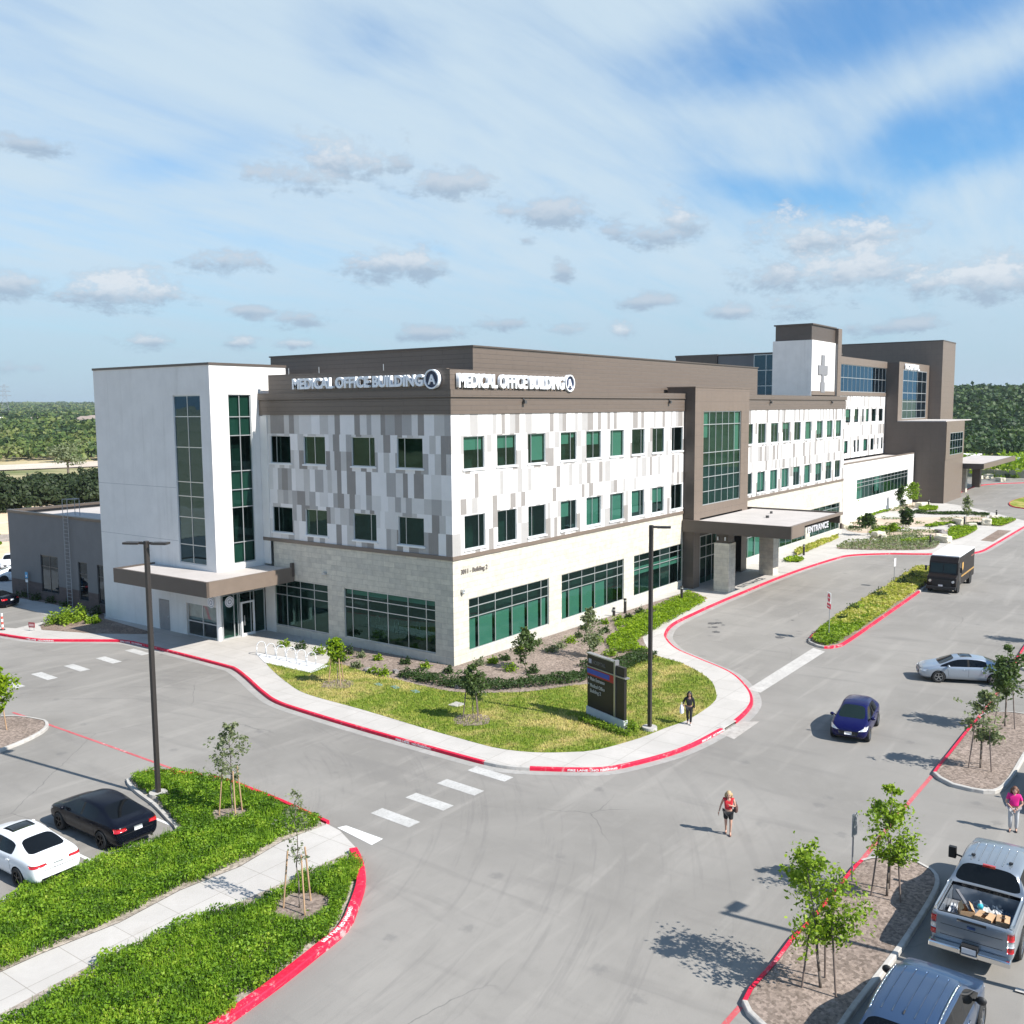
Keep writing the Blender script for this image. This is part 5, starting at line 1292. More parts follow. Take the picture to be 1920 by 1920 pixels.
# slate blue sport utility in the foreground
suv = parked('sport_utility_vehicle', (-20.45, -31.62), -2, 'slate blue sport utility vehicle with ridged roof in the bottom right corner', 'car')
SV = scale_st(SUV, 1.08, 1.08, 1.06); SV = [s_[:5]+(s_[5]*1.08,)+s_[6:] for s_ in SV]
body, bvh = car_body(suv, SV, SLATEP, .3, (1.52, -1.52), .40)
for x_ in (1.52, -1.52):
    for sy in (1, -1): wheel(suv, x_, sy*.93, .395, .25)
for k in range(5):
    yy = -.50+.25*k; patch(suv, 'roof_ridge', bvh, [(-1.7, yy-.012, 2), (.35, yy-.012, 2), (.35, yy+.012, 2), (-1.7, yy+.012, 2)], (0, 0, -1), SLATEP, .012, 8, 1)
for sy in (1, -1):
    pts = []
    for k in range(13):
        x_ = -1.75+2.1*k/12; h = bvh.ray_cast(Vector((x_, sy*.74, 3)), Vector((0, 0, -1)))[0]; pts.append((x_, sy*.74, h.z+.045-.04*(abs(k-6)/6)**4))
    mb = MB(); mb.path(pts, .018, 8); mb.build('roof_rail', CHROME, suv, smooth=True)
    mirror(suv, .88, sy*1.0, 1.22, BLACKP, .24, .18)
    patch(suv, 'tail_light', bvh, [(-2.3, sy*.66, .95), (-2.2, sy*.9, .95), (-2.1, sy*.9, 1.2), (-2.25, sy*.7, 1.2)], (1, -sy*.45, 0), REDL, .012, 6, 4)
    patch(suv, 'headlight', bvh, [(2.28, sy*.45, .76), (2.05, sy*.86, .78), (1.95, sy*.88, .90), (2.2, sy*.5, .86)], (-1, -sy*.5, -.2), CLRL, .012, 6, 3)
side_lines(suv, bvh, 1.03, [(.95, 1.02), (0, 0), (-1.02, -.9)], .4, 1.06); handles(suv, bvh, 1.03, (.12, -.84), 1.03, CHROME)
patch(suv, 'bonnet_seam', bvh, [(1.22, -.82, 2), (1.235, -.82, 2), (1.235, .82, 2), (1.22, .82, 2)], (0, 0, -1), UNDER, .003, 1, 8)
mb = MB(); mb.ball((-1.6, 0, 1.78), 1, 0, 8, 6, .10, .02, .05); mb.build('antenna', BLACKP, suv, smooth=True)

# pickup
PUX, PUY, PUS = -12.90, -31.90, 1.07
pu = parked('pickup_truck', (PUX, PUY), 0, 'silver grey crew cab pickup truck seen from behind with boxes in its bed', 'pickup truck')
pu.scale = (PUS, PUS, PUS)
body, bvh = car_body(pu, TRUCK, GREYP, 1.0, (1.98, -1.72), .43, 2, (TINT, TINT, TINT), cut=[((-2.98, -.86, .86), (-1.13, .86, 2.2))])
for x_ in (1.98, -1.72):
    for sy in (1, -1): wheel(pu, x_, sy*.90, .42, .28, RIMM, 6)
for k in range(6):
    yy = -.5+.2*k; patch(pu, 'roof_ridge', bvh, [(-.62, yy-.014, 3), (.6, yy-.014, 3), (.6, yy+.014, 3), (-.62, yy+.014, 3)], (0, 0, -1), GREYP, .012, 6, 1)
for sy in (1, -1):
    for (za, zb_, m_) in ((1.08, 1.27, REDL), (.92, 1.07, CLRL), (.76, .91, REDL)):
        patch(pu, 'tail_light', bvh, [(-3.08, sy*.84, za), (-2.98, sy*1.0, za), (-2.98, sy*1.0, zb_), (-3.08, sy*.84, zb_)], (1, -sy*.6, 0), m_, .015, 5, 3)
    mb = MB(); mb.tube((.80, sy*.98, 1.30), (.80, sy*1.24, 1.34), .03, .03, 6); mb.box((.72, sy*1.24-.09, 1.22), (.86, sy*1.24+.12, 1.56)); bevel(mb.build('tow_mirror', BLACKP, pu), .03)
    patch(pu, 'bed_rail_cap', bvh, [(-3.0, sy*.88, 3), (-1.1, sy*.88, 3), (-1.1, sy*.965, 3), (-3.0, sy*.965, 3)], (0, 0, -1), GREYP, .02, 6, 2)
    mb = MB(); mb.box((-.45, sy*.48-.05, 1.965), (-.36, sy*.48+.05, 2.0)); mb.build('roof_marker', BLACKP, pu)
mb = MB(); mb.box((-.86, -.16, 1.90), (-.78, .16, 1.96)); mb.build('brake_light', REDL, pu)
patch(pu, 'tailgate_trim', bvh, [(-3.02, -.82, 3), (-2.99, -.82, 3), (-2.99, .82, 3), (-3.02, .82, 3)], (0, 0, -1), BLACKP, .02, 1, 8)
patch(pu, 'tailgate_handle', bvh, [(-3.2, -.35, 1.27), (-3.2, .35, 1.27), (-3.2, .35, 1.33), (-3.2, -.35, 1.33)], (1, 0, 0), BLACKP, .02, 5, 1)
patch(pu, 'tailgate_emblem', bvh, [(-3.2, -.10, 1.13), (-3.2, .10, 1.13), (-3.2, .10, 1.20), (-3.2, -.10, 1.20)], (1, 0, 0), mat('dark_blue_emblem', (.02, .05, .14), .3), .012, 3, 1)
for zz in (.80, 1.08): patch(pu, 'tailgate_crease', bvh, [(-3.2, -.74, zz), (-3.2, .74, zz), (-3.2, .74, zz+.012), (-3.2, -.74, zz+.012)], (1, 0, 0), UNDER, .003, 6, 1)
mb = MB(); mb.box((-3.36, -.98, .50), (-3.12, -.20, .66)); mb.box((-3.36, .20, .50), (-3.12, .98, .66)); mb.box((-3.30, -.20, .44), (-3.10, .20, .54)); bevel(mb.build('rear_bumper', CHROME, pu), .03)
mb = MB(); mb.box((-3.325, -.17, .56), (-3.31, .17, .70)); mb.build('number_plate', PLATE, pu)
mb = MB(); mb.box((-3.31, -.20, .54), (-3.12, .20, .74)); mb.build('plate_recess', BLACKP, pu)
mb = MB(); mb.box((-2.95, -.84, .865), (-1.15, .84, .88)); mb.build('bed_floor', mat('bed_liner', (.16, .16, .165), .7), pu)
mb = MB(); mb.box((-2.975, -.845, .88), (-1.135, -.855, 1.28)); mb.box((-2.975, .845, .88), (-1.135, .855, 1.28)); mb.box((-2.965, -.84, .88), (-2.975, .84, 1.28)); mb.box((-1.145, -.84, .88), (-1.135, .84, 1.30)); mb.build('bed_side_liner', GREYP, pu)
side_lines(pu, bvh, 1.015, [(1.2, 1.25), (.17, .17), (-.75, -.75), (-1.08, -1.08)], .55, 1.27); handles(pu, bvh, 1.015, (.33, -.6), 1.16, BLACKP)
# load in the truck bed: things of their own
CARD = mat('cardboard', (.46, .29, .16), .8, var=.08, vscale=4)
TAPE = mat('dark_print', (.05, .04, .035), .7)
def wp(dx, dy, dz): return (PUX+dx*PUS, PUY+dy*PUS, dz*PUS)
for i, (dx, dy, s_, a, lb) in enumerate(((-2.42, .25, (.46, .38, .50), 20, 'open cardboard box nearest the left side of the pickup bed'), (-2.48, -.22, (.42, .46, .46), -8, 'brown cardboard box in the middle behind the tailgate of the pickup'), (-2.46, -.64, (.44, .34, .48), 6, 'cardboard box with dark hand hole at the right of the pickup bed'))):
    r_ = empty('cardboard_box', wp(dx, dy, .885), radians(a), lb, 'box', 'cardboard boxes in the pickup bed')
    mb = MB(); sx_, sy_, sz_ = s_
    mb.box((-sx_/2, -sy_/2, 0), (sx_/2, sy_/2, .01)); 
    for q in (((-sx_/2, -sy_/2, .01), (-sx_/2+.01, sy_/2, sz_)), ((sx_/2-.01, -sy_/2, .01), (sx_/2, sy_/2, sz_)), ((-sx_/2+.01, -sy_/2, .01), (sx_/2-.01, -sy_/2+.01, sz_)), ((-sx_/2+.01, sy_/2-.01, .01), (sx_/2-.01, sy_/2, sz_))): mb.box(*q)
    mb.build('carton', CARD, r_)
    for sg_ in (-1, 1):
        mb = MB(); h = sy_*.38 if i else sy_*.25; up = .02 if i else .10
        mb.face([(-sx_/2, sg_*sy_/2, sz_), (sx_/2, sg_*sy_/2, sz_), (sx_/2, sg_*(sy_/2-h), sz_+up), (-sx_/2, sg_*(sy_/2-h), sz_+up)]); mb.build('flap', CARD, r_)
    mb = MB(); mb.box((-.02, -.07, sz_+up+.004), (.02, .07, sz_+up+.01)); mb.build('hand_hole', TAPE, r_)
def crumple(name, x0, y0, x1, y1, z, h, m, lb, cat, n=16, seed=1):
    rg = np.random.RandomState(seed); Z = rg.rand(n+1, n+1)*h; mb = MB()
    p = lambda i, j: (x0+(x1-x0)*i/n+(rg.rand()-.5)*0, y0+(y1-y0)*j/n, z+Z[i, j]*min(1, 3*min(i, n-i, j, n-j)/n))
    for i in range(n):
        for j in range(n): mb.face([p(i, j), p(i+1, j), p(i+1, j+1), p(i, j+1)])
    o = mb.build(name, m, None, merge=True); bm = bmesh.new(); bm.from_mesh(o.data); bm.free()
    c = Vector(((x0+x1)/2, (y0+y1)/2, z)); o.data.transform(Matrix.Translation(-c)); o.location = c
    return tag(o, lb, cat)
PLAST = mat('clear_plastic_wrap', (.55, .57, .60), .18, spec=.8)
crumple('plastic_sheet', *wp(-2.9, .36, 0)[:2], *wp(-1.6, .80, 0)[:2], .95, .46, PLAST, 'crumpled clear plastic sheet along the left side of the pickup bed', 'plastic sheet', 18, 3)
crumple('plastic_sheet', *wp(-2.0, -.66, 0)[:2], *wp(-1.5, .20, 0)[:2], .95, .34, mat('white_bag', (.7, .7, .68), .5), 'white plastic bag heap across the middle of the pickup bed', 'plastic bag', 14, 5)
crumple('tarp', *wp(-1.66, -.78, 0)[:2], *wp(-1.2, .60, 0)[:2], .95, .30, mat('blue_grey_tarp', (.06, .09, .13), .5), 'dark blue tarp folded against the front of the pickup bed', 'tarp', 12, 6)
mb = MB(); mb.ball((0, 0, .08), .085, 0, 10, 8); mb.tube((0, 0, .1), (0, 0, .24), .03, .02, 8, 1); o = mb.build('spray_bottle', [mat('cyan_plastic', (.02, .35, .45), .4), WHITE]); o.location = wp(-2.05, -.02, 1.24); tag(o, 'small cyan plastic bottle lying among the boxes in the pickup bed', 'bottle')
mb = MB(); mb.box((-.04, -.6, 0), (.04, .6, .05)); o = mb.build('wooden_plank', mat('grey_timber', (.14, .14, .15), .8)); o.location = wp(-2.05, .40, 1.34); o.rotation_euler = (0, .1, radians(-62)); tag(o, 'long grey plank lying diagonally over the load in the pickup bed', 'plank')

# brown delivery truck
BRN = mat('dark_brown_truck_paint', (.013, .010, .009), .4, 0, .25); GOLD = mat('gold_marking', (.62, .36, .10), .45)
dt = parked('delivery_truck', (45.6, -18.6), 181, 'dark brown delivery truck with white roof and gold markings beside the median bed', 'truck')
mb = MB()
prof = [(-4.0, .55), (-4.0, 2.95), (2.9, 2.95), (3.25, 2.55), (3.45, 1.55), (3.95, 1.38), (4.05, .9), (4.0, .5)]
for sy in (1, -1): mb.face([(x_, sy*1.15, z_) for x_, z_ in prof][::sy])
for a, b_ in zip(prof, prof[1:]+prof[:1]): mb.face([(a[0], -1.15, a[1]), (b_[0], -1.15, b_[1]), (b_[0], 1.15, b_[1]), (a[0], 1.15, a[1])])
o = mb.build('body', BRN, dt, merge=True); bevel(o, .07, 3)
mb = MB(); mb.box((-4.02, -1.12, 2.93), (2.75, 1.12, 3.06)); bevel(mb.build('roof', mat('white_truck_roof', (.78, .78, .78), .5), dt), .04)
mb = MB(); nx = Vector((1.0, 0, .2)).normalized()
def wsq(y0, y1, f0, f1, off=.012):
    a, b_ = Vector((3.45, 0, 1.55)), Vector((3.25, 0, 2.55)); A, B = a.lerp(b_, f0), a.lerp(b_, f1)
    return [A+Vector((0, y0, 0))+nx*off, A+Vector((0, y1, 0))+nx*off, B+Vector((0, y1, 0))+nx*off, B+Vector((0, y0, 0))+nx*off]
mb.face(wsq(-1.02, -.03, .10, .88)); mb.face(wsq(.03, 1.02, .10, .88)); mb.build('windscreen', TINTG, dt)
mb = MB(); mb.face([(4.06, -.75, .62), (4.06, .75, .62), (4.06, .75, 1.18), (4.06, -.75, 1.18)])
for k in range(5): mb.box((4.06, -.74, .66+.1*k), (4.085, .74, .70+.1*k))
mb.build('grille', BLACKP, dt)
mb = MB(); mb.box((3.95, -1.16, .36), (4.22, 1.16, .60)); bevel(mb.build('front_bumper', BLACKP, dt), .03)
mb = MB(); mb.box((4.225, -.20, .62), (4.235, .14, .76)); mb.build('number_plate', PLATE, dt)
for sy in (1, -1):
    mb = MB(); mb.tube((4.0, sy*.90, 1.02), (4.09, sy*.90, 1.02), .11, .11, 14); mb.build('headlight', CLRL, dt)
    mb = MB(); mb.tube((3.2, sy*1.12, 2.15), (3.42, sy*1.38, 2.15), .02, .02, 6); mb.box((3.36, sy*1.38-.08, 1.75), (3.46, sy*1.38+.08, 2.18)); mb.build('mirror', BLACKP, dt)
    mb = MB(); mb.box((2.1, sy*1.15-.012, .60), (2.95, sy*1.15+.012, 2.45)); mb.build('door', mat('truck_door_dark', (.012, .010, .010), .3), dt)
    mb = MB()
    for zz in (1.18, 1.26): mb.box((-3.85, sy*1.152-.012, zz), (1.9, sy*1.152+.012, zz+.035))
    mb.build('gold_stripe', GOLD, dt)
    mb = MB(); c = (1.45, 2.05)
    sh = [(-.26, .30), (0, .36), (.26, .30), (.27, -.05), (.15, -.26), (0, -.38), (-.15, -.26), (-.27, -.05)]
    mb.face([(c[0]+a, sy*1.17, c[1]+b_) for a, b_ in sh]); mb.build('shield_emblem', GOLD, dt)
    mb = MB(); mb.box((-3.6, sy*1.152-.012, 2.42), (-2.3, sy*1.152+.012, 2.50)); mb.build('red_lettering_line', mat('dull_red_mark', (.30, .10, .08), .5), dt)
    for x_ in (3.05, -2.35): wheel(dt, x_, sy*1.02, .44, .28, mat('steel_wheel', (.22, .20, .19), .5), 6)
    mb = MB(); mb.tube((3.05, sy*.93, .46), (3.05, sy*1.165, .46), .56, .56, 20); mb.tube((-2.35, sy*.93, .46), (-2.35, sy*1.165, .46), .56, .56, 20); mb.build('wheel_arch', UNDER, dt)
# white box van far right
vn = parked('box_van', (205, -1), 180, 'small white box van parked at the far right edge before the wooded hill', 'van')
mb = MB(); mb.box((-3, -1.2, .5), (2.0, 1.2, 3.6)); bevel(mb.build('cargo_box', WHITEP, vn), .05)
mb = MB(); mb.box((2.05, -1.1, .5), (3.9, 1.1, 1.5)); mb.box((2.05, -1.05, 1.5), (3.1, 1.05, 2.5)); bevel(mb.build('cab', WHITEP, vn), .15, 3)
mb = MB(); mb.box((3.08, -.95, 1.6), (3.13, .95, 2.3)); mb.build('windscreen', TINT, vn)
for x_ in (2.9, -1.9):
    for sy in (1, -1): wheel(vn, x_, sy*1.02, .42, .26)
# ------------------------------------------------------------------ people
SKIN = mat('skin', (.50, .29, .21), .55); SKIND = mat('skin_deep', (.30, .16, .11), .55)
def skin_mesh(V, E_, Rr, sub=2):
    me = bpy.data.meshes.new('t'); me.from_pydata(V, E_, []); o = bpy.data.objects.new('t', me); COL.objects.link(o)
    md = o.modifiers.new('s', 'SKIN'); md.use_smooth_shade = True
    for i, r in enumerate(Rr):
        sv = me.skin_vertices[0].data[i]; rr = r if isinstance(r, tuple) else (r, r); sv.radius = rr; sv.use_root = (i == 0)
    s = o.modifiers.new('b', 'SUBSURF'); s.levels = sub; s.render_levels = sub
    dg = bpy.context.evaluated_depsgraph_get(); ev = bpy.data.meshes.new_from_object(o.evaluated_get(dg)); bpy.data.objects.remove(o)
    return ev
def mesh_into(mb, me, m=0):
    i = len(mb.v); mb.v += [tuple(v.co) for v in me.vertices]
    for p in me.polygons: mb.f.append(tuple(i+k for k in p.vertices)); mb.m.append(m)
def person(loc, heading, label, h, J, top, bottom, hair, skin=SKIN, shoes=None, sleeve=.5, leg=1.0, hairlen=.25, tw=1.0, bare=False):
    """J: joint offsets in units of height; x forward, y left"""
    root = empty('person', loc, radians(heading), label, 'person')
    D0 = dict(pelvis=(0, 0, .53), spine=(0, 0, .62), chest=(.005, 0, .735), neck=(.0, 0, .845), head=(.012, 0, .905), crown=(.012, 0, .955),
              lsh=(0, .100, .815), lel=(-.01, .135, .645), lwr=(.03, .145, .50), rsh=(0, -.100, .815), rel=(-.01, -.135, .645), rwr=(.03, -.145, .50),
              lhip=(0, .055, .50), lkn=(.02, .060, .285), lan=(-.01, .058, .045), lto=(.10, .065, .018), rhip=(0, -.055, .50), rkn=(.02, -.060, .285), ran=(-.01, -.058, .045), rto=(.10, -.065, .018))
    D0.update(J); q = {k: Vector(v)*h for k, v in D0.items()}
    names = ['pelvis', 'spine', 'chest', 'neck', 'head', 'crown', 'lsh', 'lel', 'lwr', 'rsh', 'rel', 'rwr', 'lhip', 'lkn', 'lan', 'lto', 'rhip', 'rkn', 'ran', 'rto']
    rad = dict(pelvis=(.078, .090), spine=(.062, .072), chest=(.066, .085), neck=.032, head=(.052, .046), crown=(.036, .034), lsh=.034, lel=.024, lwr=.016, lhip=.056, lkn=.035, lan=.022, lto=.018)
    for a in ('sh', 'el', 'wr', 'hip', 'kn', 'an', 'to'): rad['r'+a] = rad['l'+a]
    ix = {n: i for i, n in enumerate(names)}
    ed = [('pelvis', 'spine'), ('spine', 'chest'), ('chest', 'neck'), ('neck', 'head'), ('head', 'crown'), ('chest', 'lsh'), ('lsh', 'lel'), ('lel', 'lwr'), ('chest', 'rsh'), ('rsh', 'rel'), ('rel', 'rwr'),
          ('pelvis', 'lhip'), ('lhip', 'lkn'), ('lkn', 'lan'), ('lan', 'lto'), ('pelvis', 'rhip'), ('rhip', 'rkn'), ('rkn', 'ran'), ('ran', 'rto')]
    sc = lambda r, k=1.0: (r[0]*h*k, r[1]*h*k) if isinstance(r, tuple) else (r*h*k, r*h*k)
    me = skin_mesh([q[n] for n in names], [(ix[a], ix[b_]) for a, b_ in ed], [sc(rad[n], .92) for n in names])
    mb = MB(); mesh_into(mb, me)
    hd = q['head'].lerp(q['crown'], .35); fwd = (q['head']-q['neck']); fwd = Vector((1, 0, -.25)).normalized()
    mb.ball(hd, .064*h, 0, 14, 10, .98, .84, 1.22)
    mb.ball(hd+Vector((.063*h, 0, -.01*h)), .011*h, 0, 8, 6, 1.0, .7, 1.3)
    for sy in (1, -1):
        mb.ball(hd+Vector((.057*h, sy*.022*h, .012*h)), .0075*h, 1, 6, 5); mb.ball(hd+Vector((0, sy*.056*h, .0)), .014*h, 0, 6, 5, .6, .4, 1)
    mb.ball(hd+Vector((.056*h, 0, -.040*h)), .014*h, 2, 6, 5, .4, 1.1, .35)
    for s_, el_, wr_ in ((1, 'lel', 'lwr'), (-1, 'rel', 'rwr')):
        d = (q[wr_]-q[el_]).normalized(); pc = q[wr_]+d*.028*h
        side = Vector((0, 0, 1)).cross(d); side = side.normalized() if side.length > .1 else Vector((0, 1, 0)); side = Vector((1, 0, 0)) if abs(d.z) > .8 else side
        nrm = d.cross(side).normalized()
        mb.ball(pc, .021*h, 0, 10, 7, 1, .8, 1.25)
        for k, ln in enumerate((.034, .040, .038, .030)):
            b0 = pc+d*.018*h+side*(k-1.5)*.0115*h; b1 = b0+d*ln*.55*h+nrm*.006*h*s_; b2 = b1+d*ln*.45*h+nrm*.014*h*s_
            mb.tube(b0, b1, .0052*h, .0048*h, 6); mb.tube(b1, b2, .0048*h, .004*h, 6)
        t0 = q[wr_]+d*.012*h+side*.014*h; t1 = t0+d*.018*h+side*.014*h; mb.tube(t0, t1, .006*h, .0055*h, 6); mb.tube(t1, t1+d*.016*h, .0055*h, .0045*h, 6)
    mb.build('body', [skin, mat('eye_dark', (.02, .015, .012), .3), mat('lip', (.35, .10, .09), .5)], root, smooth=True)
    # top
    el2 = lambda a, b_: q[a].lerp(q[b_], sleeve if sleeve <= 1 else 1)
    nV = [q['spine']*.5+q['pelvis']*.5, q['spine'], q['chest'], q['neck']-Vector((0, 0, .022*h)), q['lsh'], el2('lsh', 'lel'), q['rsh'], el2('rsh', 'rel')]
    nE = [(0, 1), (1, 2), (2, 3), (2, 4), (4, 5), (2, 6), (6, 7)]; nR = [sc((.086*tw, .098*tw)), sc((.072*tw, .082*tw)), sc((.074*tw, .090*tw)), sc(.040), sc(.041), sc(.034), sc(.041), sc(.034)]
    if sleeve > 1: nV += [q['lwr'], q['rwr']]; nE += [(5, 8), (7, 9)]; nR += [sc(.024), sc(.024)]
    o = link_mesh('shirt', skin_mesh(nV, nE, nR), top, root)
    # bottoms
    lk = lambda a, b_, c: q[a].lerp(q[b_], min(1, leg*2)) if leg < .5 else q[b_]
    nV = [q['pelvis']+Vector((0, 0, .02*h)), q['lhip'], q['rhip'], lk('lhip', 'lkn', 0), lk('rhip', 'rkn', 0)]; nE = [(0, 1), (0, 2), (1, 3), (2, 4)]
    nR = [sc((.080*tw, .094*tw)), sc(.064), sc(.064), sc(.052 if leg < .5 else .044), sc(.052 if leg < .5 else .044)]
    if leg >= .5: nV += [q['lan']+Vector((0, 0, .012*h)), q['ran']+Vector((0, 0, .012*h))]; nE += [(3, 5), (4, 6)]; nR += [sc(.036), sc(.036)]
    link_mesh('trousers' if leg >= .5 else 'shorts', skin_mesh(nV, nE, nR), bottom, root)
    # hair
    mb = MB(); mb.ball(hd+Vector((-.012*h, 0, .012*h)), .070*h, 0, 14, 10, 1.0, .92, 1.15)
    n = 9
    for k in range(n):
        a = -1.9+3.8*k/(n-1); p0 = hd+Vector((-.045*h*cos(a*.6)-.01*h, .058*h*sin(a), .02*h)); p1 = p0+Vector((-.02*h, .012*h*sin(a), -hairlen*h*.5)); p2 = p1+Vector((.005*h, 0, -hairlen*h*.5))
        mb.tube(p0, p1, .022*h, .022*h, 7); mb.tube(p1, p2, .022*h, .010*h, 7)
    mb.build('hair', hair, root, smooth=True)
    for a, b_ in (('lan', 'lto'), ('ran', 'rto')):
        m_ = skin_mesh([q[a]-Vector((.03*h, 0, .015*h)), q[a].lerp(q[b_], .5)-Vector((0, 0, .006*h)), q[b_]], [(0, 1), (1, 2)], [sc(.024), sc(.024), sc(.019)], 1)
        link_mesh('shoe', m_, shoes or BLACKP, root)
    return root
p1 = G(1365, 1565); p2 = G(1899, 1559); p3 = G(1292, 1358, KH)
person((p1[0], p1[1], 0.0), 204, 'woman in red sleeveless top and black shorts walking alone across the open asphalt', 1.70,
       dict(head=(.035, 0, .898), crown=(.055, 0, .942), lwr=(.10, .045, .70), lel=(.02, .145, .655), rel=(-.03, -.16, .65), rwr=(-.01, -.20, .50), lkn=(.05, .052, .285), lan=(.03, .045, .06), lto=(.13, .05, .018), rkn=(.0, -.05, .285), ran=(-.09, -.045, .06), rto=(-.005, -.05, .018)),
       mat('red_top', (.55, .02, .03), .7), mat('black_shorts', (.012, .012, .014), .8), mat('blonde_hair', (.42, .29, .15), .6), SKIN, mat('brown_sandal', (.20, .09, .06), .6), .12, .36, .12)
person((p2[0], p2[1], 0.0), 190, 'woman in bright pink top and pale trousers standing at the right edge', 1.72,
       dict(lel=(.02, .16, .65), lwr=(.11, .06, .565), rel=(.02, -.16, .65), rwr=(.12, -.03, .545), rkn=(.035, -.065, .285), lan=(-.03, .06, .045), lto=(.07, .07, .018)),
       mat('bright_pink_top', (.70, .008, .21), .7), mat('pale_grey_trousers', (.45, .45, .46), .8), mat('brown_hair', (.13, .055, .03), .6), SKIN, mat('dark_shoe', (.02, .02, .025), .6), .7, 1.0, .14, 1.16)
person((p3[0], p3[1], KH), 203, 'woman dressed in black with long dark hair walking on the sidewalk with white bags', 1.66,
       dict(lel=(.0, .14, .65), lwr=(.02, .145, .50), rel=(-.01, -.17, .68), rwr=(.08, -.16, .63), lkn=(.05, .052, .285), lan=(.04, .045, .06), lto=(.13, .05, .018), rkn=(.0, -.05, .285), ran=(-.08, -.045, .06), rto=(.0, -.05, .018)),
       mat('black_top', (.010, .010, .012), .8), mat('black_trousers', (.014, .014, .016), .8), mat('black_hair', (.012, .009, .008), .5), SKIND, mat('white_trainer', (.6, .6, .6), .6), 1.2, 1.0, .30)
def bag(nm, loc, h, w, m, lb, hd, cat='bag'):
    r_ = empty(nm, loc, radians(hd), lb, cat); mb = MB()
    rings = [(0, .7), (.1, 1), (.6, 1), (.9, .7), (1, .35)]; n = 14; pr_ = None
    for z_, s_ in rings:
        cur = [(w*.5*s_*cos(2*pi*k/n)*(.55), w*.5*s_*sin(2*pi*k/n)*(1+.08*sin(5*k)), h*z_) for k in range(n)]
        if pr_:
            for k in range(n): mb.face([pr_[k], pr_[(k+1) % n], cur[(k+1) % n], cur[k]])
        else: mb.face(cur)
        pr_ = cur
    mb.face(pr_); mb.build('pouch', m, r_, smooth=True)
    mb = MB(); mb.path([(0, -w*.16, h*.9), (0, -w*.12, h*1.25), (0, w*.12, h*1.25), (0, w*.16, h*.9)], .012, 6); mb.build('strap', m, r_)
    return r_
f3 = Vector((cos(radians(203)), sin(radians(203)), 0)); s3 = Vector((-f3.y, f3.x, 0))
c_ = Vector((p3[0], p3[1], KH))-s3*.36+f3*.10
bag('shopping_bag', (c_.x, c_.y, KH+.58), .42, .40, mat('white_plastic_bag', (.72, .73, .78), .5), 'white plastic bag hanging from the arm of the woman in black', 113)
f1 = Vector((cos(radians(204)), sin(radians(204)), 0)); s1 = Vector((-f1.y, f1.x, 0))
c_ = Vector((p1[0], p1[1], 0))+s1*.27-f1*.04
bag('handbag', (c_.x, c_.y, .88), .30, .28, mat('brown_leather', (.10, .05, .04), .5), 'dark brown handbag at the hip of the woman in red', 114)

# ------------------------------------------------------------------ lamps, signs, racks
POLE = mat('dark_bronze_pole', (.028, .024, .022), .45)
def lamp(bx, by, h, heads, label, z0=0.0, foot=True, base=None, aim=0):
    p = G(bx, by, z0) if base is None else base
    r_ = empty('street_lamp', (p[0], p[1], z0), 0, label, 'street lamp', 'parking lot lamps')
    mb = MB(); mb.box((-.085, -.085, .02), (.085, .085, h)); mb.box((-.16, -.16, .0), (.16, .16, .06)); bevel(mb.build('pole', POLE, r_), .015)
    if foot:
        mb = MB(); mb.tube((0, 0, -.15), (0, 0, .16), .38, .36, 20); f = mb.build('concrete_footing', KERBC, r_)
        r_.children[0].location.z = .15 if False else 0
    for a in heads:
        a = radians(a); mb = MB(); u = Vector((cos(a), sin(a), 0)); v = Vector((-u.y, u.x, 0))
        def T(p_): return tuple(u*p_[0]+v*p_[1]+Vector((0, 0, p_[2])))
        mb.box((.06, -.04, h-.14), (.28, .04, h-.04), 0, T); mb.box((.28, -.19, h-.13), (.92, .19, h-.05), 0, T); hd_ = mb.build('lamp_head', POLE, r_)
        mb = MB(); mb.box((.32, -.16, h-.145), (.88, .16, h-.131), 0, T); mb.build('lens', mat('lamp_lens', (.5, .5, .48), .3), hd_)
    return r_
lamp(297, 1492, 10.5, (-62, 118), 'tall black lamp pole with two heads in the green bed beside the black car', .08)
lamp(1218, 1368, 10.0, (-64,), 'tall black lamp pole with a single head on a white footing near the sign', KH)
sp = G(1375, 1698); db = np.array([-cos(radians(96)), -sin(radians(96))])
lamp(0, 0, 9.6, (-10,), 'lamp pole beyond the right edge, known by its shadow on the road', 0, True, (sp[0]+db[0]*10.2-.6, sp[1]+db[1]*10.2, 0))
# monument sign
A = G(1099, 1338, KH); B = G(1169, 1368, KH); v = (B-A)[:2]; Wd = float(np.hypot(*v)); ang = atan2(v[1], v[0])
ms = empty('monument_sign', (A[0], A[1], KH), ang, 'dark brown freestanding sign slab with red and blue bar on the lawn', 'sign')
MSM = mat('dark_sign_face', (.022, .020, .019), .4, spec=.3); ALU = mat('brushed_aluminium', (.38, .38, .39), .35, metal=.7); TH = .26
print('sign width', Wd, degrees(ang)); HS = 3.15
mb = MB(); mb.box((0.0, 0, .0), (Wd, TH, .42)); mb.build('concrete_plinth', mat('pale_plinth', (.50, .52, .53), .7, var=.05), ms)
mb = MB(); mb.box((.04, .05, .425), (Wd*.74, TH-.05, HS)); mb.box((Wd*.78, .05, .425), (Wd-.02, TH-.05, HS-.12)); mb.build('sign_slab', MSM, ms)
mb = MB(); mb.box((Wd*.741, .0, .425), (Wd*.779, TH, HS+.12)); mb.box((.0, .0, HS+.002), (Wd*.74, TH, HS+.06)); mb.box((.03, .0, 2.50), (Wd*.74, .048, 2.55)); mb.box((Wd*.78, -.01, 2.50), (Wd+.12, TH+.01, 2.56)); mb.build('metal_trim', ALU, ms)
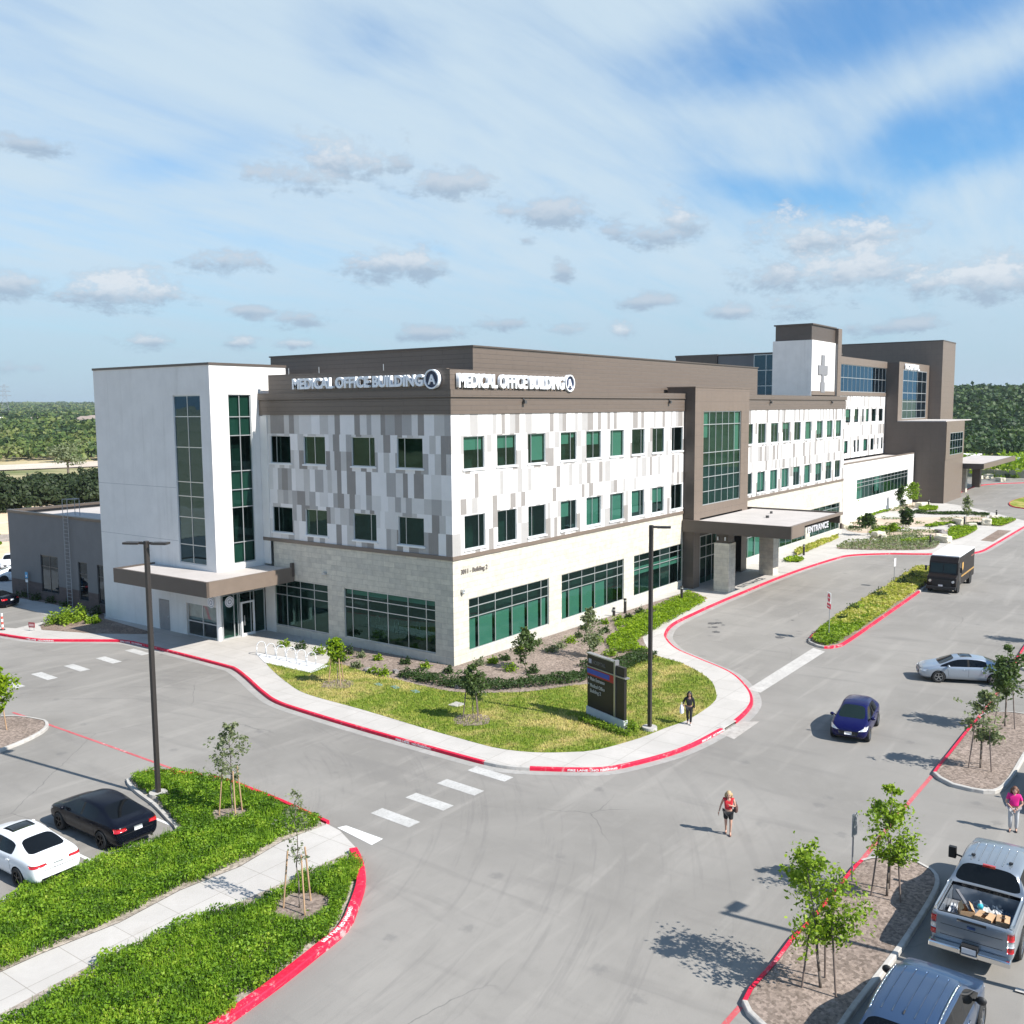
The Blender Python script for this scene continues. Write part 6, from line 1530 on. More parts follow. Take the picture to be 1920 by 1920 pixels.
mb = MB(); mb.box((.05, .03, 2.08), (Wd*.735, .046, 2.46)); mb.build('red_bar', mat('sign_red', (.30, .005, .02), .35), ms)
mb = MB(); mb.box((.05, .022, 2.17), (Wd*.62, .028, 2.42)); mb.build('blue_bar', mat('sign_blue', (.012, .05, .36), .35), ms)
FM = lambda x_, z_: frame_matrix((x_, .035, z_), (1, 0, 0), (0, 0, 1), (0, -1, 0))
GT = mat('pale_sign_text', (.40, .40, .40), .5)
for (s_, x_, z_, sz) in (('Main Entrance', .28, 1.84, .25), ('Medical Office', .28, 1.50, .25), ('Building 2', .28, 1.22, .25)): text_mesh('sign_text', s_, sz, GT, ms, .006, FM(x_, z_), .004, .82 if len(s_) > 10 else .9)
mb = MB(); mb.face([(.10, .036, 1.86), (.20, .036, 1.93), (.10, .036, 2.0)]); mb.face([(.10, .036, 1.60), (.20, .036, 1.60), (.15, .036, 1.70)]); mb.build('arrow_mark', GT, ms)
mb = MB(); c0 = (.28, 2.82)
for (a, b_, c1x, d_) in ((-.11, .11, -.11, .11),): mb.box((c0[0]+a, .034, c0[1]+c1x), (c0[0]+b_, .046, c0[1]+d_))
mb.build('square_logo', mat('pale_logo', (.38, .37, .46), .4), ms)
text_mesh('sign_heading', 'HOSPITAL', .27, mat('dim_sign_text', (.12, .12, .12), .5), ms, .004, FM(.48, 2.72), .004, .85)
# do not enter sign in the median
SGN = mat('galvanised_post', (.33, .34, .35), .5, metal=.4); RSG = mat('sign_face_red', (.60, .01, .06), .4); BACK = mat('sign_back_grey', (.26, .27, .29), .5)
def sign_post(px, py, h, label, cat='sign', zb=0.0, yaw=0):
    p = G(px, py, zb); r_ = empty('road_sign', (p[0], p[1], zb), radians(yaw), label, cat); mb = MB(); mb.tube((0, 0, -.1), (0, 0, h), .028, .028, 8); mb.build('post', SGN, r_); return r_
r_ = sign_post(1554, 1196, 3.1, 'red and white no entry sign on a thin post at the tip of the median', 'road sign', KH, -54)
mb = MB(); mb.box((-.065, -.34, 2.42), (-.04, .34, 3.1), 0); mb.face([(-.069, .29*cos(2*pi*k/20), 2.76+.29*sin(2*pi*k/20)) for k in range(20)], 1); mb.box((-.076, -.2, 2.72), (-.072, .2, 2.80), 0); mb.build('sign_plate', [WHITE, RSG], r_)
mb = MB(); mb.box((-.065, -.36, 2.02), (-.04, .36, 2.36), 1); mb.box((-.072, -.26, 2.15), (-.068, .26, 2.22), 0); mb.build('lower_plate', [WHITE, RSG], r_)
r_ = sign_post(1676, 1098, 2.4, 'small white sign seen edge on between the drop off lane and the median', 'road sign', KH, 86)
mb = MB(); mb.box((-.04, -.22, 1.7), (-.02, .22, 2.4)); mb.build('sign_plate', WHITE, r_)
r_ = sign_post(1597, 1652, 2.3, 'grey backed sign on a thin post at the head of the lower mulch island', 'road sign', KH, -12)
mb = MB(); mb.box((-.10, -.02, 1.55), (.22, .0, 2.3)); mb.build('sign_plate', BACK, r_)
BLUS = mat('accessible_sign_blue', (.03, .30, .55), .4)
for i, (px, py, lb) in enumerate(((53, 1122, 'blue accessible parking sign on a post furthest left by the annex'), (87, 1120, 'blue accessible parking sign on a post, middle one of three by the annex'), (156, 1140, 'blue accessible parking sign on a post nearest the white tower'))):
    r_ = sign_post(px, py, 2.25, lb, 'parking sign', KH, 8)
    mb = MB(); mb.box((-.05, -.17, 1.72), (-.03, .17, 2.25), 0); mb.face([(-.054, .09*cos(2*pi*k/12), 1.93+.09*sin(2*pi*k/12)) for k in range(12)], 1); mb.build('sign_plate', [BLUS, WHITE], r_)
    mb = MB(); mb.box((-.05, -.15, 1.38), (-.03, .15, 1.62)); mb.build('lower_plate', WHITE, r_)
p = G(5, 1181, KH); r_ = empty('delineator_post', (p[0], p[1], KH), 0, 'orange and white striped marker post at the left edge by the red kerb', 'marker post')
mb = MB()
for k in range(6): mb.tube((0, 0, .2*k), (0, 0, .2*k+.2), .07, .07, 12, k % 2)
mb.build('striped_tube', [mat('faded_orange', (.60, .09, .06), .6), WHITE], r_)
mb = MB(); mb.tube((0, 0, -.02), (0, 0, .06), .2, .16, 14); mb.build('base', BLACKP, r_)
p = G(60, 1183, KH); r_ = empty('small_sign', (p[0], p[1], KH), radians(20), 'small dark red and white ground sign on the left sidewalk corner', 'sign')
mb = MB(); mb.box((-.02, -.26, .25), (.02, .26, .62), 0); mb.box((-.025, -.2, .34), (-.021, .2, .52), 1); mb.build('sign_plate', [mat('dull_red_sign', (.25, .03, .04), .5), mat('pinkish_print', (.5, .3, .3), .5)], r_)
mb = MB(); mb.tube((0, -.18, -.02), (0, -.18, .3), .015, .015, 6); mb.tube((0, .18, -.02), (0, .18, .3), .015, .015, 6); mb.build('leg', SGN, r_)
# bicycle racks
GAL = mat('galvanised_hoop', (.62, .63, .64), .35, metal=.5)
hoop0 = None
for i, (px, py) in enumerate(((490, 1226), (508, 1230), (527, 1233.5), (546, 1238), (565, 1242.5), (584, 1247))):
    p = G(px, py, KH+.02)
    r_ = empty('bicycle_rack', (p[0], p[1], KH+.02), radians(-15), ['galvanised hoop bicycle rack nearest the entrance door', 'second hoop bicycle rack from the entrance', 'third hoop bicycle rack from the entrance', 'fourth hoop bicycle rack from the entrance', 'fifth hoop bicycle rack from the entrance', 'last hoop bicycle rack, nearest the staked young tree'][i], 'bicycle rack', 'hoop bicycle racks on the pale pad')
    mb = MB(); pts = [(-.30, 0, 0), (-.30, 0, .5)]+[(-.30*cos(pi*k/10), 0, .5+.32*sin(pi*k/10)) for k in range(1, 10)]+[(.30, 0, .5), (.30, 0, 0)]; mb.path(pts, .03, 8); mb.build('hoop', GAL, r_, smooth=True)
    for sx_ in (-.3, .3): mb = MB(); mb.tube((sx_, 0, 0), (sx_, 0, .015), .085, .085, 12); mb.build('foot_plate', GAL, r_)
# bollard lights
for i, (px, py, lb) in enumerate(((1744, 1021, 'by the front hedge of the garden left of the truck'), (1868, 972, 'at the far right end of the garden'), (1808, 985, 'near the stone blocks in the middle of the garden'), (1741, 950, 'beside the far plaza of the garden'), (1507, 1041, 'beside the yellow hedge next to the canopy'), (1172, 1150, 'in the grass strip below the second large window'), (1278, 1125, 'in the grass right beside the entrance canopy wall'), (1151, 1155, 'small one close to the wall between the ground windows'))):
    p = G(px, py, KH); r_ = empty('bollard_light', (p[0], p[1], KH), 0, 'dark bollard light '+lb, 'bollard light', 'bollard lights in the planting')
    hh = 1.1 if i < 7 else .6
    mb = MB(); mb.tube((0, 0, 0), (0, 0, hh), .11, .11, 14); mb.build('post', POLE, r_)
    mb = MB(); mb.tube((0, 0, hh), (0, 0, hh+.05), .12, .10, 14); mb.build('cap', POLE, r_)
    mb = MB(); mb.tube((0, 0, hh-.16), (0, 0, hh-.08), .113, .113, 14); mb.build('lens', mat('bollard_lens', (.4, .4, .38), .4), r_)
# kerb lettering
def kerb_text(px, py, body='FIRE LANE   NO PARKING', line=main_line, s_=sgn, size=.17, top=False, flip=False):
    q = G(px, py)[:2]; k = min(range(len(line)), key=lambda k: hypot(line[k][0]-q[0], line[k][1]-q[1]))
    cu = text_mesh('t', body, size, WHITE, None, .002, None, .004, 1.15); me = cu.data
    L_ = [0]; 
    for a, b_ in zip(line[:-1], line[1:]): L_.append(L_[-1]+float(np.linalg.norm(np.array(b_)-np.array(a))))
    xs = [v.co.x for v in me.vertices]; w = max(xs)-min(xs); s0 = L_[k]-w/2
    def at_s(s):
        s = min(max(s, 0), L_[-1]-.001); j = max(i for i in range(len(L_)) if L_[i] <= s); j = min(j, len(line)-2)
        t_ = (s-L_[j])/(L_[j+1]-L_[j]); a, b_ = np.array(line[j]), np.array(line[j+1]); d = (b_-a)/np.linalg.norm(b_-a); return a+(b_-a)*t_, d
    for v in me.vertices:
        s = s0+(w-v.co.x if top else v.co.x); p_, d = at_s(s); n_ = np.array([-d[1], d[0]])*s_
        if top: o_ = p_+n_*(.25-v.co.y); v.co = (o_[0], o_[1], KH+.060+v.co.z)
        else: o_ = p_-n_*(.006+v.co.z); v.co = (o_[0], o_[1], .03+v.co.y*.75)
    cu.name = 'kerb_lettering'; me.name = 'kerb_lettering'; tag(cu, kind='structure'); return cu
fl = False
kt = [kerb_text(*q) for q in ((770, 1397), (1120, 1447), (1330, 1383), (75, 1201), (250, 1207))]
kerb_text(645, 1752, 'FIRE LANE NO PARKING', kl, sg, .17, True)
ORD = ['first', 'second', 'third', 'fourth', 'fifth', 'sixth', 'seventh', 'eighth', 'ninth', 'tenth', 'eleventh', 'twelfth', 'thirteenth', 'fourteenth', 'fifteenth', 'sixteenth', 'seventeenth', 'eighteenth', 'nineteenth', 'twentieth', 'twenty-first', 'twenty-second', 'twenty-third', 'twenty-fourth', 'twenty-fifth', 'twenty-sixth']
def relabel(objs, fmt):
    for i, o in enumerate(sorted(objs, key=lambda o: proj(tuple(o.location))[0])): o['label'] = fmt % ORD[i]
# ------------------------------------------------------------------ vegetation
LF_COVER = leaf_mat('ground_cover_leaves', [(.07, .12, .008), (.15, .24, .010), (.235, .34, .012), (.34, .43, .025)])
LF_GC = leaf_mat('bed_cover_leaves', [(.030, .070, .006), (.070, .150, .009), (.135, .25, .013), (.215, .34, .022), (.34, .40, .05)], bigs=1.3, bigw=.5)
LF_LIME = leaf_mat('lime_leaves', [(.09, .15, .015), (.19, .29, .02), (.33, .42, .04)])
LF_YEL = leaf_mat('yellow_green_leaves', [(.20, .24, .03), (.36, .38, .06), (.50, .46, .13), (.52, .42, .22)])
LF_DARK = leaf_mat('dark_leaves', [(.025, .045, .014), (.045, .08, .022), (.075, .125, .035)])
LF_OLIVE = leaf_mat('olive_leaves', [(.10, .13, .065), (.18, .21, .11), (.27, .29, .18)])
LF_MID = leaf_mat('mid_green_leaves', [(.045, .075, .025), (.085, .13, .04), (.15, .20, .075)])
LF_HILL = leaf_mat('hillside_leaves', [(.014, .032, .012), (.028, .058, .017), (.05, .09, .024), (.10, .135, .04)], trans=.2, bigs=.03, bigw=.5)
LF_OAK = leaf_mat('oak_leaves', [(.018, .032, .012), (.036, .056, .022), (.07, .092, .04)])
LF_FOREST = leaf_mat('forest_leaves', [(.018, .036, .012), (.035, .066, .017), (.07, .115, .024), (.16, .19, .05), (.20, .20, .10)], trans=.2, bigs=.035, bigw=.6)
BARK = mat('grey_bark', (.14, .115, .095), .9, var=.2, vscale=12, bump=.4); BARKP = mat('pale_bark', (.30, .26, .22), .9, var=.15, vscale=12)
STAKE = mat('pine_stake', (.42, .27, .16), .8, var=.1); STAKEG = mat('grey_stake', (.17, .13, .11), .8, var=.1)
def leaves(name, pts, size, m, parent, seed, aspect=1.6):
    return quads_mesh(name, leaf_quads(np.array(pts), size, .3, np.random.RandomState(seed), aspect), m, parent)
def young_tree(px, py, top, label, crown, leafm, n, leaf=.085, seed=1, base=.42, z0=KH, stakes=3, stakem=STAKE, stemr=.03, bark=BARK, stemn=1, pts=None, group='young staked trees', lean=0.0, h=None, leany=0.0):
    b_, hh = height_at(px, py, top, z0); hh = hh if h is None else h
    root = empty('young_tree', (b_[0], b_[1], z0), 0, label, 'tree', group)
    rg = np.random.RandomState(seed); mb = MB(); stems = []
    for s in range(stemn):
        a = 2*pi*s/max(1, stemn)+.5; r0 = 0 if stemn == 1 else .12
        p = np.array([r0*cos(a), r0*sin(a), -.05]); path = [p]
        for k in range(1, 9):
            t_ = k/8; path.append(np.array([r0*cos(a)*(1+3*t_*(stemn > 1))+lean*t_+rg.normal()*.012*hh*t_, r0*sin(a)*(1+3*t_*(stemn > 1))+leany*t_+rg.normal()*.012*hh*t_, hh*.93*t_]))
        for k in range(8): mb.tube(path[k], path[k+1], stemr*(1-.105*k), stemr*(1-.105*(k+1)), 8)
        stems.append(path)
    C_ = []
    for path in stems:
        for k in range(int(22/stemn)+3):
            t_ = base+(1-base)*rg.rand()**1.1; i = min(7, int(t_*8)); f = t_*8-i; p0 = path[i]*(1-f)+path[i+1]*f
            a = rg.rand()*2*pi; u_ = (t_-base)/(1-base); env = crown*(min(1, .62+1.5*u_) if u_ < .3 else .16+.84*(1-(u_-.3)/.7)**.75); ln = env*(.55+.5*rg.rand())
            d = np.array([cos(a), sin(a), .55+.4*rg.rand()]); d /= np.linalg.norm(d); prev = p0; bend = rg.normal(size=3)*.12
            for q in range(1, 5):
                cur = p0+d*ln*q/4+bend*ln*(q/4)**2; mb.tube(prev, cur, stemr*.34*(1-q*.19), stemr*.34*(1-(q+1)*.17), 5, 0, False)
                if q >= 2:
                    C_.append((cur, ln*.30))
                    for _ in range(1):
                        tw = cur+rg.normal(size=3)*ln*.22; mb.tube(cur, tw, stemr*.10, stemr*.05, 4, 0, False); C_.append((tw, ln*.20))
                prev = cur
        C_.append((path[8], crown*.2))
    mb.build('trunk', bark, root, smooth=True)
    k = rg.randint(0, len(C_), n); cen = np.array([c[0] for c in C_])[k]; rad = np.array([c[1] for c in C_])[k]
    P_ = cen+rg.normal(size=(n, 3))*rad[:, None]*.62
    P_ = P_[P_[:, 2] > hh*base*.85]
    quads_mesh('crown', leaf_quads(P_, leaf, .25, rg, 1.7), leafm, root)
    for s in range(stakes):
        a = 2.2+2*pi*s/max(1, stakes); R_ = .52
        sb = MB(); sb.tube((R_*cos(a), R_*sin(a), -.05), (R_*.62*cos(a), R_*.62*sin(a), min(1.9, hh*.55)), .028, .028, 8); sb.build('stake', stakem, root)
        sb = MB(); sb.tube((R_*.66*cos(a), R_*.66*sin(a), min(1.7, hh*.48)), (0, 0, min(1.7, hh*.48)+.05), .008, .008, 4); sb.build('tie', BLACKP, root)
    return root
def mulch_ring(px, py, r, z=KH):
    p = G(px, py, z); q = [(p[0]+r*cos(2*pi*k/20)*(1+.12*sin(3*k)), p[1]+r*sin(2*pi*k/20)*(1+.1*cos(5*k))) for k in range(20)]; flat('mulch_ring', q, z+.02, MULCHP); return p
mulch_ring(633, 1283, .95); mulch_ring(885, 1350, .95); mulch_ring(430, 1528, .62, .12); mulch_ring(565, 1700, .85, .12)
TP = KH+.0
young_tree(633, 1282, 1192, 'bushy young tree with pale stakes beside the bicycle racks', .75, LF_COVER, 1500, .10, 3, .42, TP)
young_tree(887, 1349, 1243, 'dense young tree with grey stakes on the dry lawn below the building corner', .80, LF_MID, 1700, .10, 4, .38, TP, stakem=STAKEG)
young_tree(985, 1254, 1176, 'dark conical young tree in the mulch bed below the first large window', .95, LF_MID, 1500, .10, 5, .06, TP, stakes=0)
young_tree(1105, 1232, 1138, 'taller thin dark young tree in the mulch bed behind the brown sign', 1.0, LF_OLIVE, 1900, .10, 6, .10, TP, stakes=0)
young_tree(436, 1530, 1348, 'sparse grey leaved young tree with pale stakes in the upper green bed', .95, LF_OLIVE, 800, .085, 7, .40, .1, bark=BARK, stemr=.035, stemn=1)
young_tree(562, 1704, 1468, 'nearly bare young tree with three orange stakes beside the red kerb corner', .75, LF_OLIVE, 330, .06, 8, .40, .1, bark=BARK, stemr=.028)
young_tree(-6, 1375, 1242, 'bushy young tree with a pale stake cut by the left edge', 1.05, LF_COVER, 2600, .11, 9, .28, .1)
young_tree(1539, 1852, 1588, 'broad bright green young tree with thin stems in the lower right mulch island', 1.50, LF_LIME, 3300, .074, 10, .30, .12, stakem=STAKEG, stemr=.045, leany=.45)
young_tree(1663, 1680, 1466, 'upright bright green young tree further up the lower right mulch island', 1.0, LF_LIME, 2900, .072, 12, .28, .12, stakem=STAKEG, stemr=.045)
young_tree(1838, 1440, 1292, 'sparse wispy young tree at the near end of the upper mulch island', 1.15, LF_OLIVE, 1300, .105, 13, .34, .12, stakem=STAKEG, stemr=.04)
young_tree(1884, 1362, 1205, 'denser dark young tree with a thin top in front of the silver blue sedan', 1.1, LF_MID, 2000, .11, 14, .36, .12, stakem=STAKEG, stemr=.04)
young_tree(1957, 1290, 1160, 'young tree beyond the right edge in the upper mulch island', 1.1, LF_DARK, 1600, .11, 15, .34, .12, stakem=STAKEG)
young_tree(1990, 1205, 1090, 'young tree beyond the right edge in the furthest mulch island', 1.1, LF_DARK, 1600, .11, 16, .34, .12, stakem=STAKEG)
for i, (px, py, tp, cr, lm, n, lb) in enumerate(((1597, 974, 918, 1.0, LF_COVER, 1300, 'at the white wall end of the garden'), (1627, 1004, 962, 1.2, LF_DARK, 1400, 'round dark one at the left of the garden'), (1698, 998, 950, 1.2, LF_DARK, 1400, 'dark one in the middle of the garden'),
                                               (1688, 958, 912, 1.1, LF_DARK, 1200, 'slender one behind the middle of the garden'), (1711, 950, 905, 1.5, LF_LIME, 1400, 'bright one in front of the dark hospital wall'), (1811, 985, 925, .9, LF_OLIVE, 500, 'wispy one at the right of the garden'), (1676, 1003, 982, .8, LF_COVER, 500, 'low one between the garden beds'))):
    young_tree(px, py, tp, 'garden tree, '+lb, cr, lm, n, .17, 30+i, .30, KH, stakes=0, group='garden trees by the hospital')

def cover(name, poly, dens, hgt, size, m, label, cat, seed, hn=.78, keep=None, blades=False, z0=.08, clump=.7, aspect=1.5):
    rs = np.random.RandomState(seed); X, Y = scatter(poly, dens, rs)
    if keep is not None: k = keep(X, Y); X, Y = X[k], Y[k]
    cl = vnoise(X, Y, clump, seed)*.6+vnoise(X, Y, clump*.4, seed+3)*.4
    H_ = hgt*(1-hn+hn*cl)
    if blades: Q = blade_quads(np.stack([X, Y, np.full(len(X), z0)], 1), hgt, size, rs); 
    else: Q = leaf_quads(np.stack([X, Y, z0+H_*(1-.75*rs.rand(len(X))**2)], 1), size, .5, rs, aspect)
    return tag(quads_mesh(name, Q, m), label, cat, kind='stuff')
def edge_keep(poly, d0=.45, seed=1, trees=()):
    Pn = np.array([p[:2] for p in poly])
    def f(X, Y):
        D = np.full(len(X), 9.0)
        for i in range(len(Pn)):
            a, b_ = Pn[i], Pn[(i+1) % len(Pn)]; ab = b_-a; t_ = np.clip(((X-a[0])*ab[0]+(Y-a[1])*ab[1])/(ab@ab+1e-9), 0, 1)
            D = np.minimum(D, np.hypot(X-a[0]-ab[0]*t_, Y-a[1]-ab[1]*t_))
        k = D > d0*(.1+1.4*vnoise(X, Y, .55, seed))
        for (tx, ty, r) in trees: k &= np.hypot(X-tx, Y-ty) > r*(.8+.5*vnoise(X, Y, .3, seed))
        return k
    return f
t5, t6, tl = G(430, 1528, .1), G(565, 1702, .1), G(297, 1492, .1)
cover('ground_cover', UPB, 800, .46, .056, LF_GC, 'bright green low shrub cover filling the bed above the diagonal walk', 'ground cover', 1, keep=edge_keep(UPB, .15, 1, ((t5[0], t5[1], .62), (tl[0], tl[1], .45))))
cover('ground_cover', LOB, 800, .46, .056, LF_GC, 'bright green low shrub cover between the diagonal walk and the curved red kerb', 'ground cover', 2, keep=edge_keep(LOB, .45, 2, ((t6[0], t6[1], .85),)))
cover('ground_cover', UPB, 300, .30, .024, LF_GC, 'fine upright shoots standing among the low shrubs above the diagonal walk', 'ground cover', 11, keep=edge_keep(UPB, .2, 1, ((t5[0], t5[1], .62), (tl[0], tl[1], .45))), blades=True)
cover('ground_cover', LOB, 300, .30, .024, LF_GC, 'fine upright shoots standing among the low shrubs inside the curved red kerb', 'ground cover', 12, keep=edge_keep(LOB, .5, 2, ((t6[0], t6[1], .85),)), blades=True)
# turf
cover('lawn_grass', lawn, 190, .085, .035, BLADEM, 'short patchy green and straw coloured lawn grass', 'grass', 3, keep=lambda X, Y: ~inside(bed, X, Y), blades=True, z0=KH+.004)
# shrubs of the corner planting bed
def strip(a_b, w): l = P(a_b, KH); L_ = smooth_line(l, .6); return [tuple(p) for p in offset_line(L_, w/2)]+[tuple(p) for p in offset_line(L_, -w/2)][::-1]
cover('hedge_planting', strip([(1215, 1228), (1160, 1252), (1110, 1268), (1050, 1278), (990, 1284), (930, 1288), (870, 1286), (810, 1277), (765, 1266)], 1.5), 330, .5, .09, LF_DARK, 'dark green low hedge along the edge of the lawn below the corner', 'hedge', 4, z0=KH)
cover('hedge_planting', strip([(1300, 1128), (1240, 1160), (1195, 1185), (1165, 1205), (1185, 1225)], 2.0), 330, .45, .09, LF_COVER, 'green shrub bank between the ground windows and the curving sidewalk', 'hedge', 5, z0=KH)
cover('hedge_planting', P([(1150, 1172), (1210, 1148), (1290, 1110), (1322, 1124), (1225, 1172), (1203, 1196), (1170, 1200)], KH), 190, .33, .09, LF_COVER, 'tufted green planting beside the entrance canopy', 'planting', 6, z0=KH)
def shrub(px, py, r, h, m, label, seed, n=260, leaf=.09, z0=KH, name='shrub', group=None, cat='shrub'):
    p = G(px, py, z0); rg = np.random.RandomState(seed); root = empty(name, (p[0], p[1], z0), 0, label, cat, group)
    d = rg.normal(size=(n, 3)); d /= np.linalg.norm(d, axis=1)[:, None]; d[:, 2] = np.abs(d[:, 2]); rr = .45+.6*rg.rand(n)**.6; lump = .75+.45*np.sin(d[:, 0]*5+seed)*np.cos(d[:, 1]*4+seed)
    P_ = d*np.array([r, r, h])*(rr*lump)[:, None]; P_[:, 2] += .04
    quads_mesh('foliage', leaf_quads(P_, leaf, .3, rg, 1.6), m, root)
    mb = MB()
    for k in range(5): a = 2*pi*k/5+seed; mb.tube((0, 0, -.03), (r*.5*cos(a), r*.5*sin(a), h*.7), .012, .005, 5)
    mb.build('stems', BARK, root)
    return root
wall_shrubs = [(600, 1226, .6), (565, 1216, .6), (535, 1212, .5), (655, 1226, .5), (678, 1232, .38), (710, 1238, .38), (762, 1245, .42), (798, 1252, .42), (842, 1262, .42), (670, 1252, .45), (720, 1266, .5), (760, 1268, .6), (700, 1262, .4), (640, 1240, .5),
               (900, 1247, .45), (925, 1244, .45), (948, 1238, .40), (958, 1258, .55), (1000, 1262, .5), (1035, 1222, .6), (1070, 1205, .55), (1085, 1195, .4), (1120, 1205, .6), (1135, 1186, .45), (1010, 1208, .35), (1160, 1165, .5), (1200, 1150, .5), (1145, 1230, .55), (1100, 1250, .6), (1050, 1215, .5), (975, 1222, .4), (1095, 1180, .35), (1135, 1170, .35), (1180, 1160, .4)]
shr_words = ['round', 'ragged', 'small', 'spreading', 'upright', 'leafy']
for i, (px, py, r) in enumerate(wall_shrubs):
    w_ = 'below the dark ground window of the shaded side' if px < 850 else ('below the first green ground window' if px < 1040 else 'below the second green ground window')
    m_ = (LF_COVER, LF_DARK, LF_LIME, LF_DARK, LF_OLIVE)[i % 5]
    shrub(px, py, r, r*1.0, m_, '%s shrub in the mulch %s' % (shr_words[i % 6], w_), 50+i, 240, .085, KH, group='shrubs along the office building wall')
for i in range(9):
    t_ = i/8; p_ = (1092+t_*82, 1352+t_*28); shrub(p_[0], p_[1], .27, .34, LF_LIME, 'small lime shrub in the row at the foot of the brown sign', 90+i, 130, .07, KH, group='lime shrubs below the brown sign')
shrub(1186, 1368, .4, .5, LF_LIME, 'lime shrub at the right end of the brown sign', 101, 200, .08)
for i, (px, py, r) in enumerate(((118, 1168, 1.25), (143, 1163, 1.3), (176, 1168, .6))): shrub(px, py, r, r*.85, LF_LIME, ['left part of the bright green bush clump by the annex', 'larger right bush of the bright clump by the annex', 'small bright bush near the white tower base'][i], 110+i, 1100, .12)
for i, (px, py) in enumerate(((45, 1120), (70, 1125), (100, 1130), (125, 1137), (180, 1152))): shrub(px, py, .6, .7, LF_DARK, 'dark shrub in the shade against the annex brick base', 120+i, 220, .10, group='dark shrubs along the annex')
# median planting
mi_ = isl_m; xs = sorted(p[0] for p in mi_); xm = xs[0]
cover('median_planting', [p for p in offset_line([np.array(q) for q in mi_], .12, True)], 230, .50, .10, LF_YEL, 'yellow green grassy planting along the median bed', 'planting', 7, keep=lambda X, Y: (X > 23+3*vnoise(X, Y, 3, 1)), z0=KH, aspect=2.6)
cover('median_planting', [p for p in offset_line([np.array(q) for q in mi_], .12, True)], 260, .42, .095, LF_LIME, 'lime green planting at the near tip of the median bed', 'planting', 8, keep=lambda X, Y: (X < 30+5*vnoise(X, Y, 3, 1)), z0=KH, aspect=2.2)
for i, (px, py, r) in enumerate(((1600, 1148, .7), (1650, 1122, .8), (1690, 1098, .8), (1712, 1088, 1.1), (1580, 1165, .5))): shrub(px, py, r, r*1.1, LF_DARK, ['dark open shrub near the middle of the median', 'dark shrub further along the median', 'dark shrub before the delivery truck in the median', 'largest dark shrub in the shade of the delivery truck', 'small thin dark shrub nearest the median tip'][i], 130+i, 300, .10)
# garden planting
for i, (pl_, m_, d_, lb) in enumerate(((gb1, LF_OLIVE, 30, 'mixed low planting of the front garden bed'), (gb4, LF_COVER, 90, 'green planting of the bed by the stone blocks'), (gb5, LF_COVER, 90, 'green planting at the right end of the garden'), (gb7, LF_COVER, 110, 'small green bed at the far plaza'), (gb8, LF_YEL, 200, 'yellow clipped hedge beside the entrance canopy'), (gb9, LF_COVER, 120, 'small low planting between column and hedge'))):
    cover('garden_planting', pl_, d_, .45, .17, m_, lb, 'planting', 140+i, z0=KH)
for i, (L_, w_, m_) in enumerate((([(720, 350), (800, 335), (900, 300), (960, 290)], 1.6, LF_COVER), ([(1150, 300), (1300, 310), (1480, 310), (1680, 318)], 1.7, LF_DARK), ([(880, 455), (960, 415), (1060, 425)], 1.2, LF_COVER), ([(1260, 400), (1330, 388), (1440, 375)], 1.2, LF_COVER), ([(700, 410), (780, 412)], 1.0, LF_DARK), ([(1060, 505), (1180, 500), (1300, 495)], 1.3, LF_LIME), ([(1520, 385), (1640, 382)], 1.0, LF_DARK), ([(760, 235), (850, 225)], 2.0, LF_LIME))):
    cover('garden_hedge', strip([(1400+a/3.692, 880+b_/3.692) for a, b_ in L_], w_), 120, .5, .17, m_, 'low garden hedge, '+['beside the white wall tree', 'long dark one across the back', 'short one left of the middle', 'one in the centre gravel', 'small dark one at the left', 'lime one in the front bed', 'short dark one at the right', 'bright one against the white wall'][i], 'hedge', 160+i, z0=KH)
for i, (pl_, lb) in enumerate(((gb2, 'large gravel bed'), (gb3, 'front gravel bed'), (gb6, 'rear gravel bed'))): cover('garden_planting', pl_, 40, .42, .15, LF_OLIVE, 'loose clumps of grey green plants in the '+lb+' of the garden', 'planting', 180+i, keep=lambda X, Y: vnoise(X, Y, 1.7, 4) > .62, z0=KH)
ROCK = mat('cream_limestone', (.58, .53, .42), .85, var=.12, vscale=2, bump=.3); ROCKG = mat('grey_boulder', (.24, .22, .21), .85, var=.2, vscale=2, bump=.4)
def rock(px, py, s, m, label, seed, z0=KH, group='limestone blocks in the garden'):
    p = G(px, py, z0); rg = random.Random(seed); bm = bmesh.new(); bmesh.ops.create_cube(bm, size=1); bmesh.ops.subdivide_edges(bm, edges=bm.edges, cuts=2, use_grid_fill=True)
    for v_ in bm.verts: v_.co = Vector([v_.co[i]*(s*(1.2, .8, .6)[i])*(1+rg.uniform(-.12, .12)) for i in range(3)])
    me = bpy.data.meshes.new('boulder'); bm.to_mesh(me); bm.free(); o = link_mesh('boulder', me, m); o.location = (p[0], p[1], z0+s*.27); o.rotation_euler = (0, 0, rg.uniform(0, 3)); bevel(o, s*.08, 2); return tag(o, label, 'boulder', group)
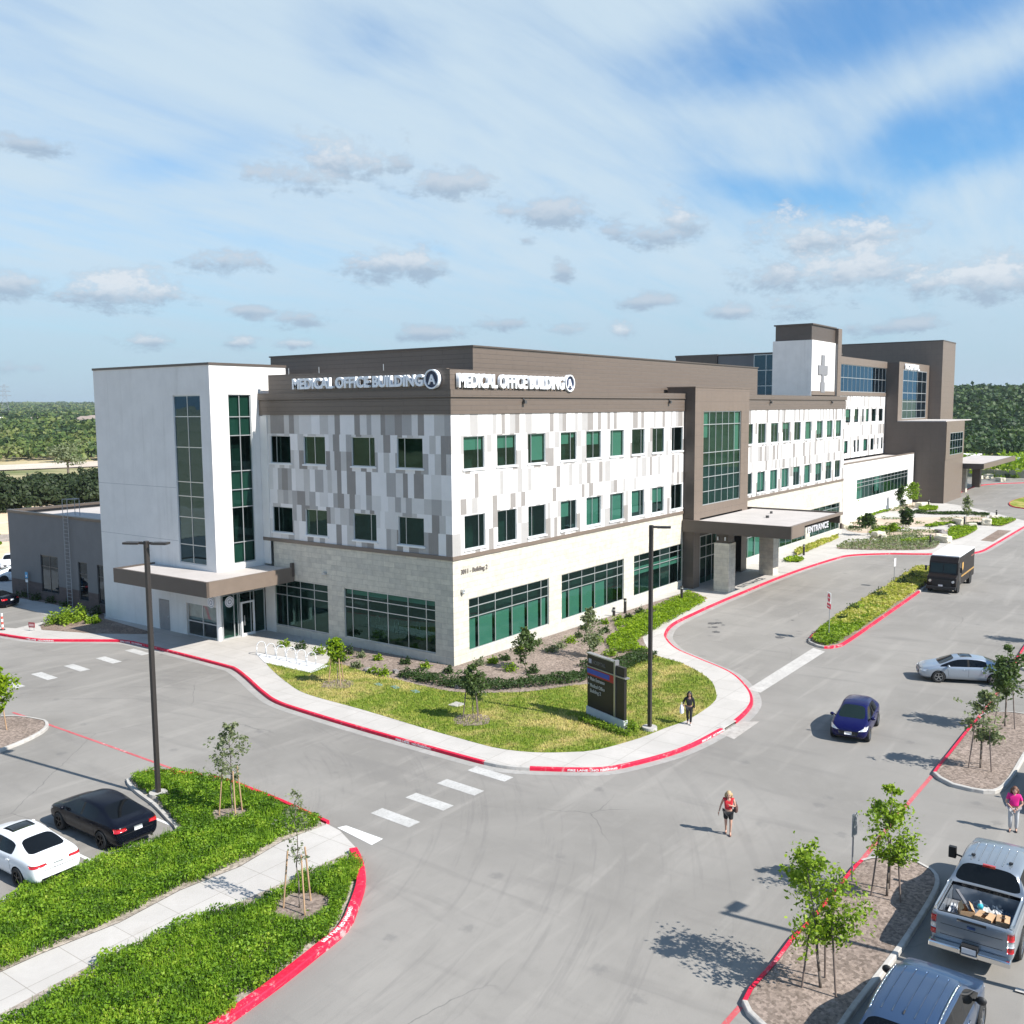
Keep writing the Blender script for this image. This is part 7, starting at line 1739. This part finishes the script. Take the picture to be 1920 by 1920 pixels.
for i, (a, b_, s) in enumerate(((690, 408, 1.1), (1660, 385, 1.4), (1470, 380, 1.3), (1360, 505, 1.3), (1200, 265, 1.4), (820, 262, 1.2), (910, 470, 1.2), (1560, 400, .9), (1100, 408, .9), (950, 478, .8), (1345, 480, 1.0), (1710, 340, .8), (1240, 250, .9), (1420, 400, .7))):
    rock(1400+a/3.692, 880+b_/3.692, s, ROCK, 'cream limestone block in the garden, '+['leftmost by the canopy end', 'large one at the right', 'square one right of the centre', 'by the bollard of the front bed', 'beside the far plaza', 'behind the left trees', 'at the left of the front bed', 'between two hedges on the right', 'in the centre gravel', 'small one in the front bed', 'upper one near the bollard', 'small one at the far right', 'small one by the dark wall', 'small one in the middle'][i], 200+i)
for i, (a, b_, s) in enumerate(((1335, 440, .8), (1360, 455, .7))): rock(1400+a/3.692, 880+b_/3.692, s, ROCKG, ['dark rounded boulder above the front bed', 'grey boulder next to the dark rounded one'][i], 220+i, group='dark boulders in the garden')
# rock bank right of the hospital canopy
for i in range(26):
    px = 1832+rnd.random()*95; py = 878+rnd.random()*28+(px-1832)*.03
    (rock(px, py, .7+rnd.random()*.8, ROCK, 'pale limestone rock on the planted bank beyond the hospital canopy', 230+i, 0.0, 'pale rocks on the far bank') if i % 2 else shrub(px, py, 1.0, 1.0, LF_DARK if i % 4 else LF_COVER, 'low shrub among pale rocks on the bank beyond the hospital canopy', 260+i, 120, .25, 0.0, group='shrubs on the far rock bank'))
relabel([o for o in bpy.data.objects if o.get('group') == 'pale rocks on the far bank'], '%s pale limestone rock from the left on the bank beyond the hospital canopy')
relabel([o for o in bpy.data.objects if o.get('group') == 'shrubs on the far rock bank'], '%s low shrub from the left among the pale rocks beyond the hospital canopy')
relabel([o for o in bpy.data.objects if o.get('group') == 'lime shrubs below the brown sign'], '%s small lime shrub from the left at the foot of the brown sign')
relabel([o for o in bpy.data.objects if o.get('group') == 'dark shrubs along the annex'], '%s dark shrub from the left in the shade of the annex brick base')
for w_ in ('dark ground window of the shaded side', 'first green ground window', 'second green ground window'): relabel([o for o in bpy.data.objects if o.get('group') == 'shrubs along the office building wall' and w_ in o['label']], '%s mulch bed shrub from the left below the '+w_)
# stones and utility covers in the corner bed
for i, (px, py) in enumerate(((688, 1258), (702, 1262), (742, 1262), (860, 1290), (898, 1288))): rock(px, py, .35, ROCKG, 'small grey stone at the edge of the mulch bed', 290+i, KH, 'small stones by the mulch bed')
for i, (px, py, lb) in enumerate(((709, 1284, 'left'), (741, 1289, 'middle'), (779, 1297, 'right'))):
    p = G(px, py, KH); o = MB(); o.box((-.28, -.17, 0), (.28, .17, .03)); o = o.build('utility_cover', mat('green_utility_lid', (.15, .24, .20), .6)); o.location = (p[0], p[1], KH+.01); o.rotation_euler = (0, 0, 1.2); bevel(o, .01); tag(o, 'green rectangular utility lid in the lawn, %s of three' % lb, 'utility cover', 'utility lids in the lawn')
p = G(856, 1322, KH); o = MB(); o.box((-.34, -.3, 0), (.34, .3, .05)); o = o.build('concrete_pad', KERBC); o.location = (p[0], p[1], KH+.01); tag(o, 'small white concrete pad in the dry lawn beside the staked tree', 'concrete pad')

relabel([o for o in bpy.data.objects if o.get('group') == 'small stones by the mulch bed'], '%s small grey stone from the left at the edge of the mulch bed')
# ------------------------------------------------------------------ distant country
def blob_tree_quads(rs, cx, cy, cz, r, h, n, leaf):
    """many crowns at once"""
    N = len(cx); idx = np.repeat(np.arange(N), n); M_ = N*n
    d = rs.normal(size=(M_, 3)); d /= np.linalg.norm(d, axis=1)[:, None]; d[:, 2] = np.where(d[:, 2] < -.35, -d[:, 2], d[:, 2])
    ph = rs.rand(N)*6.28
    lump = .78+.3*np.sin(d[:, 0]*4.2+ph[idx])*np.cos(d[:, 1]*3.7+ph[idx]*1.7)+.12*np.sin(d[:, 2]*7+ph[idx])
    rr = (.72+.33*rs.rand(M_))*lump
    P_ = np.stack([cx[idx]+d[:, 0]*r[idx]*rr, cy[idx]+d[:, 1]*r[idx]*rr, cz[idx]+h[idx]*.5+d[:, 2]*h[idx]*.5*rr], 1)
    lf = leaf[idx]; nrm = d+rs.normal(size=(M_, 3))*.55; nrm /= np.linalg.norm(nrm, axis=1)[:, None]
    a = rs.normal(size=(M_, 3)); t_ = np.cross(nrm, a); t_ /= np.linalg.norm(t_, axis=1)[:, None]; b_ = np.cross(nrm, t_)
    t_ = t_*(lf*.6)[:, None]; b_ = b_*(lf*.42)[:, None]
    return np.stack([P_-t_, P_-b_, P_+t_, P_+b_], 1)
def forest(name, a0, a1, r0, r1, label, seed, keep=None, sp0=5.4, m=LF_FOREST):
    rs = np.random.RandomState(seed); XS_, YS_, RS_ = [], [], []; r_ = r0
    while r_ < r1:
        sp = max(sp0, r_*.0135); n = int(r_*radians(a1-a0)/sp); a = np.radians(a0+(a1-a0)*(np.arange(n)+rs.rand(n))/max(1, n)); rr = r_+rs.rand(n)*sp
        XS_.append(CAM[0]+rr*np.cos(a)); YS_.append(CAM[1]+rr*np.sin(a)); RS_.append(rr); r_ += sp*.92
    X, Y, Rr = np.concatenate(XS_), np.concatenate(YS_), np.concatenate(RS_)
    if keep is not None: k = keep(X, Y, Rr); X, Y, Rr = X[k], Y[k], Rr[k]
    s_ = np.maximum(1, Rr*.0135/sp0); rad = (3.0+1.8*rs.rand(len(X)))*s_**.9; h = (4.2+3.4*rs.rand(len(X)))*s_**.45
    Z = hill(X, Y)-.4
    Q = blob_tree_quads(rs, X, Y, Z, rad, h, 64, np.clip(Rr*.0040, .9, 9)*1.0)
    print(name, len(X), len(Q)); return tag(quads_mesh(name, Q, m), label, 'woodland', kind='stuff')
def clear_left(X, Y, R_):   # clearings, the track and the housing area
    n = vnoise(X, Y, 60, 5)*.6+vnoise(X, Y, 23, 8)*.4
    track = (R_ > 9e9)
    return ~((n > .60) & (R_ < 900)) & ~track & ~((R_ > 800) & (R_ < 1250) & (vnoise(X, Y, 90, 4) > .45))
forest('woodland', 44, 72, 425, 4200, 'wide mixed green woodland stretching to the horizon at the left', 5, clear_left)
def clear_right(X, Y, R_): return (R_ > 262+25*vnoise(X, Y, 60, 3))
forest('woodland', 0, 24, 246, 2400, 'dense dark green wooded hillside behind the hospital at the right', 6, clear_right, 4.6, LF_HILL)
forest('woodland', 2, 15.5, 226, 250, 'brighter green trees along the foot of the wooded hill', 14, None, 5.5, LF_COVER)
forest('woodland', 24, 44, 300, 1500, 'woodland hidden behind the buildings', 9, None, 9)
forest('woodland', 128, 300, 150, 420, 'woodland behind the viewpoint, seen only in window reflections', 12, None, 10, LF_HILL)
# pale track between the woods on the left
tr = [(CAM[0]+r_*cos(radians(a)), CAM[1]+r_*sin(radians(a))) for r_, a in ((352, 70), (356, 66), (360, 62), (366, 58), (372, 54))]
tr2 = [(CAM[0]+r_*cos(radians(a)), CAM[1]+r_*sin(radians(a))) for r_, a in ((418, 54), (412, 58), (404, 62), (396, 66), (390, 70))]
mb = MB(); L1, L2_ = smooth_line(tr, 6), smooth_line(tr2[::-1], 6); n_ = min(len(L1), len(L2_))
for i in range(n_-1):
    q = [L1[i], L1[i+1], L2_[i+1], L2_[i]]
    for j in range(4):
        f0, f1 = j/4, (j+1)/4; c4 = [L1[i]*(1-f0)+L2_[i]*f0, L1[i+1]*(1-f0)+L2_[i+1]*f0, L1[i+1]*(1-f1)+L2_[i+1]*f1, L1[i]*(1-f1)+L2_[i]*f1]
        mb.face([(c[0], c[1], float(hill(np.array(c[0]), np.array(c[1])))+.35) for c in c4])
tag(mb.build('dirt_track', ground_mat('track_pale', (.52, .44, .36), (.60, .52, .44), (.40, .33, .25), .03, .3)), kind='structure')
forest('woodland', 46, 71, 340, 425, 'scattered bushes along the pale track', 17, lambda X, Y, R_: vnoise(X, Y, 16, 6) > .70, 6.5)
# individual oaks in front of the track
def oak(px, py, h, r, seed, label, m=LF_OAK, n=2600, leaf=.55, z0=-1.0, group='live oaks beyond the dirt field'):
    p = G(px, py, z0); rs = np.random.RandomState(seed); root = empty('oak_tree', (p[0], p[1], z0), 0, label, 'tree', group)
    k = 11; a = rs.rand(k)*2*pi; rr = r*.62*np.sqrt(rs.rand(k)); cx_, cy_ = rr*np.cos(a), rr*np.sin(a); cz_ = h*(.02+.46*rs.rand(k)); rad = r*(.34+.22*rs.rand(k)); hh = h*(.36+.2*rs.rand(k))
    Q = blob_tree_quads(rs, cx_, cy_, cz_, rad, hh, n//k, np.full(k, leaf)); quads_mesh('crown', Q, m, root)
    mb = MB(); mb.tube((0, 0, -.3), (0, 0, h*.4), .32, .24, 9)
    for i in range(6): mb.tube((0, 0, h*.3), (cx_[i], cy_[i], cz_[i]+hh[i]*.5), .16, .06, 6)
    mb.build('trunk', BARK, root); return root
oaks = [(5, 972, 7.5, 4.6), (40, 968, 7.8, 5.0), (78, 968, 7.2, 4.6), (112, 966, 7.6, 4.8), (150, 966, 8.2, 5.2), (188, 966, 8.2, 5.0), (22, 952, 8.0, 5.2), (66, 950, 7.6, 4.8), (108, 950, 7.6, 5.0), (150, 948, 8.2, 5.2), (190, 946, 8.6, 5.0), (-15, 960, 8.2, 5.4), (0, 934, 8.6, 5.4), (45, 932, 7.6, 5.0), (175, 930, 9.0, 5.4), (-40, 946, 9.0, 5.5), (225, 960, 8, 5), (85, 934, 7, 5), (130, 932, 8, 5)]
for i, (px, py, h, r) in enumerate(oaks):
    oak(px, py, h*(.84 if py > 955 else (.70 if py > 940 else .62))*(.82+.36*((i*37) % 10)/9), r*(.8+.3*((i*23) % 7)/6), 300+i, 'dark rounded live oak, '+('front row' if py > 955 else ('middle row' if py > 940 else 'rear row'))+' of the trees between the dirt field and the pale track', n=2000)
oak(128, 886, 9.0, 5.4, 350, 'thin greyish open tree standing above the pale track', LF_OLIVE, 1300, .55)
oak(-38, 1070, 6.0, 2.6, 351, 'green tree cut by the left edge beside the far car park', LF_COVER, 2000, .4, 0.0, None)
oks = [o for o in bpy.data.objects if o.type == 'EMPTY' and o.get('group') == 'live oaks beyond the dirt field' and 'rounded' in o['label']]
for w_ in ('front row', 'middle row', 'rear row'): relabel([o for o in oks if w_ in o['label']], '%s dark live oak from the left in the '+w_+' beyond the dirt field')
# houses far away on the left
HW = [mat('pale_house_wall', (.60, .58, .55), .8), mat('tan_house_wall', (.48, .42, .35), .8)]; HRF = [mat('grey_roof', (.30, .29, .29), .8), mat('white_metal_roof', (.72, .72, .72), .5), mat('brown_roof', (.25, .2, .17), .8)]
for i in range(26):
    r_ = rnd.uniform(760, 1250); a = radians(rnd.uniform(55.5, 66)); x_, y_ = CAM[0]+r_*cos(a), CAM[1]+r_*sin(a); z_ = float(hill(np.array(x_), np.array(y_)))
    hs = empty('house', (x_, y_, z_), rnd.uniform(0, 3), 'small pale house among trees far away on the left skyline', 'house', 'distant houses on the left'); w, d, h = rnd.uniform(12, 20), rnd.uniform(9, 12), rnd.uniform(4, 7)
    mb = MB(); mb.box((-w/2, -d/2, -3), (w/2, d/2, h)); mb.build('wall', HW[i % 2], hs)
    mb = MB(); e = .6; R4 = [(-w/2-e, -d/2-e, h), (w/2+e, -d/2-e, h), (w/2+e, d/2+e, h), (-w/2-e, d/2+e, h)]; A_, B_ = (-w/4, 0, h+2.6), (w/4, 0, h+2.6)
    mb.face([R4[0], R4[1], B_, A_]); mb.face([R4[2], R4[3], A_, B_]); mb.face([R4[1], R4[2], B_]); mb.face([R4[3], R4[0], A_]); mb.build('roof', HRF[i % 3], hs)
    mb = MB()
    for k in range(3): mb.box((-w/2+w*(k+.6)/3.6-.7, -d/2-.05, h*.35), (-w/2+w*(k+.6)/3.6+.7, -d/2+.02, h*.7)); mb.box((-w/2-.05, -d/2+d*(k+.6)/3.6-.5, h*.35), (-w/2+.02, -d/2+d*(k+.6)/3.6+.5, h*.7))
    mb.build('windows', DARKFR, hs)
relabel([o for o in bpy.data.objects if o.get('group') == 'distant houses on the left'], '%s small pale house from the left among trees on the far left skyline')
# pylon
a0, e0 = sky_ang(7, 720); r_ = 1500; px_, py_ = CAM[0]+r_*cos(a0), CAM[1]+r_*sin(a0); zt = CAM[2]+r_*tan(e0); zb = float(hill(np.array(px_), np.array(py_)))
py0 = empty('power_pylon', (px_, py_, zb), a0, 'thin lattice electricity pylon on the skyline at the far left', 'pylon'); Hh = zt-zb
mb = MB(); lv = 9
for k in range(lv):
    t0, t1 = k/lv, (k+1)/lv; w0, w1 = 5*(1-t0)+.8, 5*(1-t1)+.8; c0 = [(sx_*w0, sy*w0, Hh*t0) for sx_, sy in ((1, 1), (1, -1), (-1, -1), (-1, 1))]; c1_ = [(sx_*w1, sy*w1, Hh*t1) for sx_, sy in ((1, 1), (1, -1), (-1, -1), (-1, 1))]
    for j in range(4): mb.tube(c0[j], c1_[j], .22, .22, 4); mb.tube(c0[j], c1_[(j+1) % 4], .13, .13, 4)
PYM = mat('pylon_steel', (.25, .26, .28), .6); mb.build('lattice_mast', PYM, py0)
for zz, w in ((.68, 9), (.80, 8), (.92, 6.5)):
    mb = MB(); mb.tube((0, -w, Hh*zz), (0, w, Hh*zz), .25, .25, 4); mb.tube((0, -w, Hh*zz), (0, 0, Hh*zz+2.4), .15, .15, 4); mb.tube((0, w, Hh*zz), (0, 0, Hh*zz+2.4), .15, .15, 4); mb.build('cross_arm', PYM, py0)
# low structures at the far right
lr = empty('pavilion', (196, 15, 0), 0, 'low brown flat roofed pavilion at the foot of the wooded hill', 'building')
mb = MB(); mb.box((-6, -7, 0), (4, 5, 4.0)); mb.build('wall', ACMD, lr); mb = MB(); mb.box((-7, -8, 4.0), (5, 6, 4.5)); mb.build('roof', STUCCO, lr)
mb = MB(); mb.box((-6.05, -5, .5), (-5.98, 3, 3)); mb.build('window', TINT, lr)
fw_ = MB()
for k in range(14): fw_.box((0, -k*3.0, 0), (.5, -k*3.0-2.9, 1.6))
o = fw_.build('retaining_wall', mat('pale_retaining_stone', (.40, .37, .32), .9, var=.15, vscale=1)); o.location = (188, 8, 0); tag(o, 'low pale stone retaining wall at the foot of the wooded hill', 'wall')

# ------------------------------------------------------------------ air
hzm = bpy.data.materials.new('haze_air'); hzm.use_nodes = True; N = NT(hzm.node_tree); N.n.remove(N.n['Principled BSDF'])
pv = N.node('ShaderNodeVolumePrincipled'); pv.inputs['Color'].default_value = rgb((.80, .89, 1.0)); pv.inputs['Density'].default_value = .0001; pv.inputs['Anisotropy'].default_value = .3
N.l.new(pv.outputs[0], N.n['Material Output'].inputs['Volume'])
mb = MB(); mb.box((-5200, -5200, -14), (5200, 5200, 75)); o = mb.build('haze', hzm); tag(o, kind='stuff', label='thin bluish summer haze over the whole place', cat='haze')
